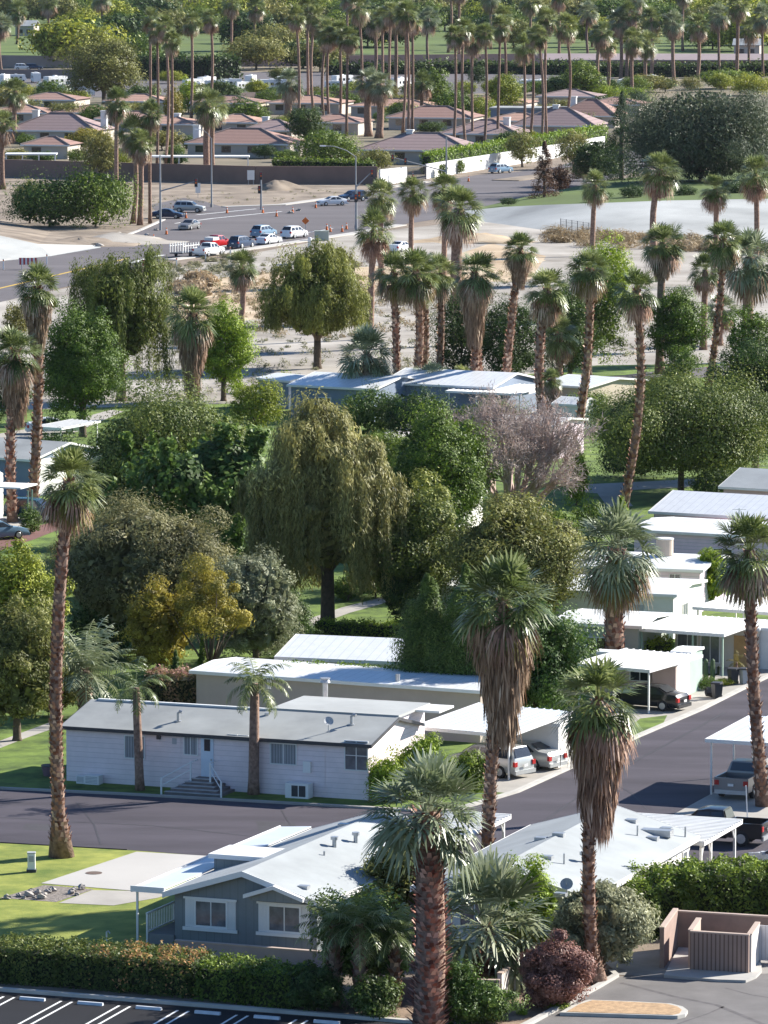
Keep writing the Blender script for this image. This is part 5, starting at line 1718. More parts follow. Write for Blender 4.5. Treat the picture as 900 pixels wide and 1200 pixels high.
for x, yb, yt, w, key, lab in ((120, 770, 690, 90, 'dark', 'dark undergrowth below the brownish tree, behind the tall slim palm'), (330, 752, 690, 70, 'dark', 'dark bush in the shade beside the weeping trunk, left'), (455, 690, 628, 80, 'dark', 'dark undergrowth between the weeping tree and the yellow green tree'),
                              (545, 700, 610, 100, 'dark', 'dark leafy mass under the bare tree, left of the dull green one'), (640, 650, 590, 90, 'green', 'green undergrowth at the foot of the bare tree'), (300, 690, 590, 80, 'dark', 'dark leafy mass between the upright leafy tree and the weeping tree'),
                              (335, 772, 686, 64, 'dark', 'dark shrub tree at the right of the silvery grey tree'), (440, 700, 640, 64, 'green', 'green shrub tree at the right foot of the weeping tree'), (130, 640, 560, 70, 'green', 'green leafy shrub tree under the left end of the broad tree'), (270, 640, 560, 90, 'green', 'green shrub tree behind the upright leafy tree'), (90, 690, 610, 60, 'olive', 'olive bush at the left of the brownish tree'), (60, 560, 500, 60, 'dark', 'dark bush behind the white gable end'), (455, 560, 500, 60, 'green', 'green bush right of the weeping tree top'), (740, 560, 505, 90, 'dark', 'dark bush under the left side of the spreading shade tree'),
                              (640, 720, 640, 60, 'green', 'green bush at the left end of the lavender roofs'), (60, 840, 770, 60, 'olive', 'olive bush below the olive brown edge tree'), (690, 500, 455, 60, 'green', 'green bush right of the small white shed'), (770, 470, 440, 60, 'lime', 'yellow green bush topping the spreading shade tree'), (432, 512, 450, 74, 'deep', 'deep green shrub before the home wall, under the short grey palm'), (488, 516, 453, 84, 'dark', 'dark shrub below the low spreading palm'), (575, 520, 462, 84, 'green', 'green shrub by the carport, behind the bare tree')):
    tree('bush', key, lab, x, yb, yt, w, 6000, 130 + x, 'bush', share=False)
# mid distance fan palms
MIDP = [
 (38, 598, 311, 46, 29, 5.5, 75, 'g', 'left fan palm of the tall pair at the left with the higher crown'),
 (15, 612, 384, 20, 34, 5.5, 85, 'g', 'shorter palm of the left pair, skirt hanging like a bell'),
 (226, 488, 340, 226, 33, 7, 92, 'g', 'short fan palm wrapped in a full tan skirt'),
 (281, 386, 293, 283, 22, 3.6, 0, 'g', 'single fan palm on the dry verge below the waiting cars'),
 (434, 398, 247, 438, 27, 4.2, 0, 'g', 'fan palm at the left of the central clump, tall crown'),
 (448, 335, 210, 447, 24, 3.6, 0, 'g', 'fan palm behind the left crown of the central clump'),
 (482, 305, 206, 484, 21, 3.2, 0, 'g', 'thin dark trunked palm on the sandy wash'),
 (519, 330, 202, 520, 22, 3.5, 0, 'g', 'high crowned palm just left of the thick leaning crown'),
 (537, 405, 218, 538, 32, 7, 0, 'g', 'broad crowned palm with a thick trunk above the central clump'),
 (465, 472, 297, 461, 27, 4.2, 0, 'g', 'palm of the central clump, left of the trunk with yellow fringe'),
 (484, 474, 292, 487, 31, 5, 0, 'g', 'full crowned palm with yellow fringe in the middle of the clump'),
 (494, 470, 305, 494, 22, 4, 0, 'g', 'slim palm squeezed behind the yellow fringed one'),
 (514, 450, 300, 515, 24, 4, 0, 'g', 'dark palm between the clump and the skirted palm'),
 (556, 482, 293, 556, 31, 4.5, 85, 'g', 'palm with a wide vase shaped skirt right of the clump'),
 (568, 480, 330, 552, 18, 3.5, 30, 'g', 'leaning thin palm behind the vase skirted one'),
 (591, 482, 272, 609, 23, 4.5, 45, 'g', 'palm leaning right with a small high crown'),
 (637, 495, 314, 641, 30, 5.5, 40, 'g', 'full palm with drooping tan fringe beside the beige home'),
 (648, 498, 432, 647, 15, 5, 40, 'g', 'low palm stump shaggy with brown leaves, in front of the beige home'),
 (677, 510, 291, 690, 28, 4.8, 30, 'g', 'palm with orange brown fringe, right of the beige home'),
 (729, 604, 316, 744, 29, 4.8, 25, 'g', 'very tall leaning palm crossing in front of the spreading shade tree'),
 (694, 300, 201, 697, 19, 3.2, 0, 'g', 'palm standing alone before the pale channel slope, left one'),
 (773, 330, 176, 773, 27, 4, 30, 'g', 'tallest palm in front of the pale channel slope'),
 (773, 438, 260, 776, 29, 5, 40, 'g', 'palm directly below the tallest channel palm'),
 (834, 335, 204, 837, 21, 3.4, 15, 'g', 'ragged palm before the channel slope, right of the tallest'),
 (884, 335, 184, 884, 24, 3.4, 20, 'g', 'palm at the right edge before the channel slope'),
 (829, 462, 259, 846, 26, 3.8, 30, 'g', 'slim palm bending to the right over the green verge'),
 (875, 424, 268, 878, 40, 7, 0, 'b', 'thick trunked grey palm near the right edge'),
 (824, 410, 298, 826, 22, 4, 0, 'g', 'short bushy palm behind the bending slim palm'),
 (843, 405, 343, 845, 22, 4, 0, 'b', 'low grey palm between the verge and the thick trunked palm'),
 (430, 486, 386, 430, 36, 6, 0, 'b', 'short grey green palm in front of the white roofs'),
 (506, 482, 424, 506, 27, 4, 0, 'b', 'low spreading palm under the clump trunks'),
 (541, 478, 428, 541, 14, 4, 0, 'g', 'tiny bright palm before the carport'),
 (655, 470, 372, 655, 24, 4, 0, 'g', 'short dark palm behind the beige home'),
]
for x, yb, yt, xt, r, rp, sk, kd, lab in MIDP:
    near = yb > 440
    palm(lab, x, yb, yt, xt, r * 1.03, rp, skirt=sk, kind=kd, boots=.24 if near else 0, sw=1.25, yel=1 if 'yellow' in lab or 'orange' in lab else 0)
FARL = [
 (137, 245, 104, 19, 2.6, 'far palm at the left of the cluster beside the dark hedge bushes'),
 (156, 262, 138, 22, 3, 'full palm in the cluster beside the waiting dark car'),
 (164, 264, 150, 20, 3.2, 'palm with many trunks nearby, right one of the corner cluster'),
 (176, 262, 118, 17, 2, 'slim palm of the corner cluster nearest the signal pole'),
 (243, 212, 104, 21, 4, 'left one of the twin palms by the far wall with a street lamp'),
 (250, 210, 108, 19, 3, 'right one of the twin palms by the far wall'),
 (3, 222, 128, 20, 3.5, 'palm cut by the left edge in front of the far wall'),
 (17, 168, 92, 18, 3, 'palm among far roofs at the left edge'),
 (338, 138, 80, 20, 4.5, 'stout grey palm in front of the far storage lot'),
 (432, 160, 78, 20, 4.5, 'stout grey palm left one of the pair above the dark bush'),
 (444, 162, 82, 20, 4.5, 'stout grey palm right one of the pair above the dark bush'),
 (494, 142, 84, 16, 2.2, 'small palm between tall thin trunks and the orange roofs'),
]
for x, yb, yt, r, rp, lab in FARL:
    palm(lab, x, yb, yt, x + 1, r, rp, kind='b' if 'grey' in lab else 'g')
ROW1 = [(350, 142, 8), (362, 132, -4), (368, 138, 6), (380, 146, 24), (387, 156, 30), (398, 156, 24), (406, 160, 30), (423, 128, -6), (449, 122, 8), (457, 124, 2), (472, 156, 8), (478, 164, 0), (483, 158, 12),
        (531, 180, 28), (546, 178, 20), (554, 172, 30), (567, 180, 26), (583, 172, 18), (591, 132, 6), (613, 176, 40), (621, 170, 32), (633, 182, 28), (641, 168, 8), (661, 160, 16)]
for i, (x, yb, yt) in enumerate(ROW1):
    palm('slender far palm above the tan roofs, ' + ORD[i] + ' from the left of the tall row', x, yb, yt, x + (i * 37 % 7 - 3), 14 + i * 5 % 4, 1.7, group='tall slim palms above the tan roofs')
ROWL = [(176, 195, 10), (184, 198, 24), (193, 204, 18), (201, 208, 36), (224, 140, 14), (246, 128, 10)]
for i, (x, yb, yt) in enumerate(ROWL):
    palm('thin tall far palm, ' + ORD[i] + ' from the left of the group over the olive tree', x, yb, yt, x + 1, 14, 1.7, group='thin palms over the olive tree')
ROW2 = [(437, 108, 10), (463, 112, 5), (503, 86, 8), (525, 62, -28), (538, 66, -24), (703, 118, 24), (710, 116, 36), (727, 98, 10), (734, 98, 2), (741, 112, 34), (757, 106, 36), (763, 98, 8), (790, 98, 12), (817, 96, 16), (843, 90, 4), (863, 96, -8), (878, 88, 20), (894, 90, 6),
        (20, 52, 0), (57, 70, -10), (2, 86, 14), (120, 60, -14), (270, 66, -8), (300, 62, -4), (410, 64, -16), (575, 58, -14), (620, 60, -10), (655, 66, -16), (690, 72, 2), (745, 68, -12), (800, 60, -20)]
ROW2.sort()
for i, (x, yb, yt) in enumerate(ROW2):
    palm('distant palm by the golf course, ' + ORD[i] + ' from the left', x, yb, yt, x + (i * 11 % 3 - 1), 14 if yb < 85 else 16, 2.2 if yb > 95 else 1.6, kind='b' if i % 3 == 0 else 'g', group='distant palms along the golf course')

# far trees with a look of their own
tree('fine', 'mesquite', 'great grey green mesquite spreading over the park above the channel', 822, 228, 92, 192, 40000, 90, share=False, cb=.02)
tree('conifer', 'dark', 'dark conifer beside the great mesquite', 728, 222, 108, 52, 7000, 91, share=False)
tree('fine', 'dark', 'low dark tree with a leaning trunk at the roadside under the conifer', 700, 218, 160, 62, 6000, 92, share=False)
tree('conifer', 'rust', 'rusty maroon conifer by the road', 638, 243, 166, 36, 5000, 93, share=False)
tree('bush', 'rust', 'rusty shrub beside the maroon conifer', 656, 225, 192, 30, 2500, 94, 'shrub')
tree('bush', 'dry', 'pale pinkish shrub on the median, right of the maroon conifer', 684, 212, 188, 30, 2000, 95, 'shrub')
tree('broad', 'olive', 'tall olive tree in front of the far storage lot', 122, 122, 40, 86, 9000, 96)
tree('broad', 'dark', 'rounded dark tree left of the signal at the far wall', 358, 170, 122, 44, 6000, 97)
tree('bush', 'green', 'big clipped green bush behind the far wall', 383, 196, 146, 78, 7000, 98, 'bush', share=False)
tree('bush', 'green', 'dark rounded bush between far roofs', 287, 152, 112, 50, 5000, 99, 'bush')
tree('bush', 'yellow', 'yellow green far tree between thin trunks', 203, 150, 98, 26, 3000, 100)
tree('bush', 'bright', 'bright green far tree right of the yellow green one', 221, 132, 88, 24, 3000, 101)
tree('broad', 'lime', 'yellowish rounded far tree among thin palm trunks', 590, 135, 82, 40, 5000, 102)
tree('broad', 'green', 'round far tree left of the yellowish one', 503, 135, 76, 46, 5000, 103)
tree('broad', 'green', 'far tree behind the orange roofs, centre', 682, 120, 72, 52, 5000, 104)
tree('bush', 'deep', 'wide deep green bush beside the corner palms, left part', 58, 266, 203, 100, 7000, 105, 'bush')
tree('bush', 'green', 'wide deep green bush beside the corner palms, right part', 112, 266, 190, 98, 7000, 106, 'bush')
tree('fine', 'olive', 'grey bush at the left end of the wide green bushes', 35, 262, 208, 40, 3500, 107, 'bush')
tree('fine', 'olive', 'olive tree at the corner, behind the bushes', 118, 215, 148, 46, 4000, 108)
tree('bush', 'green', 'small bush at the foot of the lilac roof far left', 30, 172, 155, 24, 1800, 109, 'bush')
tree('bush', 'green', 'clipped bush between two far brown roofs, left', 72, 166, 150, 36, 1800, 110, 'bush')
tree('bush', 'dark', 'dark bush right of the grey lilac hip roof', 600, 180, 150, 42, 2500, 111, 'bush')
tree('bush', 'olive', 'grey bush in front of the grey lilac hip roof', 440, 200, 172, 42, 2500, 112, 'bush')
tree('fine', 'olive', 'thin grey tree by the white wall', 672, 198, 150, 40, 2500, 113)
tree('fine', 'olive', 'dull small tree in front of the hedged white wall', 612, 196, 152, 44, 2500, 114)
for i, x in enumerate((519, 539, 559, 600, 622)):
    tree('bush', 'green', 'small clipped shrub against the white wall, ' + ORD[i] + ' from the left', x, 208 - i * 4.5 - (3 if i > 2 else 0), 190 - i * 4.5 - (3 if i > 2 else 0), 12, 900, 5, 'shrub', group='clipped shrubs along the white wall')
for x, y, z, w, h, l in ((705, 236, 2.9, 26, 14, 'dark low shrub on the channel rim, behind the lone left palm'), (742, 232, 2.8, 34, 16, 'dark low shrub on the channel rim, left of the tallest palm'), (803, 231, 2.8, 30, 15, 'dark low shrub on the channel rim, between two palms'), (862, 228, 2.8, 40, 18, 'dark low shrub on the channel rim near the right edge'), (596, 240, 1.6, 22, 9, 'small clipped shrub on the grass wedge by the road')):
    tree('bush', 'dark', l, x, y, y - h, w, 3000, 3, 'shrub', z=z)
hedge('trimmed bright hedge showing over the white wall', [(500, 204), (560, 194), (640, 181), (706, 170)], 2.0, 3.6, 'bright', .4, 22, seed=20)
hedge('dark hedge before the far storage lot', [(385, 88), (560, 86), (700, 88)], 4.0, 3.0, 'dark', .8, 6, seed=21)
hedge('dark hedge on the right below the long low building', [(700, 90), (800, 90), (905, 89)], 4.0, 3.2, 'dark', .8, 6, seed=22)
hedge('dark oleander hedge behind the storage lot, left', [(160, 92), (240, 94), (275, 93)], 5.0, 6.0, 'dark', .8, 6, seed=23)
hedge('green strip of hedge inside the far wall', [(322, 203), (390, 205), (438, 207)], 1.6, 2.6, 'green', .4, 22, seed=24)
for i, (x, yb, yt, w, k, key) in enumerate([(60, 118, 92, 36, 'bush', 'green'), (30, 140, 112, 34, 'bush', 'olive'), (80, 145, 118, 40, 'fine', 'olive'), (110, 150, 120, 36, 'bush', 'green'), (150, 150, 118, 50, 'fine', 'olive'), (165, 128, 100, 40, 'broad', 'dark'),
                     (262, 126, 92, 36, 'broad', 'dark'), (255, 150, 128, 30, 'fine', 'olive'), (318, 128, 104, 40, 'bush', 'green'), (368, 128, 104, 40, 'bush', 'green'), (410, 128, 108, 30, 'bush', 'green'), (470, 132, 108, 30, 'fine', 'olive'), (530, 140, 104, 46, 'bush', 'green'),
                     (562, 140, 110, 34, 'bush', 'lime'), (640, 142, 120, 30, 'fine', 'olive'), (655, 120, 90, 40, 'broad', 'dark'), (735, 120, 100, 46, 'bush', 'bright'), (760, 108, 86, 50, 'fine', 'olive'), (850, 104, 80, 50, 'broad', 'green'), (880, 112, 84, 44, 'bush', 'lime'),
                     (700, 120, 96, 40, 'bush', 'bright'), (0, 130, 100, 40, 'fine', 'olive'), (470, 150, 120, 26, 'bush', 'dark'), (190, 176, 150, 40, 'fine', 'olive'), (105, 178, 148, 40, 'fine', 'mustard')]):
    tree(k, key, ('low' if yt > 110 else 'tall') + {'bush': ' bushy', 'fine': ' thin leaved', 'broad': ' dense'}[k] + ' tree among the far roofs, number ' + ORD[i], x, yb, yt, w * 1.15, 3500, i, group='garden trees among the far roofs')
# the band of trees around and behind the golf course
rr = random.Random(4)
FT = []
for yb, step, h0, h1 in ((2, 17, 11, 17), (12, 20, 10, 16), (24, 24, 9, 15), (38, 27, 9, 14), (53, 32, 8, 13)):
    x = -10 + rr.random() * 15
    while x < 915:
        if not (yb > 20 and (395 < x < 640) and rr.random() < .45) and not (yb > 25 and x < 65) and not (yb > 45 and 205 < x < 285):
            FT.append((x, yb + rr.random() * 8 - 3, rr.uniform(h0, h1), rr.uniform(.9, 1.5)))
        x += step * rr.uniform(.7, 1.35)
FT += [(80, 78, 14, 1.4), (100, 72, 12, 1.5), (145, 70, 14, 1.4), (165, 76, 10, 1.3), (300, 82, 10, 1.4), (322, 74, 12, 1.2), (290, 60, 13, 1.1), (355, 80, 8, 1.6), (375, 84, 8, 1.4), (835, 58, 12, 1.5), (875, 60, 13, 1.3)]
FT.sort()
for i, (x, yb, h, a) in enumerate(FT):
    P = G(x, yb)
    s = SC(P)
    k, key, adj = [('broad', 'green', 'round green'), ('fine', 'olive', 'grey olive'), ('broad', 'dark', 'dark round'), ('broad', 'olive', 'dull olive'), ('bush', 'green', 'low bushy'), ('broad', 'lime', 'yellow green')][(i * 5 + int(x)) % 6]
    side = 'left third' if x < 300 else 'middle' if x < 600 else 'right third'
    tree(k, key, adj + ' tree in the ' + side + ' of the golf woods, band ' + ORD[min(4, int(max(0, yb) // 14))] + ' from top', x, yb, yb - h * s, h * a * s * 1.2, 3500, i, group='trees of the far golf course woods')
# gardens between the far houses
rr = random.Random(12)
GT = [(40, 160), (100, 172), (128, 165), (150, 186), (205, 186), (222, 176), (345, 178), (400, 184), (412, 196), (268, 150), (300, 142), (404, 150), (445, 146), (505, 158), (560, 160), (574, 188), (625, 170), (648, 176), (588, 176), (690, 150), (715, 140), (90, 190), (50, 192), (140, 200), (310, 186), (336, 190), (20, 190), (205, 196), (470, 142), (545, 150), (620, 140), (660, 136), (706, 128), (240, 140), (170, 140), (10, 150), (330, 150)]
GT += [(8, 112), (28, 116), (48, 120), (70, 118), (90, 120), (135, 120), (180, 118), (232, 118), (250, 114), (276, 116), (300, 114), (322, 116), (345, 112), (372, 114), (396, 116), (418, 114), (455, 112), (480, 114), (515, 114), (545, 112), (578, 112), (604, 116), (630, 112), (655, 110), (715, 112), (745, 110), (780, 108), (810, 106), (845, 108), (875, 104), (200, 98), (330, 96), (440, 98), (560, 98), (680, 98), (20, 132), (155, 134), (280, 134), (385, 130), (420, 128), (520, 128), (600, 128), (725, 130), (745, 124)]
GT.sort()
for i, (x, y) in enumerate(GT):
    tree(['bush', 'broad', 'bush', 'fine'][i % 4], ['green', 'dark', 'deep', 'olive', 'lime'][i % 5], ['low green', 'dark', 'leafy', 'grey', 'bright'][i % 5] + ' garden bush among the far houses, ' + nth(i) + ' from the left', x, y, y - rr.uniform(14, 24), rr.uniform(20, 34), 3000, i, 'bush', group='garden bushes of the far houses')
# ------------------------------------------------------------------ the houses beyond the far wall
TILE = [striped('brown roof tile', (0.31, 0.185, 0.15), (0.22, 0.13, 0.105), 0.5, 0.1, 'z', 0.9), striped('lilac grey roof tile', (0.30, 0.215, 0.205), (0.21, 0.15, 0.145), 0.5, 0.1, 'z', 0.9), striped('tan roof tile', (0.40, 0.24, 0.18), (0.29, 0.17, 0.13), 0.5, 0.1, 'z', 0.9)]
STUCCO = mat('pale stucco', (0.50, 0.44, 0.38), 0.9, 0.06, 0.4)
BROWNW = mat('brown stucco', (0.26, 0.20, 0.18), 0.9, 0.06, 0.4)  # plain brown of ridge caps and lot walls
def hip_house(label, xl, xr, ybase, ytop, depth, ti, ang=14, chim=(), group=None):
    """xl, xr: front eave ends in pixels on the ground row ybase; ytop: row of the ridge"""
    p = G(xl, ybase)
    q = G(xr, ybase)
    W = (q - p).length
    t = thing('house', label, 'house', p, -R(ang), group)
    h = 2.7
    mid = p + (q - p) / 2 + Vector((0, depth / 2, 0))
    rise = max(1.2, ZT(mid, ytop) - h)
    rise = min(rise, 3.2)
    MB().bx(.5, W - .5, .5, depth - .5, 0, h).build('wall', STUCCO, t)
    e = min(depth / 2, W * .42)
    r = MB()
    A, B_, C_, D = (0, 0, h - .1), (W, 0, h - .1), (W, depth, h - .1), (0, depth, h - .1)
    E, F_ = (e, depth / 2, h + rise), (W - e, depth / 2, h + rise)
    for f in ((A, B_, F_, E), (C_, D, E, F_), (B_, C_, F_), (D, A, E), (D, C_, B_, A)):
        r.face(f)
    ro = r.build('roof', TILE[ti], t)
    c = MB()
    for a, b_ in ((A, E), (B_, F_), (E, F_)):
        c.bar((a[0], a[1], a[2] + .05), (b_[0], b_[1], b_[2] + .05), .16, 5)
    c.build('ridge_cap', BROWNW, ro)
    f = MB().bx(-.03, W + .03, -.06, -.01, h - .35, h - .08)
    f.build('fascia', M['trim'], ro)
    for cx in chim:
        k = MB().bx(W * cx - .6, W * cx + .6, depth * .5 - .5, depth * .5 + .5, h, h + rise + .35)
        k.bx(W * cx - .7, W * cx + .7, depth * .5 - .6, depth * .5 + .6, h + rise + .353, h + rise + .6)
        k.build('chimney', M['trim'], ro)
    for i in range(max(1, int(W / 5))):
        x = 2 + i * 5
        if x + 1.8 < W - .6:
            wv = MB().bx(x, x + 1.8, .46, .497, .9, 2.1)
            wv.build('window', M['glass'], t)
    return t
hip_house('far house with a broad brown hip roof behind the wall and twin palms', 216, 342, 184, 150, 14, 0, chim=(.02,))
hip_house('smaller far house with a lilac brown roof left of the corner palms', 24, 84, 186, 163, 9, 0)
hip_house('far house with a long grey brown roof and white chimney at the left', 6, 118, 168, 132, 14, 1, chim=(.22, .97))
hip_house('far house with a tan roof behind the long grey brown one', 62, 140, 146, 132, 13, 2)
hip_house('far house roof between the thin palms and the twin palms', 150, 232, 160, 138, 13, 2, chim=(.6,))
hip_house('far house with a lilac grey roof and dark hip line behind the gate', 418, 556, 192, 155, 15, 1, chim=(.38,))
hip_house('far house with a brown grey roof left of the dark rounded bush', 284, 346, 168, 140, 12, 1, chim=(.3,))
hip_house('far house with a brown roof in front of a flat blue grey house', 515, 610, 172, 140, 14, 1, chim=(.75,))
hip_house('far house with an angular brown roof near the hedged wall', 598, 700, 162, 124, 14, 1, chim=(.45,))
hip_house('far tan roofed house next to the green tree, right end of the row', 650, 724, 150, 116, 13, 0, chim=(.2,))
hip_house('far house with a pinkish tan roof below the storage lot, left', 312, 402, 134, 118, 14, 2)
hip_house('far house with a pinkish tan roof below the storage lot, centre', 408, 512, 138, 120, 14, 2)
hip_house('far house with a lilac brown roof behind the thin trunks', 452, 556, 152, 124, 13, 0)
for xl, xr, yb, yt, ti, l in ((110, 190, 154, 134, 0, 'far tan roof left of the thin palms, over the corner palms'), (238, 304, 158, 138, 2, 'far pinkish roof directly behind the twin palms'), (350, 424, 158, 136, 0, 'far brown roof behind the big clipped green bush'),
                              (-20, 58, 146, 126, 2, 'far pinkish roof at the left edge among garden trees'), (566, 640, 156, 134, 2, 'far pinkish roof between the tall row and the mesquite'), (684, 752, 136, 116, 0, 'far brown roof half hidden by the great mesquite'),
                              (120, 196, 132, 116, 2, 'far pinkish roof below the tall olive tree'), (222, 306, 134, 118, 0, 'far brown roof below the storage lot hedge'), (16, 92, 130, 114, 0, 'far brown roof below the left motorhomes'), (530, 620, 134, 116, 2, 'far pinkish roof behind the yellowish rounded tree'), (628, 700, 126, 110, 1, 'far lilac roof behind the mesquite, near the storage lot')):
    hip_house(l, xl, xr, yb, yt, 13, ti)
# flat blue grey house
p = G(575, 146)
t = thing('house', 'flat roofed blue grey far house behind thin palm trunks', 'house', p, -R(10))
MB().bx(0, 16, 0, 9, 0, 3.2).build('wall', BLUEW, t)
MB().bx(-.3, 16.3, -.3, 9.3, 3.203, 3.6).build('roof', ROOFG, t)
for i in range(3):
    MB().bx(2 + i * 5, 4.6 + i * 5, -.04, -.003, .8, 2.3).build('window', M['glass'], t)
# garden covers just inside the wall
def flat_cover(label, x0, x1, yb, W):
    p, q = G(x0, yb), G(x1, yb)
    L = (q - p).length
    an = math.degrees(math.atan2(-(q - p).y, (q - p).x))
    t = thing('patio_cover', label, 'patio cover', p, -R(an))
    MB().bx(0, L, 0, W, 3.0, 3.25).build('roof', M['white'], t)
    for i in range(4):
        x = .2 + (L - .4) * i / 3
        MB().bx(x - .1, x + .1, .1, .3, 0, 2.997).build('post', M['trim'], t)
flat_cover('long white flat cover inside the far wall, at the left', 6, 66, 202, 4.5)
flat_cover('long white flat cover inside the far wall, left of the twin palms', 168, 292, 205, 4.0)
# walls
def wall(name, label, pxs, h, m, th=.3, cap=None, z=0.0):
    P = [G(x, y, z) for x, y in pxs]
    o0 = P[0].copy()
    t = thing(name, label, 'wall', o0)
    b, c = MB(), MB()
    for a, d in zip(P[:-1], P[1:]):
        a, d = a - o0, d - o0
        u = (d - a).normalized()
        s = Vector((-u.y, u.x, 0)) * th / 2
        b.prism([a - s, d - s, d + s, a + s], 0, h)
        if cap:
            c.prism([a - s * 1.25, d - s * 1.25, d + s * 1.25, a + s * 1.25], h + .002, h + .09)
    b.build('panel', m, t)
    if cap:
        c.build('coping', cap, t)
    return t
BRW = mat('brown block wall', (0.235, 0.155, 0.125), 0.9, 0.1, 0.3)
wall('boundary_wall', 'long brown stucco wall between the road and the far houses', [(-60, 204), (0, 207), (140, 211), (300, 215.5), (442, 216)], 2.9, BRW, cap=BRW)
wall('gate_wall', 'short sunlit white wall left of the gate', [(445, 217), (476, 213.5)], 2.6, M['trim'])
wall('garden_wall', 'white wall climbing beside the road, with clipped shrubs and a hedge', [(499, 209.5), (560, 199.5), (640, 187), (708, 175)], 2.5, M['trim'])
p, q = G(477, 213), G(499, 210)
t = thing('entrance_gate', 'dark metal gate between the two white walls', 'gate', p, -math.atan2(-(q - p).y, (q - p).x))
L = (q - p).length
f = MB().bx(0, .15, -.08, .08, 0, 2.5).bx(L - .15, L, -.08, .08, 0, 2.5).bx(.15, L - .15, -.05, .05, 2.2, 2.35).bx(.15, L - .15, -.05, .05, .2, .35)
f.build('frame', M['dark'], t)
g = MB()
for i in range(16):
    x = .2 + (L - .4) * i / 15
    g.bx(x - .03, x + .03, -.03, .03, .35, 2.2)
g.build('bars', M['dark'], t)
wall('golf_wall', 'pinkish tan wall along the golf course, left stretch', [(-60, 79), (0, 78), (80, 79), (150, 80)], 3.2, mat('tan wall', (0.42, 0.30, 0.25), 0.9, 0.06, 0.2))
wall('golf_wall', 'pinkish tan wall along the golf course, behind the tall row of palms', [(200, 79), (300, 78), (420, 77), (640, 75)], 3.0, mat('rosy wall', (0.40, 0.27, 0.23), 0.9, 0.06, 0.2))
wall('lot_wall', 'dull brown wall at the back of the far storage lot', [(-60, 92), (60, 92), (160, 93)], 2.4, BROWNW)
wall('lot_wall', 'rosy brown wall in front of the far storage lot', [(170, 122), (300, 118), (420, 116)], 2.0, BROWNW)
p = G(640, 86)
t = thing('clubhouse', 'long low brown building on the right below the golf course', 'building', p, -R(2))
MB().bx(0, 98, 0, 12, 0, 3.4).build('wall', mat('mauve brown wall', (0.30, 0.22, 0.21), 0.9, 0.06, 0.1), t)
MB().extr_x([(-.8, 3.41), (6, 4.9), (12.8, 3.41), (12.8, 3.7), (6, 5.2), (-.8, 3.7)], -1, 99).build('roof', mat('mauve roof', (0.30, 0.24, 0.24), 0.9, 0.08, 0.2), t)
for i in range(9):
    MB().bx(4 + i * 10.4, 8 + i * 10.4, -.05, -.003, .9, 2.4).build('window', M['glass'], t)
for i, (x, y, w) in enumerate(((18, 42, 22), (70, 48, 12), (286, 48, 20), (238, 22, 8), (860, 66, 30))):
    p = G(x, y)
    s = SC(p)
    t = thing('house', ['low white house beyond the golf course at the left edge', 'small white house beyond the golf course, right of the low one', 'white house half hidden by far trees', 'pale tall house top between far palms', 'dim far house behind the right palms'][i], 'house', p, -R(8))
    L = w / s
    MB().bx(0, L, 0, 9, 0, 3.2).build('wall', STUCCO, t)
    MB().extr_x([(-.6, 3.21), (4.5, 5), (9.6, 3.21), (9.6, 3.4), (4.5, 5.2), (-.6, 3.4)], -.5, L + .5).build('roof', ROOFP, t)
    for j in range(2):
        MB().bx(L * (.2 + .4 * j), L * (.4 + .4 * j), -.05, -.003, .9, 2.2).build('window', M['glass'], t)
# ------------------------------------------------------------------ vehicles
PAINT = {}
def paint(name, col, rough=0.28, metal=0.0):
    if name not in PAINT:
        PAINT[name] = mat(name + ' car paint', col, rough, 0.04, 1.0, metal=metal, spec=0.6)
    return PAINT[name]
CARS = {
    'sedan': dict(W=.90, belt=.93, zb=.24, wheel=.33, ax=(1.42, -1.38), top=[(2.36, .42), (2.34, .62), (2.2, .74), (1.35, .92), (1.0, .95), (.22, 1.40), (-.35, 1.45), (-.85, 1.42), (-1.6, 1.06), (-2.2, 1.0), (-2.34, .82), (-2.37, .42)],
                  shield=(4, 5), back=(7, 8), side=[(.78, .98), (.2, 1.33), (-.78, 1.35), (-1.32, 1.05), (-1.3, .99)], pill=[-.35]),
    'suv': dict(W=.93, belt=1.1, zb=.3, wheel=.38, ax=(1.45, -1.4), top=[(2.36, .5), (2.34, .75), (2.22, .92), (1.4, 1.08), (1.1, 1.12), (.42, 1.66), (-.3, 1.74), (-1.85, 1.72), (-2.25, 1.16), (-2.33, .85), (-2.36, .5)],
                shield=(4, 5), back=(7, 8), side=[(.86, 1.15), (.38, 1.58), (-1.8, 1.6), (-2.08, 1.18)], pill=[-.25, -1.15]),
    'van': dict(W=.95, belt=1.05, zb=.28, wheel=.35, ax=(1.5, -1.45), top=[(2.42, .5), (2.4, .72), (2.25, .9), (1.65, 1.06), (1.5, 1.1), (.62, 1.66), (-.2, 1.74), (-2.1, 1.72), (-2.4, 1.12), (-2.46, .85), (-2.47, .5)],
                shield=(4, 5), back=(7, 8), side=[(1.2, 1.1), (.6, 1.58), (-2.0, 1.6), (-2.22, 1.14)], pill=[.1, -.95]),
    'pickup': dict(W=.97, belt=1.16, zb=.36, wheel=.41, ax=(1.75, -1.75), top=[(2.82, .6), (2.8, .85), (2.68, 1.04), (1.55, 1.16), (1.25, 1.2), (.62, 1.74), (.1, 1.82), (-.72, 1.8), (-.9, 1.24), (-.92, .9), (-.93, .45)],
                   shield=(4, 5), back=(7, 8), side=[(1.0, 1.22), (.58, 1.68), (-.66, 1.7), (-.76, 1.24)], pill=[-.05], bed=(-.935, -2.85)),
}
_tyre = {}
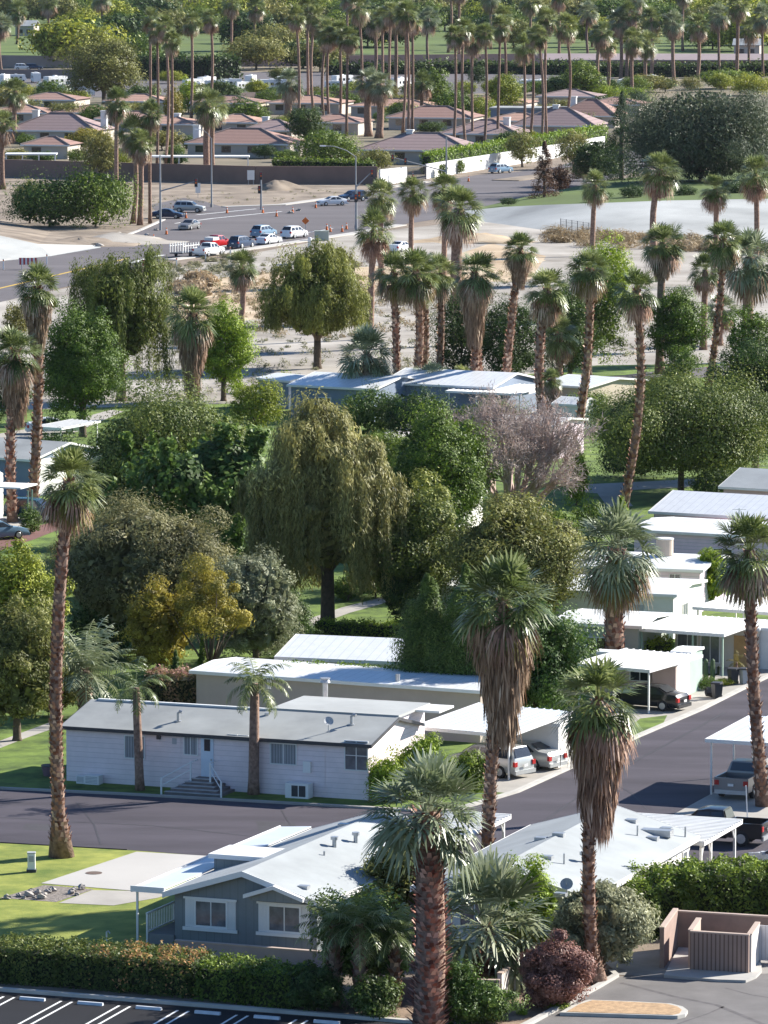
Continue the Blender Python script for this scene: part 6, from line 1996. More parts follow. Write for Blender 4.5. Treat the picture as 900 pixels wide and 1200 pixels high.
def car(kind, pnt, label, px, py, head, group=None, cat=None, name=None, scale=1.0, low=None):
    c = CARS[kind]
    P = G(px, py)
    t = thing(name or {'sedan': 'sedan_car', 'suv': 'suv_car', 'van': 'minivan', 'pickup': 'pickup_truck'}[kind], label, cat or {'sedan': 'car', 'suv': 'car', 'van': 'van', 'pickup': 'pickup truck'}[kind], (P.x, P.y, .03), R(head), group)
    t.scale = (scale,) * 3
    W, belt, zb = c['W'], c['belt'], c['zb']
    def wr(z):
        return W - .03 - max(0.0, z - belt) * .38
    rings = []
    for x, z in c['top']:
        fx = 1 - .10 * max(0, abs(x) / 2.4 - .62) / .38
        zc = max(z, zb + .15)
        zm = min(zc, belt)
        top = wr(zc) * fx
        half = [(0, zb), (W * .9 * fx, zb), (W * fx, zb + .16), (W * fx, (zb + zm) / 2 + .08), ((W - .03) * fx, zm), (top * .97, zc - .012), (top * .80, zc + .012), (0, zc + .03)]
        ring = [(x, -y, zz) for y, zz in half] + [(x, y, zz) for y, zz in half[-2:0:-1]]
        rings.append(ring)
    b = MB()
    n = len(rings[0])
    for r in rings:
        b.v += r
    for i in range(len(rings) - 1):
        for k in range(n):
            k2 = (k + 1) % n
            b.f.append((i * n + k, i * n + k2, (i + 1) * n + k2, (i + 1) * n + k))
    b.f.append(tuple(range(n - 1, -1, -1)))
    b.f.append(tuple((len(rings) - 1) * n + k for k in range(n)))
    bo = b.build('body', pnt, t, smooth=False)
    me = bo.data
    me.polygons.foreach_set('use_smooth', [True] * len(me.polygons))
    if hasattr(me, 'set_sharp_from_angle'):
        me.set_sharp_from_angle(angle=R(32))
    # glass
    def slope_glass(i, j, nm):
        (xa, za), (xb, zb2) = c['top'][i], c['top'][j]
        f0, f1 = .10, .90
        p0 = Vector((xa + (xb - xa) * f0, 0, za + (zb2 - za) * f0))
        p1 = Vector((xa + (xb - xa) * f1, 0, za + (zb2 - za) * f1))
        nr = Vector((-(zb2 - za), 0, xb - xa)).normalized()
        if nr.z < 0:
            nr = -nr
        o = nr * .045
        w0, w1 = wr(p0.z) * .84, wr(p1.z) * .80
        g = MB().face([p0 + o + Vector((0, -w0, 0)), p0 + o + Vector((0, w0, 0)), p1 + o + Vector((0, w1, 0)), p1 + o + Vector((0, -w1, 0))])
        g.build(nm, M['glass'], t)
    slope_glass(*c['shield'], 'windshield')
    slope_glass(*c['back'], 'rear_window')
    for sg in (-1, 1):
        g = MB().face([(x, sg * (wr(z) + .012), z) for x, z in c['side']])
        w_ = g.build('side_window', M['glass'], t)
        zt = max(z for _, z in c['side'])
        for x in c['pill']:
            p = MB()
            p.face([(x - .05, sg * (wr(belt + .05) + .02), belt + .05), (x + .05, sg * (wr(belt + .05) + .02), belt + .05), (x + .04, sg * (wr(zt) + .02), zt), (x - .04, sg * (wr(zt) + .02), zt)])
            p.build('pillar', pnt, w_)
        MB().bx(c['side'][0][0] - .08, c['side'][0][0] + .1, sg * (W + .02) - .1, sg * (W + .02) + .1, belt - .02, belt + .14).build('mirror', pnt, t)
    x0 = c['top'][0][0]
    x1 = c['top'][-1][0]
    rear = c['bed'][1] if 'bed' in c else x1
    if 'bed' in c:
        xa, xb = c['bed']
        q = MB()
        q.bx(xb, xa - .002, -W, -W + .09, zb + .08, belt + .06).bx(xb, xa - .002, W - .09, W, zb + .08, belt + .06)
        q.bx(xa - .07, xa - .003, -W + .092, W - .092, zb + .3, belt + .06)
        q.build('bed', pnt, t)
        MB().bx(xb + .062, xa - .073, -W + .093, W - .093, zb + .25, zb + .42).build('bed_liner', M['black'], t)
        MB().bx(xb - .02, xb + .06, -W + .093, W - .093, zb + .2, belt + .05).build('tailgate', pnt, t)
    rz = belt - .22
    for sg in (-1, 1):
        MB().bx(rear - .05, rear + .10, sg * (W - .15) - .13, sg * (W - .15) + .13, rz - .12, rz + .14).build('taillight', M['red'], t)
        MB().bx(x0 - .16, x0 + .02, sg * (W - .26) - .17, sg * (W - .26) + .13, zb + .36, zb + .5).build('headlight', M['steel'], t)
    MB().bx(rear - .1, rear + .05, -W + .06, W - .06, zb - .02, zb + .2).build('bumper', M['steel'] if kind == 'pickup' else pnt, t)
    MB().bx(x0 - .03, x0 + .08, -W + .1, W - .1, zb - .02, zb + .2).build('bumper', M['steel'] if kind == 'pickup' else pnt, t)
    MB().bx(rear - .12, rear - .102, -.16, .16, rz - .16, rz - .02).build('number_plate', M['trim'], t)
    MB().bx(x0 - .02, x0 + .035, -.42, .42, zb + .26, zb + .42).build('front_grille', M['dark'], t)
    for ax in c['ax']:
        for sg in (-1, 1):
            rr_ = c['wheel']
            k = (kind, sg)
            if k not in _tyre:
                a = MB()
                a.tube([(0, -.12, 0), (0, -.10, 0), (0, .10, 0), (0, .12, 0)], [rr_ * .9, rr_, rr_, rr_ * .9], 18)
                r_ = MB()
                r_.tube([(0, sg * .121, 0), (0, sg * .13, 0)], [rr_ * .62, rr_ * .58], 14)
                ma, mr_ = bpy.data.meshes.new('wheel'), bpy.data.meshes.new('rim')
                ma.from_pydata(a.v, [], a.f)
                ma.materials.append(M['black'])
                mr_.from_pydata(r_.v, [], r_.f)
                mr_.materials.append(M['steel'])
                _tyre[k] = (ma, mr_)
            w = part('wheel', _tyre[k][0], t)
            w.location = (ax, sg * (W - .09), rr_)
            part('rim', _tyre[k][1], w)
    return t
WHITEP = paint('white', (0.78, 0.78, 0.78))
SILVER = paint('silver', (0.45, 0.46, 0.45), .3, .35)
DARKP = paint('black', (0.018, 0.019, 0.022), .2)
BLUEP = paint('dark blue', (0.02, 0.04, 0.09), .25)
REDP = paint('red', (0.42, 0.015, 0.02), .25)
LBLUE = paint('light blue', (0.16, 0.26, 0.36), .3)
TEAL = paint('dark teal', (0.02, 0.06, 0.075), .25)
GREYP = paint('grey', (0.24, 0.235, 0.235), .3, .3)
car('van', SILVER, 'silver minivan with clear tail lights parked nearest the palm in the white carport', 574, 907, 140)
car('sedan', SILVER, 'pale silver sedan parked behind the minivan in the white carport', 613, 898, 143)
car('pickup', GREYP, 'grey pickup truck seen from its tailgate under the tall white carport', 876, 929, 68)
car('pickup', DARKP, 'black pickup truck with an open bed beyond the braced patio cover', 836, 987, 160)
car('sedan', DARKP, 'dark sedan in the shade of the ribbed carport by the pink shed', 760, 830, 150)
car('sedan', WHITEP, 'white car cut by the right edge behind the high dark hedge', 922, 1024, 120)
car('suv', TEAL, 'dark teal car beside the blue grey home at the left edge', 40, 610, -20)
car('sedan', WHITEP, 'white car under the trees at the upper left street', 62, 508, 10)
car('sedan', LBLUE, 'car parked in the shade near the white trailer, low at the left edge', -4, 632, 30)
QG = 'cars waiting on the far road'
car('pickup', WHITEP, 'white pickup at the back of the waiting line next to the trailer', 245, 300, 62, QG)
car('pickup', REDP, 'red pickup truck towing a low trailer', 254, 291, 62, QG)
car('suv', BLUEP, 'dark blue suv waiting ahead of the red pickup', 283, 291, 62, QG)
car('suv', LBLUE, 'light blue suv waiting in the far lane', 309, 278, 62, QG)
car('sedan', WHITEP, 'white sedan waiting between the blue suvs and the road edge', 315, 286, 62, QG)
car('suv', WHITEP, 'white suv at the head of the waiting line', 345, 279, 60, QG)
car('sedan', GREYP, 'small grey car coming towards the camera near the dirt corner', 222, 269, 250)
car('sedan', BLUEP, 'dark sedan crossing behind the signal pole', 197, 256, -12)
car('suv', SILVER, 'silver suv following the dark sedan on the crossing road', 222, 249, -12)
car('sedan', WHITEP, 'white sedan turning at the far side of the intersection', 389, 241, 205)
car('suv', BLUEP, 'dark car right behind the white one turning', 413, 236, 215)
car('sedan', WHITEP, 'white car standing by the far wall behind the corner palms', 195, 211, 10)
car('suv', LBLUE, 'pale blue suv driving beside the hedged white wall', 587, 203, 50)
car('sedan', WHITEP, 'white car half hidden behind the central palm clump', 470, 295, 62)
car('suv', WHITEP, 'white vehicle on the road by the golf course, left', 27, 82, 0)
car('suv', BLUEP, 'blue vehicle on the road by the golf course, left', 40, 82, 0)
# white load in the red pickup's bed
P = G(252, 291.5)
t = thing('cargo_box', 'white box lying in the bed of the red pickup', 'box', (P.x, P.y, .84), R(62))
MB().bx(-1.7, -.2, -.7, .7, 0, .75).build('box', M['white'], t)
MB().bx(-1.72, -.18, -.72, .72, .753, .82).build('lid', M['trim'], t)
P = G(216, 301)
t = thing('flat_trailer', 'low flat trailer with white stakes behind the red pickup', 'trailer', (P.x, P.y, .03), R(62))
MB().bx(-2.2, 2.2, -1.0, 1.0, .5, .65).build('deck', M['dark'], t)
MB().bx(2.2, 3.4, -.06, .06, .48, .58).build('tongue', M['dark'], t)
for i in range(7):
    for sg in (-1, 1):
        MB().bx(-2.15 + i * .7, -2.05 + i * .7, sg * 1.0 - .04, sg * 1.0 + .04, .653, 1.9).build('stake', M['white'], t)
for sg in (-1, 1):
    MB().bx(-2.2, 2.2, sg * 1.045, sg * 1.045 + sg * .04, 1.5, 1.6).build('rail', M['white'], t)
    MB().tube([(-.3, sg * 1.03, .32), (-.3, sg * 1.2, .32)], .31, 14).build('wheel', M['black'], t)

# recreational vehicles in the storage lot
def rv_proto():
    t = thing('motorhome', 'x', 'motorhome', (0, 0, 0))
    MB().extr_y([(-4, .5), (3.2, .5), (4.0, .8), (4.0, 1.5), (3.4, 2.2), (3.4, 3.0), (3.2, 3.2), (-4, 3.2)], -1.2, 1.2).build('body', M['white'], t)
    for sg in (-1, 1):
        for x in (-3, -1.2, .8):
            MB().bx(x, x + 1.0, sg * 1.2 + (0.003 if sg > 0 else -.025), sg * 1.2 + (.025 if sg > 0 else -.003), 1.5, 2.3).build('window', M['glass'], t)
    MB().bx(3.42, 3.44, -1, 1, 1.6, 2.1).build('windshield', M['glass'], t)
    MB().bx(-1, 0, -.5, .5, 3.2, 3.5).build('roof_unit', M['trim'], t)
    for x in (-2.2, 2.6):
        for sg in (-1, 1):
            MB().tube([(x, sg * 1.0, .45), (x, sg * 1.22, .45)], .45, 12).build('wheel', M['black'], t)
    return t
rv = rv_proto()
spots = [(4, 100), (12, 104), (20, 96), (42, 97), (58, 106), (66, 102), (76, 110), (86, 104), (96, 107), (106, 112), (60, 112), (226, 103), (234, 106), (243, 102), (252, 104), (262, 107), (272, 103), (284, 105), (294, 100), (308, 104), (320, 106), (330, 100),
         (392, 104), (402, 100), (412, 104), (470, 104), (605, 106), (614, 102), (624, 106), (634, 103), (730, 106), (742, 102), (752, 105), (764, 100)]
for i, (x, y) in enumerate(spots):
    o = rv if i == 0 else copy_tree(rv)
    P = G(x, y)
    o.location = (P.x, P.y, .02)
    o.rotation_euler = (0, 0, R([80, 60, 20, 100, 10, 45][i % 6]))
    s = [.85, .7, .6, .8, .65][i % 5]
    o.scale = (s, s, s)
    o['label'] = 'white parked motorhome in the far storage lot, ' + ORD[i] + ' from the left'
    o['group'] = 'vehicles parked in the far storage lot'
# ------------------------------------------------------------------ street furniture, walls and small things
def lamp(label, px, py, ytop, tipx, tipy, z=0.0):
    P = G(px, py, z)
    s = SC(P)
    h = ZT(P, ytop)
    t = thing('street_lamp', label, 'street lamp', P)
    b = MB()
    b.tube([(0, 0, 0), (0, 0, h * .5), (0, 0, h)], [.14, .11, .08], 8)
    b.build('pole', M['lampgrey'], t)
    MB().cyl(0, 0, 0, .5, .22, 10).build('base', M['concrete'], t)
    ex = (tipx - px) / s
    ez = ZT(P, tipy)
    MB().tube([(0, 0, h - .1), (ex * .3, 0, h + (ez - h) * .55), (ex * .7, 0, ez - .05), (ex, 0, ez)], .06, 6).build('arm', M['lampgrey'], t)
    sg = 1 if ex > 0 else -1
    MB().extr_y([(ex - .1 * sg, ez - .1), (ex + .8 * sg, ez - .06), (ex + .75 * sg, ez + .10), (ex - .1 * sg, ez + .1)], -.18, .18).build('lamp_head', M['trim'], t)
    return t
lamp('curved grey street lamp standing beside the twin far palms', 248, 243, 162, 234, 152)
lamp('tall grey street lamp arm above the signal at the intersection', 417, 268, 183, 381, 171)
def signal_head(t, x, y, z):
    h = MB().bx(x - .22, x + .22, y - .2, y + .2, z - .6, z + .6)
    o = h.build('signal_head', M['dark'], t)
    for i, c in enumerate(('red', 'orange', 'black')):
        MB().tube([(x, y - .203, z + .38 - i * .38), (x, y - .23, z + .38 - i * .38)], .13, 10).build('lens', M[c], o)
def signal(label, px, py, ytop, arms, heads, lat=0):
    P = G(px, py)
    s = SC(P)
    t = thing('traffic_signal', label, 'traffic signal', P)
    h = ZT(P, ytop)
    MB().tube([(0, 0, 0), (0, 0, h)], [.17, .11], 8).build('pole', M['lampgrey'], t)
    for x0, y0, x1, y1 in arms:
        MB().tube([((x0 - px) / s, 0, ZT(P, y0)), ((x1 - px) / s, 0, ZT(P, y1))], [.11, .06], 6).build('mast_arm', M['lampgrey'], t)
    for x, y in heads:
        signal_head(t, (x - px) / s, -.25, ZT(P, y))
    return t
signal('signal pole with a short arm and heads near the road cones', 417.5, 270, 216, [(417.5, 219, 437, 200)], [(417, 232), (421, 229), (436, 203)])
signal('signal pole with a long arm over the road by the dark gate', 523, 214, 161, [(523, 201, 459, 184)], [(460, 185), (425 + 50, 189)])
signal('tall signal pole in front of the corner palms', 188, 270, 182, [(188, 224, 231, 212)], [(230, 214)])
signal('short signal post on the dirt lot by the far sidewalk', 306, 246, 203, [], [(306, 206), (304, 222)])
def sign(name, label, px, py, w, h, zc, m, rz=0, legs=1, tilt=0, pm='steel', cat='sign'):
    P = G(px, py)
    t = thing(name, label, cat, P, R(rz))
    for i in range(legs):
        x = 0 if legs == 1 else (-w * .35 + i * w * .7)
        MB().bx(x - .04, x + .04, -.04, .04, 0, zc + h * .4).build('post', M[pm], t)
    p = MB()
    if tilt:
        p.extr_y([(0, zc - h / 2), (w / 2, zc), (0, zc + h / 2), (-w / 2, zc)], -.07, -.045)
    else:
        p.bx(-w / 2, w / 2, -.07, -.045, zc - h / 2, zc + h / 2)
    p.build('panel', m if not isinstance(m, str) else M[m], t)
    return t
sign('notice_board', 'white two part notice board in front of the far brown wall', 294, 217, 1.2, 1.6, 1.7, 'white', legs=2)
sign('street_sign', 'small white board sign on the dirt lot near the street lamp', 232, 232, .8, 1.6, 1.6, 'white')
sign('warning_sign', 'orange diamond road work sign behind the white suv', 358, 271, 1.1, 1.1, 1.5, 'orange', tilt=1)
sign('road_sign', 'dark red sign board seen from behind at the near road edge', 173, 322, 1.3, 1.3, 1.3, mat('sign back', (0.25, 0.05, 0.05), 0.6, 0.1, 2))
sign('barricade', 'red and white striped barricade by the pale slope at the left', 33, 316, 2.4, .9, 1.1, striped('red white stripes', (0.75, 0.72, 0.7), (0.5, 0.05, 0.05), .5, .25, 'x'), legs=2, cat='barricade')
for i, (x, y) in enumerate(((207, 314), (241, 307), (270, 301), (55, 310), (4, 316))):
    P = G(x, y)
    t = thing('marker_post', 'slim white marker post along the road edge, ' + ORD[i] + ' of those beside the near lane', 'post', P, group='marker posts along the far road')
    MB().bx(-.08, .08, -.05, .05, 0, 1.4).build('stake', M['white'], t)
    MB().bx(-.085, .085, -.055, -.052, 1.1, 1.3).build('reflector', M['orange'], t)
def cone(label, px, py, group='orange cones around the intersection'):
    P = G(px, py)
    t = thing('traffic_cone', label, 'traffic cone', P, group=group)
    MB().bx(-.25, .25, -.25, .25, .02, .07).build('base', M['black'], t)
    MB().tube([(0, 0, .07), (0, 0, 1.0)], [.2, .05], 10).build('cone', M['orange'], t)
    MB().tube([(0, 0, .62), (0, 0, .78)], [.125, .09], 10).build('band', M['white'], t)
for i, (x, y) in enumerate(((383, 270), (387, 272), (401, 272), (406, 269), (324, 254), (343, 250), (308, 250), (266, 250), (218, 256), (370, 244), (195, 275), (180, 283), (150, 284), (484, 208), (549, 213))):
    cone('orange traffic cone with white band, ' + ORD[i] + ' counted outward from the signal with the short arm', x, y)
P = G(363, 290)
t = thing('bollard', 'white concrete bollard on the near verge beside the signal', 'bollard', P)
MB().cyl(0, 0, 0, 1.3, .28, 10).build('post', M['white'], t)
MB().cyl(0, 0, 1.302, 1.4, .3, 10, .15).build('cap', M['trim'], t)
P = G(377, 282)
t = thing('utility_box', 'pale green utility cabinet beside the signal pole', 'utility box', P)
MB().bx(-1.0, 1.0, -.5, .5, 0, 1.3).build('case', SAGE, t)
MB().bx(-1.05, 1.05, -.55, .55, 1.303, 1.4).build('lid', SAGE, t)
# dirt mound and rubble
def mound(label, px, py, w, h, m, seed, name='dirt_mound'):
    rs = np.random.RandomState(seed)
    P = G(px, py)
    b = MB()
    n, k = 20, 6
    for i in range(k + 1):
        f = i / k
        for j in range(n):
            a = 6.283 * j / n
            r = w / 2 * f * (1 + .2 * math.sin(3 * a + seed) + .1 * rs.normal())
            b.v.append((math.cos(a) * r, math.sin(a) * r, max(-.05, h * (math.cos(f * 3.14) * .5 + .5) + (rs.normal() * .08 * h if 0 < i < k else 0) - (.05 if i == k else 0))))
    for i in range(k):
        for j in range(n):
            b.f.append((i * n + j, i * n + (j + 1) % n, (i + 1) * n + (j + 1) % n, (i + 1) * n + j))
    o = b.build(name, m, smooth=True)
    o.location = P
    tag(o, label, 'mound')
    return o
mound('brown dirt mound against the far wall by the short signal post', 326, 222, 10, 1.5, M['dirt'], 1)
mound('sandy dirt mound under the corner palms', 140, 284, 17, 1.3, M['sand'], 2)
mound('long sandy mound between the pale slope and the road corner', 95, 286, 17, 1.0, M['dirt'], 3)
mound('tan earth mound on the wash below the channel slope', 560, 282, 18, 1.0, M['drysand'], 4)
# rocks
def rock_mesh(seed, r):
    rs = np.random.RandomState(seed)
    b = MB()
    n, k = 8, 5
    for i in range(k + 1):
        th = 3.1416 * i / k
        for j in range(n):
            a = 6.283 * j / n
            q = r * (1 + .22 * rs.normal())
            b.v.append((math.cos(a) * math.sin(th) * q, math.sin(a) * math.sin(th) * q * .8, max(-.02, math.cos(th) * q * .6 + r * .35)))
    for i in range(k):
        for j in range(n):
            b.f.append((i * n + j, (i + 1) * n + j, (i + 1) * n + (j + 1) % n, i * n + (j + 1) % n))
    me = bpy.data.meshes.new('rock')
    me.from_pydata(b.v, [], b.f)
    me.materials.append(M['rock'])
    return me
rms = [rock_mesh(i, .22) for i in range(4)]
rr = random.Random(9)
for i, (x, y) in enumerate(((8, 1053), (22, 1050), (28, 1053), (33, 1050), (36, 1047), (40, 1052), (44, 1048), (48, 1053), (51, 1049), (57, 1046), (84, 1047), (88, 1044), (90, 1049), (96, 1042), (62, 1044))):
    o = part('garden_rock', rms[i % 4])
    o.location = G(x, y, .03)
    q = rr.uniform(.6, 1.35)
    o.scale = (q, q, q)
    o.rotation_euler = (0, 0, rr.random() * 6)
    tag(o, 'pale garden rock in the lawn gravel bed, ' + ORD[i] + (' from the left' if i < 10 else ' towards the slab'), 'rock', 'rocks of the gravel bed')
for i, (x, y) in enumerate(((150, 285), (128, 287), (172, 276), (60, 262), (66, 264), (183, 270), (165, 281), (116, 289), (384, 290), (340, 250), (350, 247))):
    o = part('boulder', rms[i % 4])
    o.location = G(x, y, .03)
    q = rr.uniform(2.0, 4.0)
    o.scale = (q, q * .8, q * .7)
    o.rotation_euler = (0, 0, rr.random() * 6)
    tag(o, 'pale boulder on the rubble strewn far verge, ' + ORD[i] + ' of those around the intersection', 'boulder', 'boulders on the far verge')
# small things on the lawn
P = G(37, 1022)
t = thing('utility_pedestal', 'white utility pedestal post on the front lawn', 'pedestal', P)
MB().bx(-.19, .19, -.17, .17, 0, .95).build('post', M['white'], t)
MB().bx(-.21, .21, -.19, .19, .953, 1.02).build('cap', M['grey'], t)
MB().bx(-.12, .12, -.2, -.172, .55, .85).build('meter', M['grey'], t)
MB().bx(-.24, .24, -.22, .22, 0, .16).build('footing', M['dark'], t)
P = G(125, 1107)
t = thing('garden_tap', 'small white garden tap standing on the shaded lawn edge', 'tap', P)
MB().bar((0, 0, 0), (0, 0, .6), .04).build('pipe', M['white'], t)
MB().tube([(0, 0, .6), (.08, -.05, .66), (.16, -.1, .56)], .035, 6).build('spout', M['steel'], t)
P = G(110, 1023, .035)
o = MB().tube([(0, 0, 0), (0, 0, .012)], .42, 20).build('manhole_cover', mat('rusty iron', (0.13, 0.09, 0.07), 0.8, 0.3, 6))
o.location = P
tag(o, 'round rusty manhole cover set into the concrete slab', 'manhole cover')
P = G(59, 909)
t = thing('planter_tub', 'purplish round planter tub on the grass at the left of the lilac home', 'planter', P)
MB().tube([(0, 0, 0), (0, 0, .55)], [.38, .5], 16).build('tub', mat('purple brown tub', (0.16, 0.10, 0.12), 0.8, 0.1, 3), t)
MB().tube([(0, 0, .552), (0, 0, .6)], [.52, .52], 16).build('rim', M['dark'], t)
# wheelie bins and porch things
def bin_(label, px, py, h, m, lid='dark', lying=False):
    P = G(px, py)
    t = thing('wheelie_bin', label, 'bin', (P.x, P.y, .03 if not lying else .33), -R(20))
    w = h * .3
    MB().tube([(0, 0, 0), (0, 0, h * .9)], [w * 1.0, w * 1.3], 4).build('tub', m, t)
    MB().bx(-w * 1.0, w * 1.0, -w * 1.05, w * 1.05, h * .903, h).build('lid', M[lid], t)
    for sg in (-1, 1):
        MB().tube([(sg * w * .75, w * .75, .08), (sg * w * .95, w * .75, .08)], .09, 10).build('wheel', M['black'], t)
    if lying:
        t.rotation_euler = (R(90), 0, R(70))
BB = mat('black plastic', (0.03, 0.035, 0.04), 0.5, 0.1, 3)
bin_('black wheelie bin standing on the kerb by the cactus bed', 840, 819, 1.0, BB)
bin_('dark bin lying on its side left of the kerbside black bin', 827, 817, .9, BB, lying=True)
bin_('black bin under the potted palm beside the patio', 859, 802, 1.0, BB)
bin_('grey bin right of the black patio bin', 872.5, 802, 1.0, M['grey'])
bin_('teal bin beside the pink storage shed', 786, 819, .75, mat('teal plastic', (0.05, 0.16, 0.16), 0.5, 0.1, 3))
feather_palm('small potted palm beside the patio bins', 863, 797, 766, 14, 1.6, 'palm_yellow', 9)
tree('bush', 'green', 'low leafy plants in the kerbside bed by the bins', 828, 808, 792, 30, 2000, 120, 'plant')
tree('bush', 'lime', 'yellow green low plant at the edge of the kerbside bed', 850, 803, 794, 24, 1500, 121, 'plant')
for i, x in enumerate((827, 835)):
    P = G(x, 802)
    t = thing('cactus', ('left' if i == 0 else 'right') + ' one of two upright cacti beside the green shed', 'cactus', P)
    MB().tube([(0, 0, 0), (0, 0, .7), (0, 0, 1.5), (0, 0, 1.6)], [.14, .17, .14, .04], 9).build('stem', lm('deep') and mat('cactus green', (0.07, 0.11, 0.05), 0.7, 0.2, 6), t)
    MB().tube([(.1, 0, .6), (.35, 0, .65), (.38, 0, 1.1), (.38, 0, 1.15)], [.09, .1, .09, .03], 8).build('arm', M['core'], t)
P = G(876, 962)
o = MB().bar((0, 0, 0), (-.1, 0, 1.9), .035).build('white_stake', M['white'])
o.location = P
tag(o, 'thin white stake leaning in front of the grey pickup', 'stake')
P = G(866, 623, 3.2)
o = MB().bar((0, 0, 0), (0, 0, 1.7), .05).bar((-.5, 0, 1.6), (.5, 0, 1.6), .025).bar((-.35, 0, 1.35), (.35, 0, 1.35), .02).build('roof_antenna', M['white'])
o.location = P
tag(o, 'thin white aerial mast on a flat white roof above a palm', 'antenna')
# brown enclosure for the bins of the parking lot
FL = striped('split ribbed brown block', (0.30, 0.215, 0.18), (0.14, 0.095, 0.075), 0.2, 0.06, 'x', 0.9)
CAPB = mat('enclosure cap', (0.45, 0.35, 0.29), 0.9, 0.08, 1)
def seg_wall(name, label, a, d, h, m, th=.2, cap=True):
    p, q = G(*a), G(*d)
    L = (q - p).length
    t = thing(name, label, 'wall', p, math.atan2((q - p).y, (q - p).x))
    MB().bx(0, L, 0, th, 0, h).build('panel', m, t)
    if cap:
        MB().bx(-.02, L + .02, -.02, th + .02, h + .003, h + .07).build('coping', CAPB, t)
    return t
pt_enc = mat('concrete pad', (0.40, 0.385, 0.36), 0.9, 0.08, 1)
P0 = G(830, 1140)
t = thing('enclosure_pad', 'pale kerbed concrete pad under the brown trash enclosure', 'pad', P0)
MB().prism([Vector((*g2(x, y), 0)) - Vector((P0.x, P0.y, 0)) for x, y in ((778, 1146), (795, 1113), (890, 1119), (893, 1140), (886, 1147), (874, 1152), (840, 1151))], .0, .13).build('slab', pt_enc, t)
seg_wall('enclosure_wall', 'ribbed brown front wall of the trash enclosure', (808.5, 1139), (877, 1143.5), 1.83, FL)
seg_wall('enclosure_wall', 'brown left side wall of the trash enclosure', (778, 1135), (794, 1112), 1.85, mat('brown block', (0.30, 0.215, 0.18), 0.9, 0.12, 1.5), th=.2)
seg_wall('enclosure_wall', 'shaded brown back wall of the trash enclosure under the high hedge', (792, 1111), (905, 1118), 1.7, mat('shaded rear block', (0.25, 0.18, 0.15), 0.9, 0.12, 1.5))  # same brown darkened for the shade under the hedge
seg_wall('enclosure_wall', 'short return wall at the left end of the ribbed front wall', (811.5, 1137.5), (821, 1123), 1.83, CAPB)
seg_wall('enclosure_wall', 'white sunlit return wall at the right end of the ribbed front wall', (880.5, 1142.5), (890, 1128), 1.83, mat('sunlit block', (0.62, 0.58, 0.54), 0.9, 0.06, 1))  # block colour whitened for the sun on this side
p, q = G(888, 1128), G(925, 1131)
t = thing('enclosure_gate', 'white ribbed metal gate at the right of the trash enclosure', 'gate', p, math.atan2((q - p).y, (q - p).x))
L = (q - p).length
MB().bx(0, L, 0, .06, .12, 1.75).build('panel', striped('white ribbed gate', (0.66, 0.64, 0.66), (0.5, 0.48, 0.5), .18, .05, 'x'), t)
MB().bx(-.08, 0, -.03, .09, 0, 1.85).build('post', M['steel'], t)
MB().bx(.5, .58, -.02, -.002, 0.04, .3).build('drop_bolt', M['dark'], t)
seg_wall('garden_wall', 'low white wall showing between the low palm and the maroon bush', (588, 1172), (618, 1150), 1.15, mat('white stucco', (0.62, 0.58, 0.54), 0.9, 0.08, 1))
seg_wall('garden_wall', 'low purplish wall in the shade between the dark palm trunks', (425, 1172), (585, 1175), .95, mat('dull pink block', (0.24, 0.17, 0.17), 0.9, 0.1, 1))
seg_wall('garden_wall', 'low pale wall behind the hedges along the slate grey home', (205, 1122), (430, 1140), .75, mat('lilac block', (0.36, 0.30, 0.30), 0.9, 0.08, 1))
# wire fence on the wash
P = [G(x, y) for x, y in ((657, 274), (690, 279))]
t = thing('wire_fence', 'sagging wire fence at the foot of the pale channel slope', 'fence', P[0], math.atan2((P[1] - P[0]).y, (P[1] - P[0]).x))
L = (P[1] - P[0]).length
for i in range(6):
    MB().bar((L * i / 5, 0, 0), (L * i / 5, 0, 2.2), .05).build('post', M['dark'], t)
w = MB()
for z in (.3, .8, 1.3, 1.8, 2.15):
    w.bar((0, 0, z), (L, 0, z), .012, 4)
for i in range(40):
    w.bar((L * i / 40, 0, .1), (L * (i + 1) / 40, 0, 2.15), .008, 3)
w.build('wire', M['dark'], t)
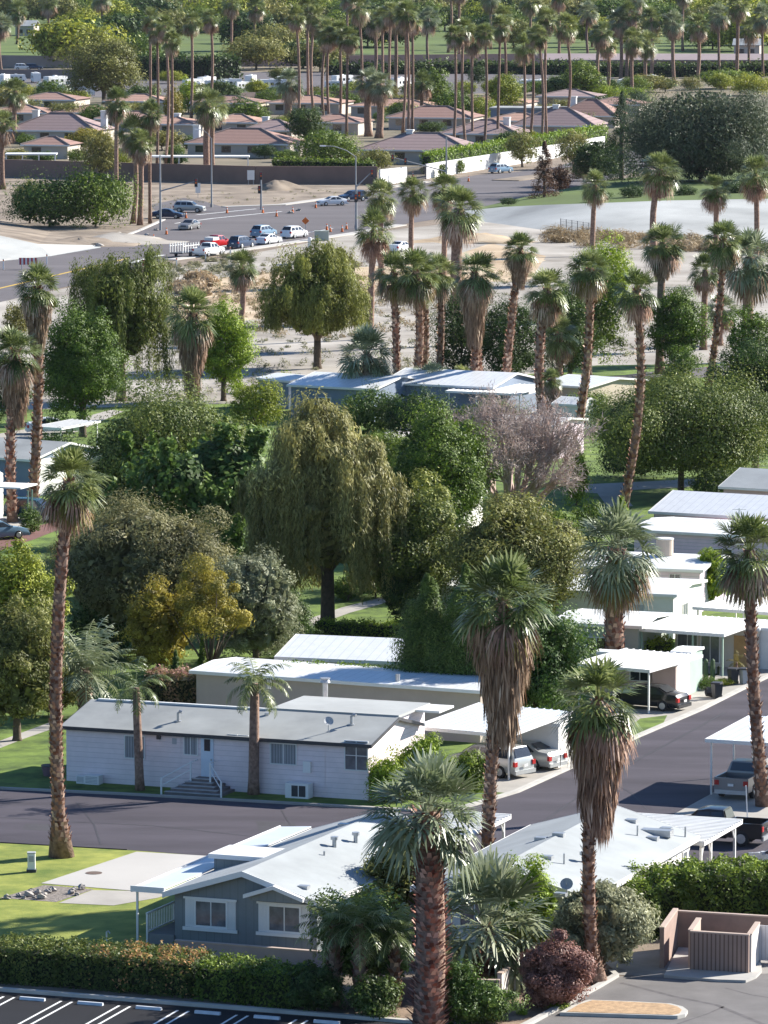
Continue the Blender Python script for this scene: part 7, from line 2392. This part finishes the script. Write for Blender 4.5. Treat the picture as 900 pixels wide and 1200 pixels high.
# ground cover of the desert lot, one mass
rs = np.random.RandomState(77)
def scatter(name, key, poly, n, hmin, hmax, seed, per=60, asp=.22, leaf=None):
    rs = np.random.RandomState(seed)
    xs = [p[0] for p in poly]
    ys = [p[1] for p in poly]
    C = []
    while len(C) < n:
        x, y = rs.uniform(min(xs), max(xs)), rs.uniform(min(ys), max(ys))
        c = False
        j = len(poly) - 1
        for i in range(len(poly)):
            if (ys[i] > y) != (ys[j] > y) and x < (xs[j] - xs[i]) * (y - ys[i]) / (ys[j] - ys[i]) + xs[i]:
                c = not c
            j = i
        if c and math.sin(x * .13 + seed) * math.sin(y * .31 + seed * 2) > -.55:
            p = G(x, y)
            C.append((p.x, p.y, 0))
    C = np.array(C)
    h = rs.uniform(hmin, hmax, (n, 1))
    C[:, 2:3] = h * .35
    Rd = np.concatenate([h * rs.uniform(.7, 1.4, (n, 1)), h * rs.uniform(.7, 1.4, (n, 1)), h * .6], 1)
    lf = leaf or (hmin + hmax) * .32
    V, Q, r = leafball(rs, C, Rd, per, lf, aspect=asp, jit=1.2, fill=.3)
    V[:, 2] = np.maximum(V[:, 2], .03)
    o = part(name, fastmesh(name, V, Q, lm(key), r))
    o['kind'] = 'stuff'
    return o
scatter('desert_scrub', 'scrub', [(60, 470), (130, 350), (240, 312), (420, 290), (560, 300), (640, 320), (840, 400), (700, 425), (540, 440), (300, 466)], 800, .3, .85, 1, 36)
scatter('dry_scrub', 'dry', [(170, 400), (200, 330), (300, 315), (470, 310), (600, 320), (500, 390), (330, 400)], 260, .35, .9, 2, 50)
scatter('verge_scrub', 'scrub', [(165, 325), (200, 308), (300, 296), (290, 312), (200, 335)], 70, .4, .9, 3, 90)
scatter('brown_brush', 'dry', [(190, 345), (230, 325), (250, 335), (240, 350)], 26, .8, 1.5, 4, 260)
scatter('dry_reeds', 'dry', [(640, 272), (700, 277), (905, 290), (905, 300), (700, 292), (640, 284)], 90, .9, 1.9, 5, 200, .1)
scatter('dirt_lot_weeds', 'scrub', [(0, 250), (200, 228), (400, 222), (390, 232), (200, 246), (10, 262)], 120, .2, .5, 6, 30)
scatter('planter_litter', 'dry', [(600, 1190), (640, 1178), (690, 1150), (700, 1155), (620, 1197)], 60, .04, .1, 7, 16)
scatter('lawn_leaf_litter', 'dry', [(0, 1060), (60, 1058), (190, 1060), (200, 1095), (0, 1095)], 70, .02, .05, 8, 5)
scatter('bed_litter', 'dry', [(60, 1150), (440, 1176), (440, 1192), (60, 1160)], 120, .02, .06, 9, 8)
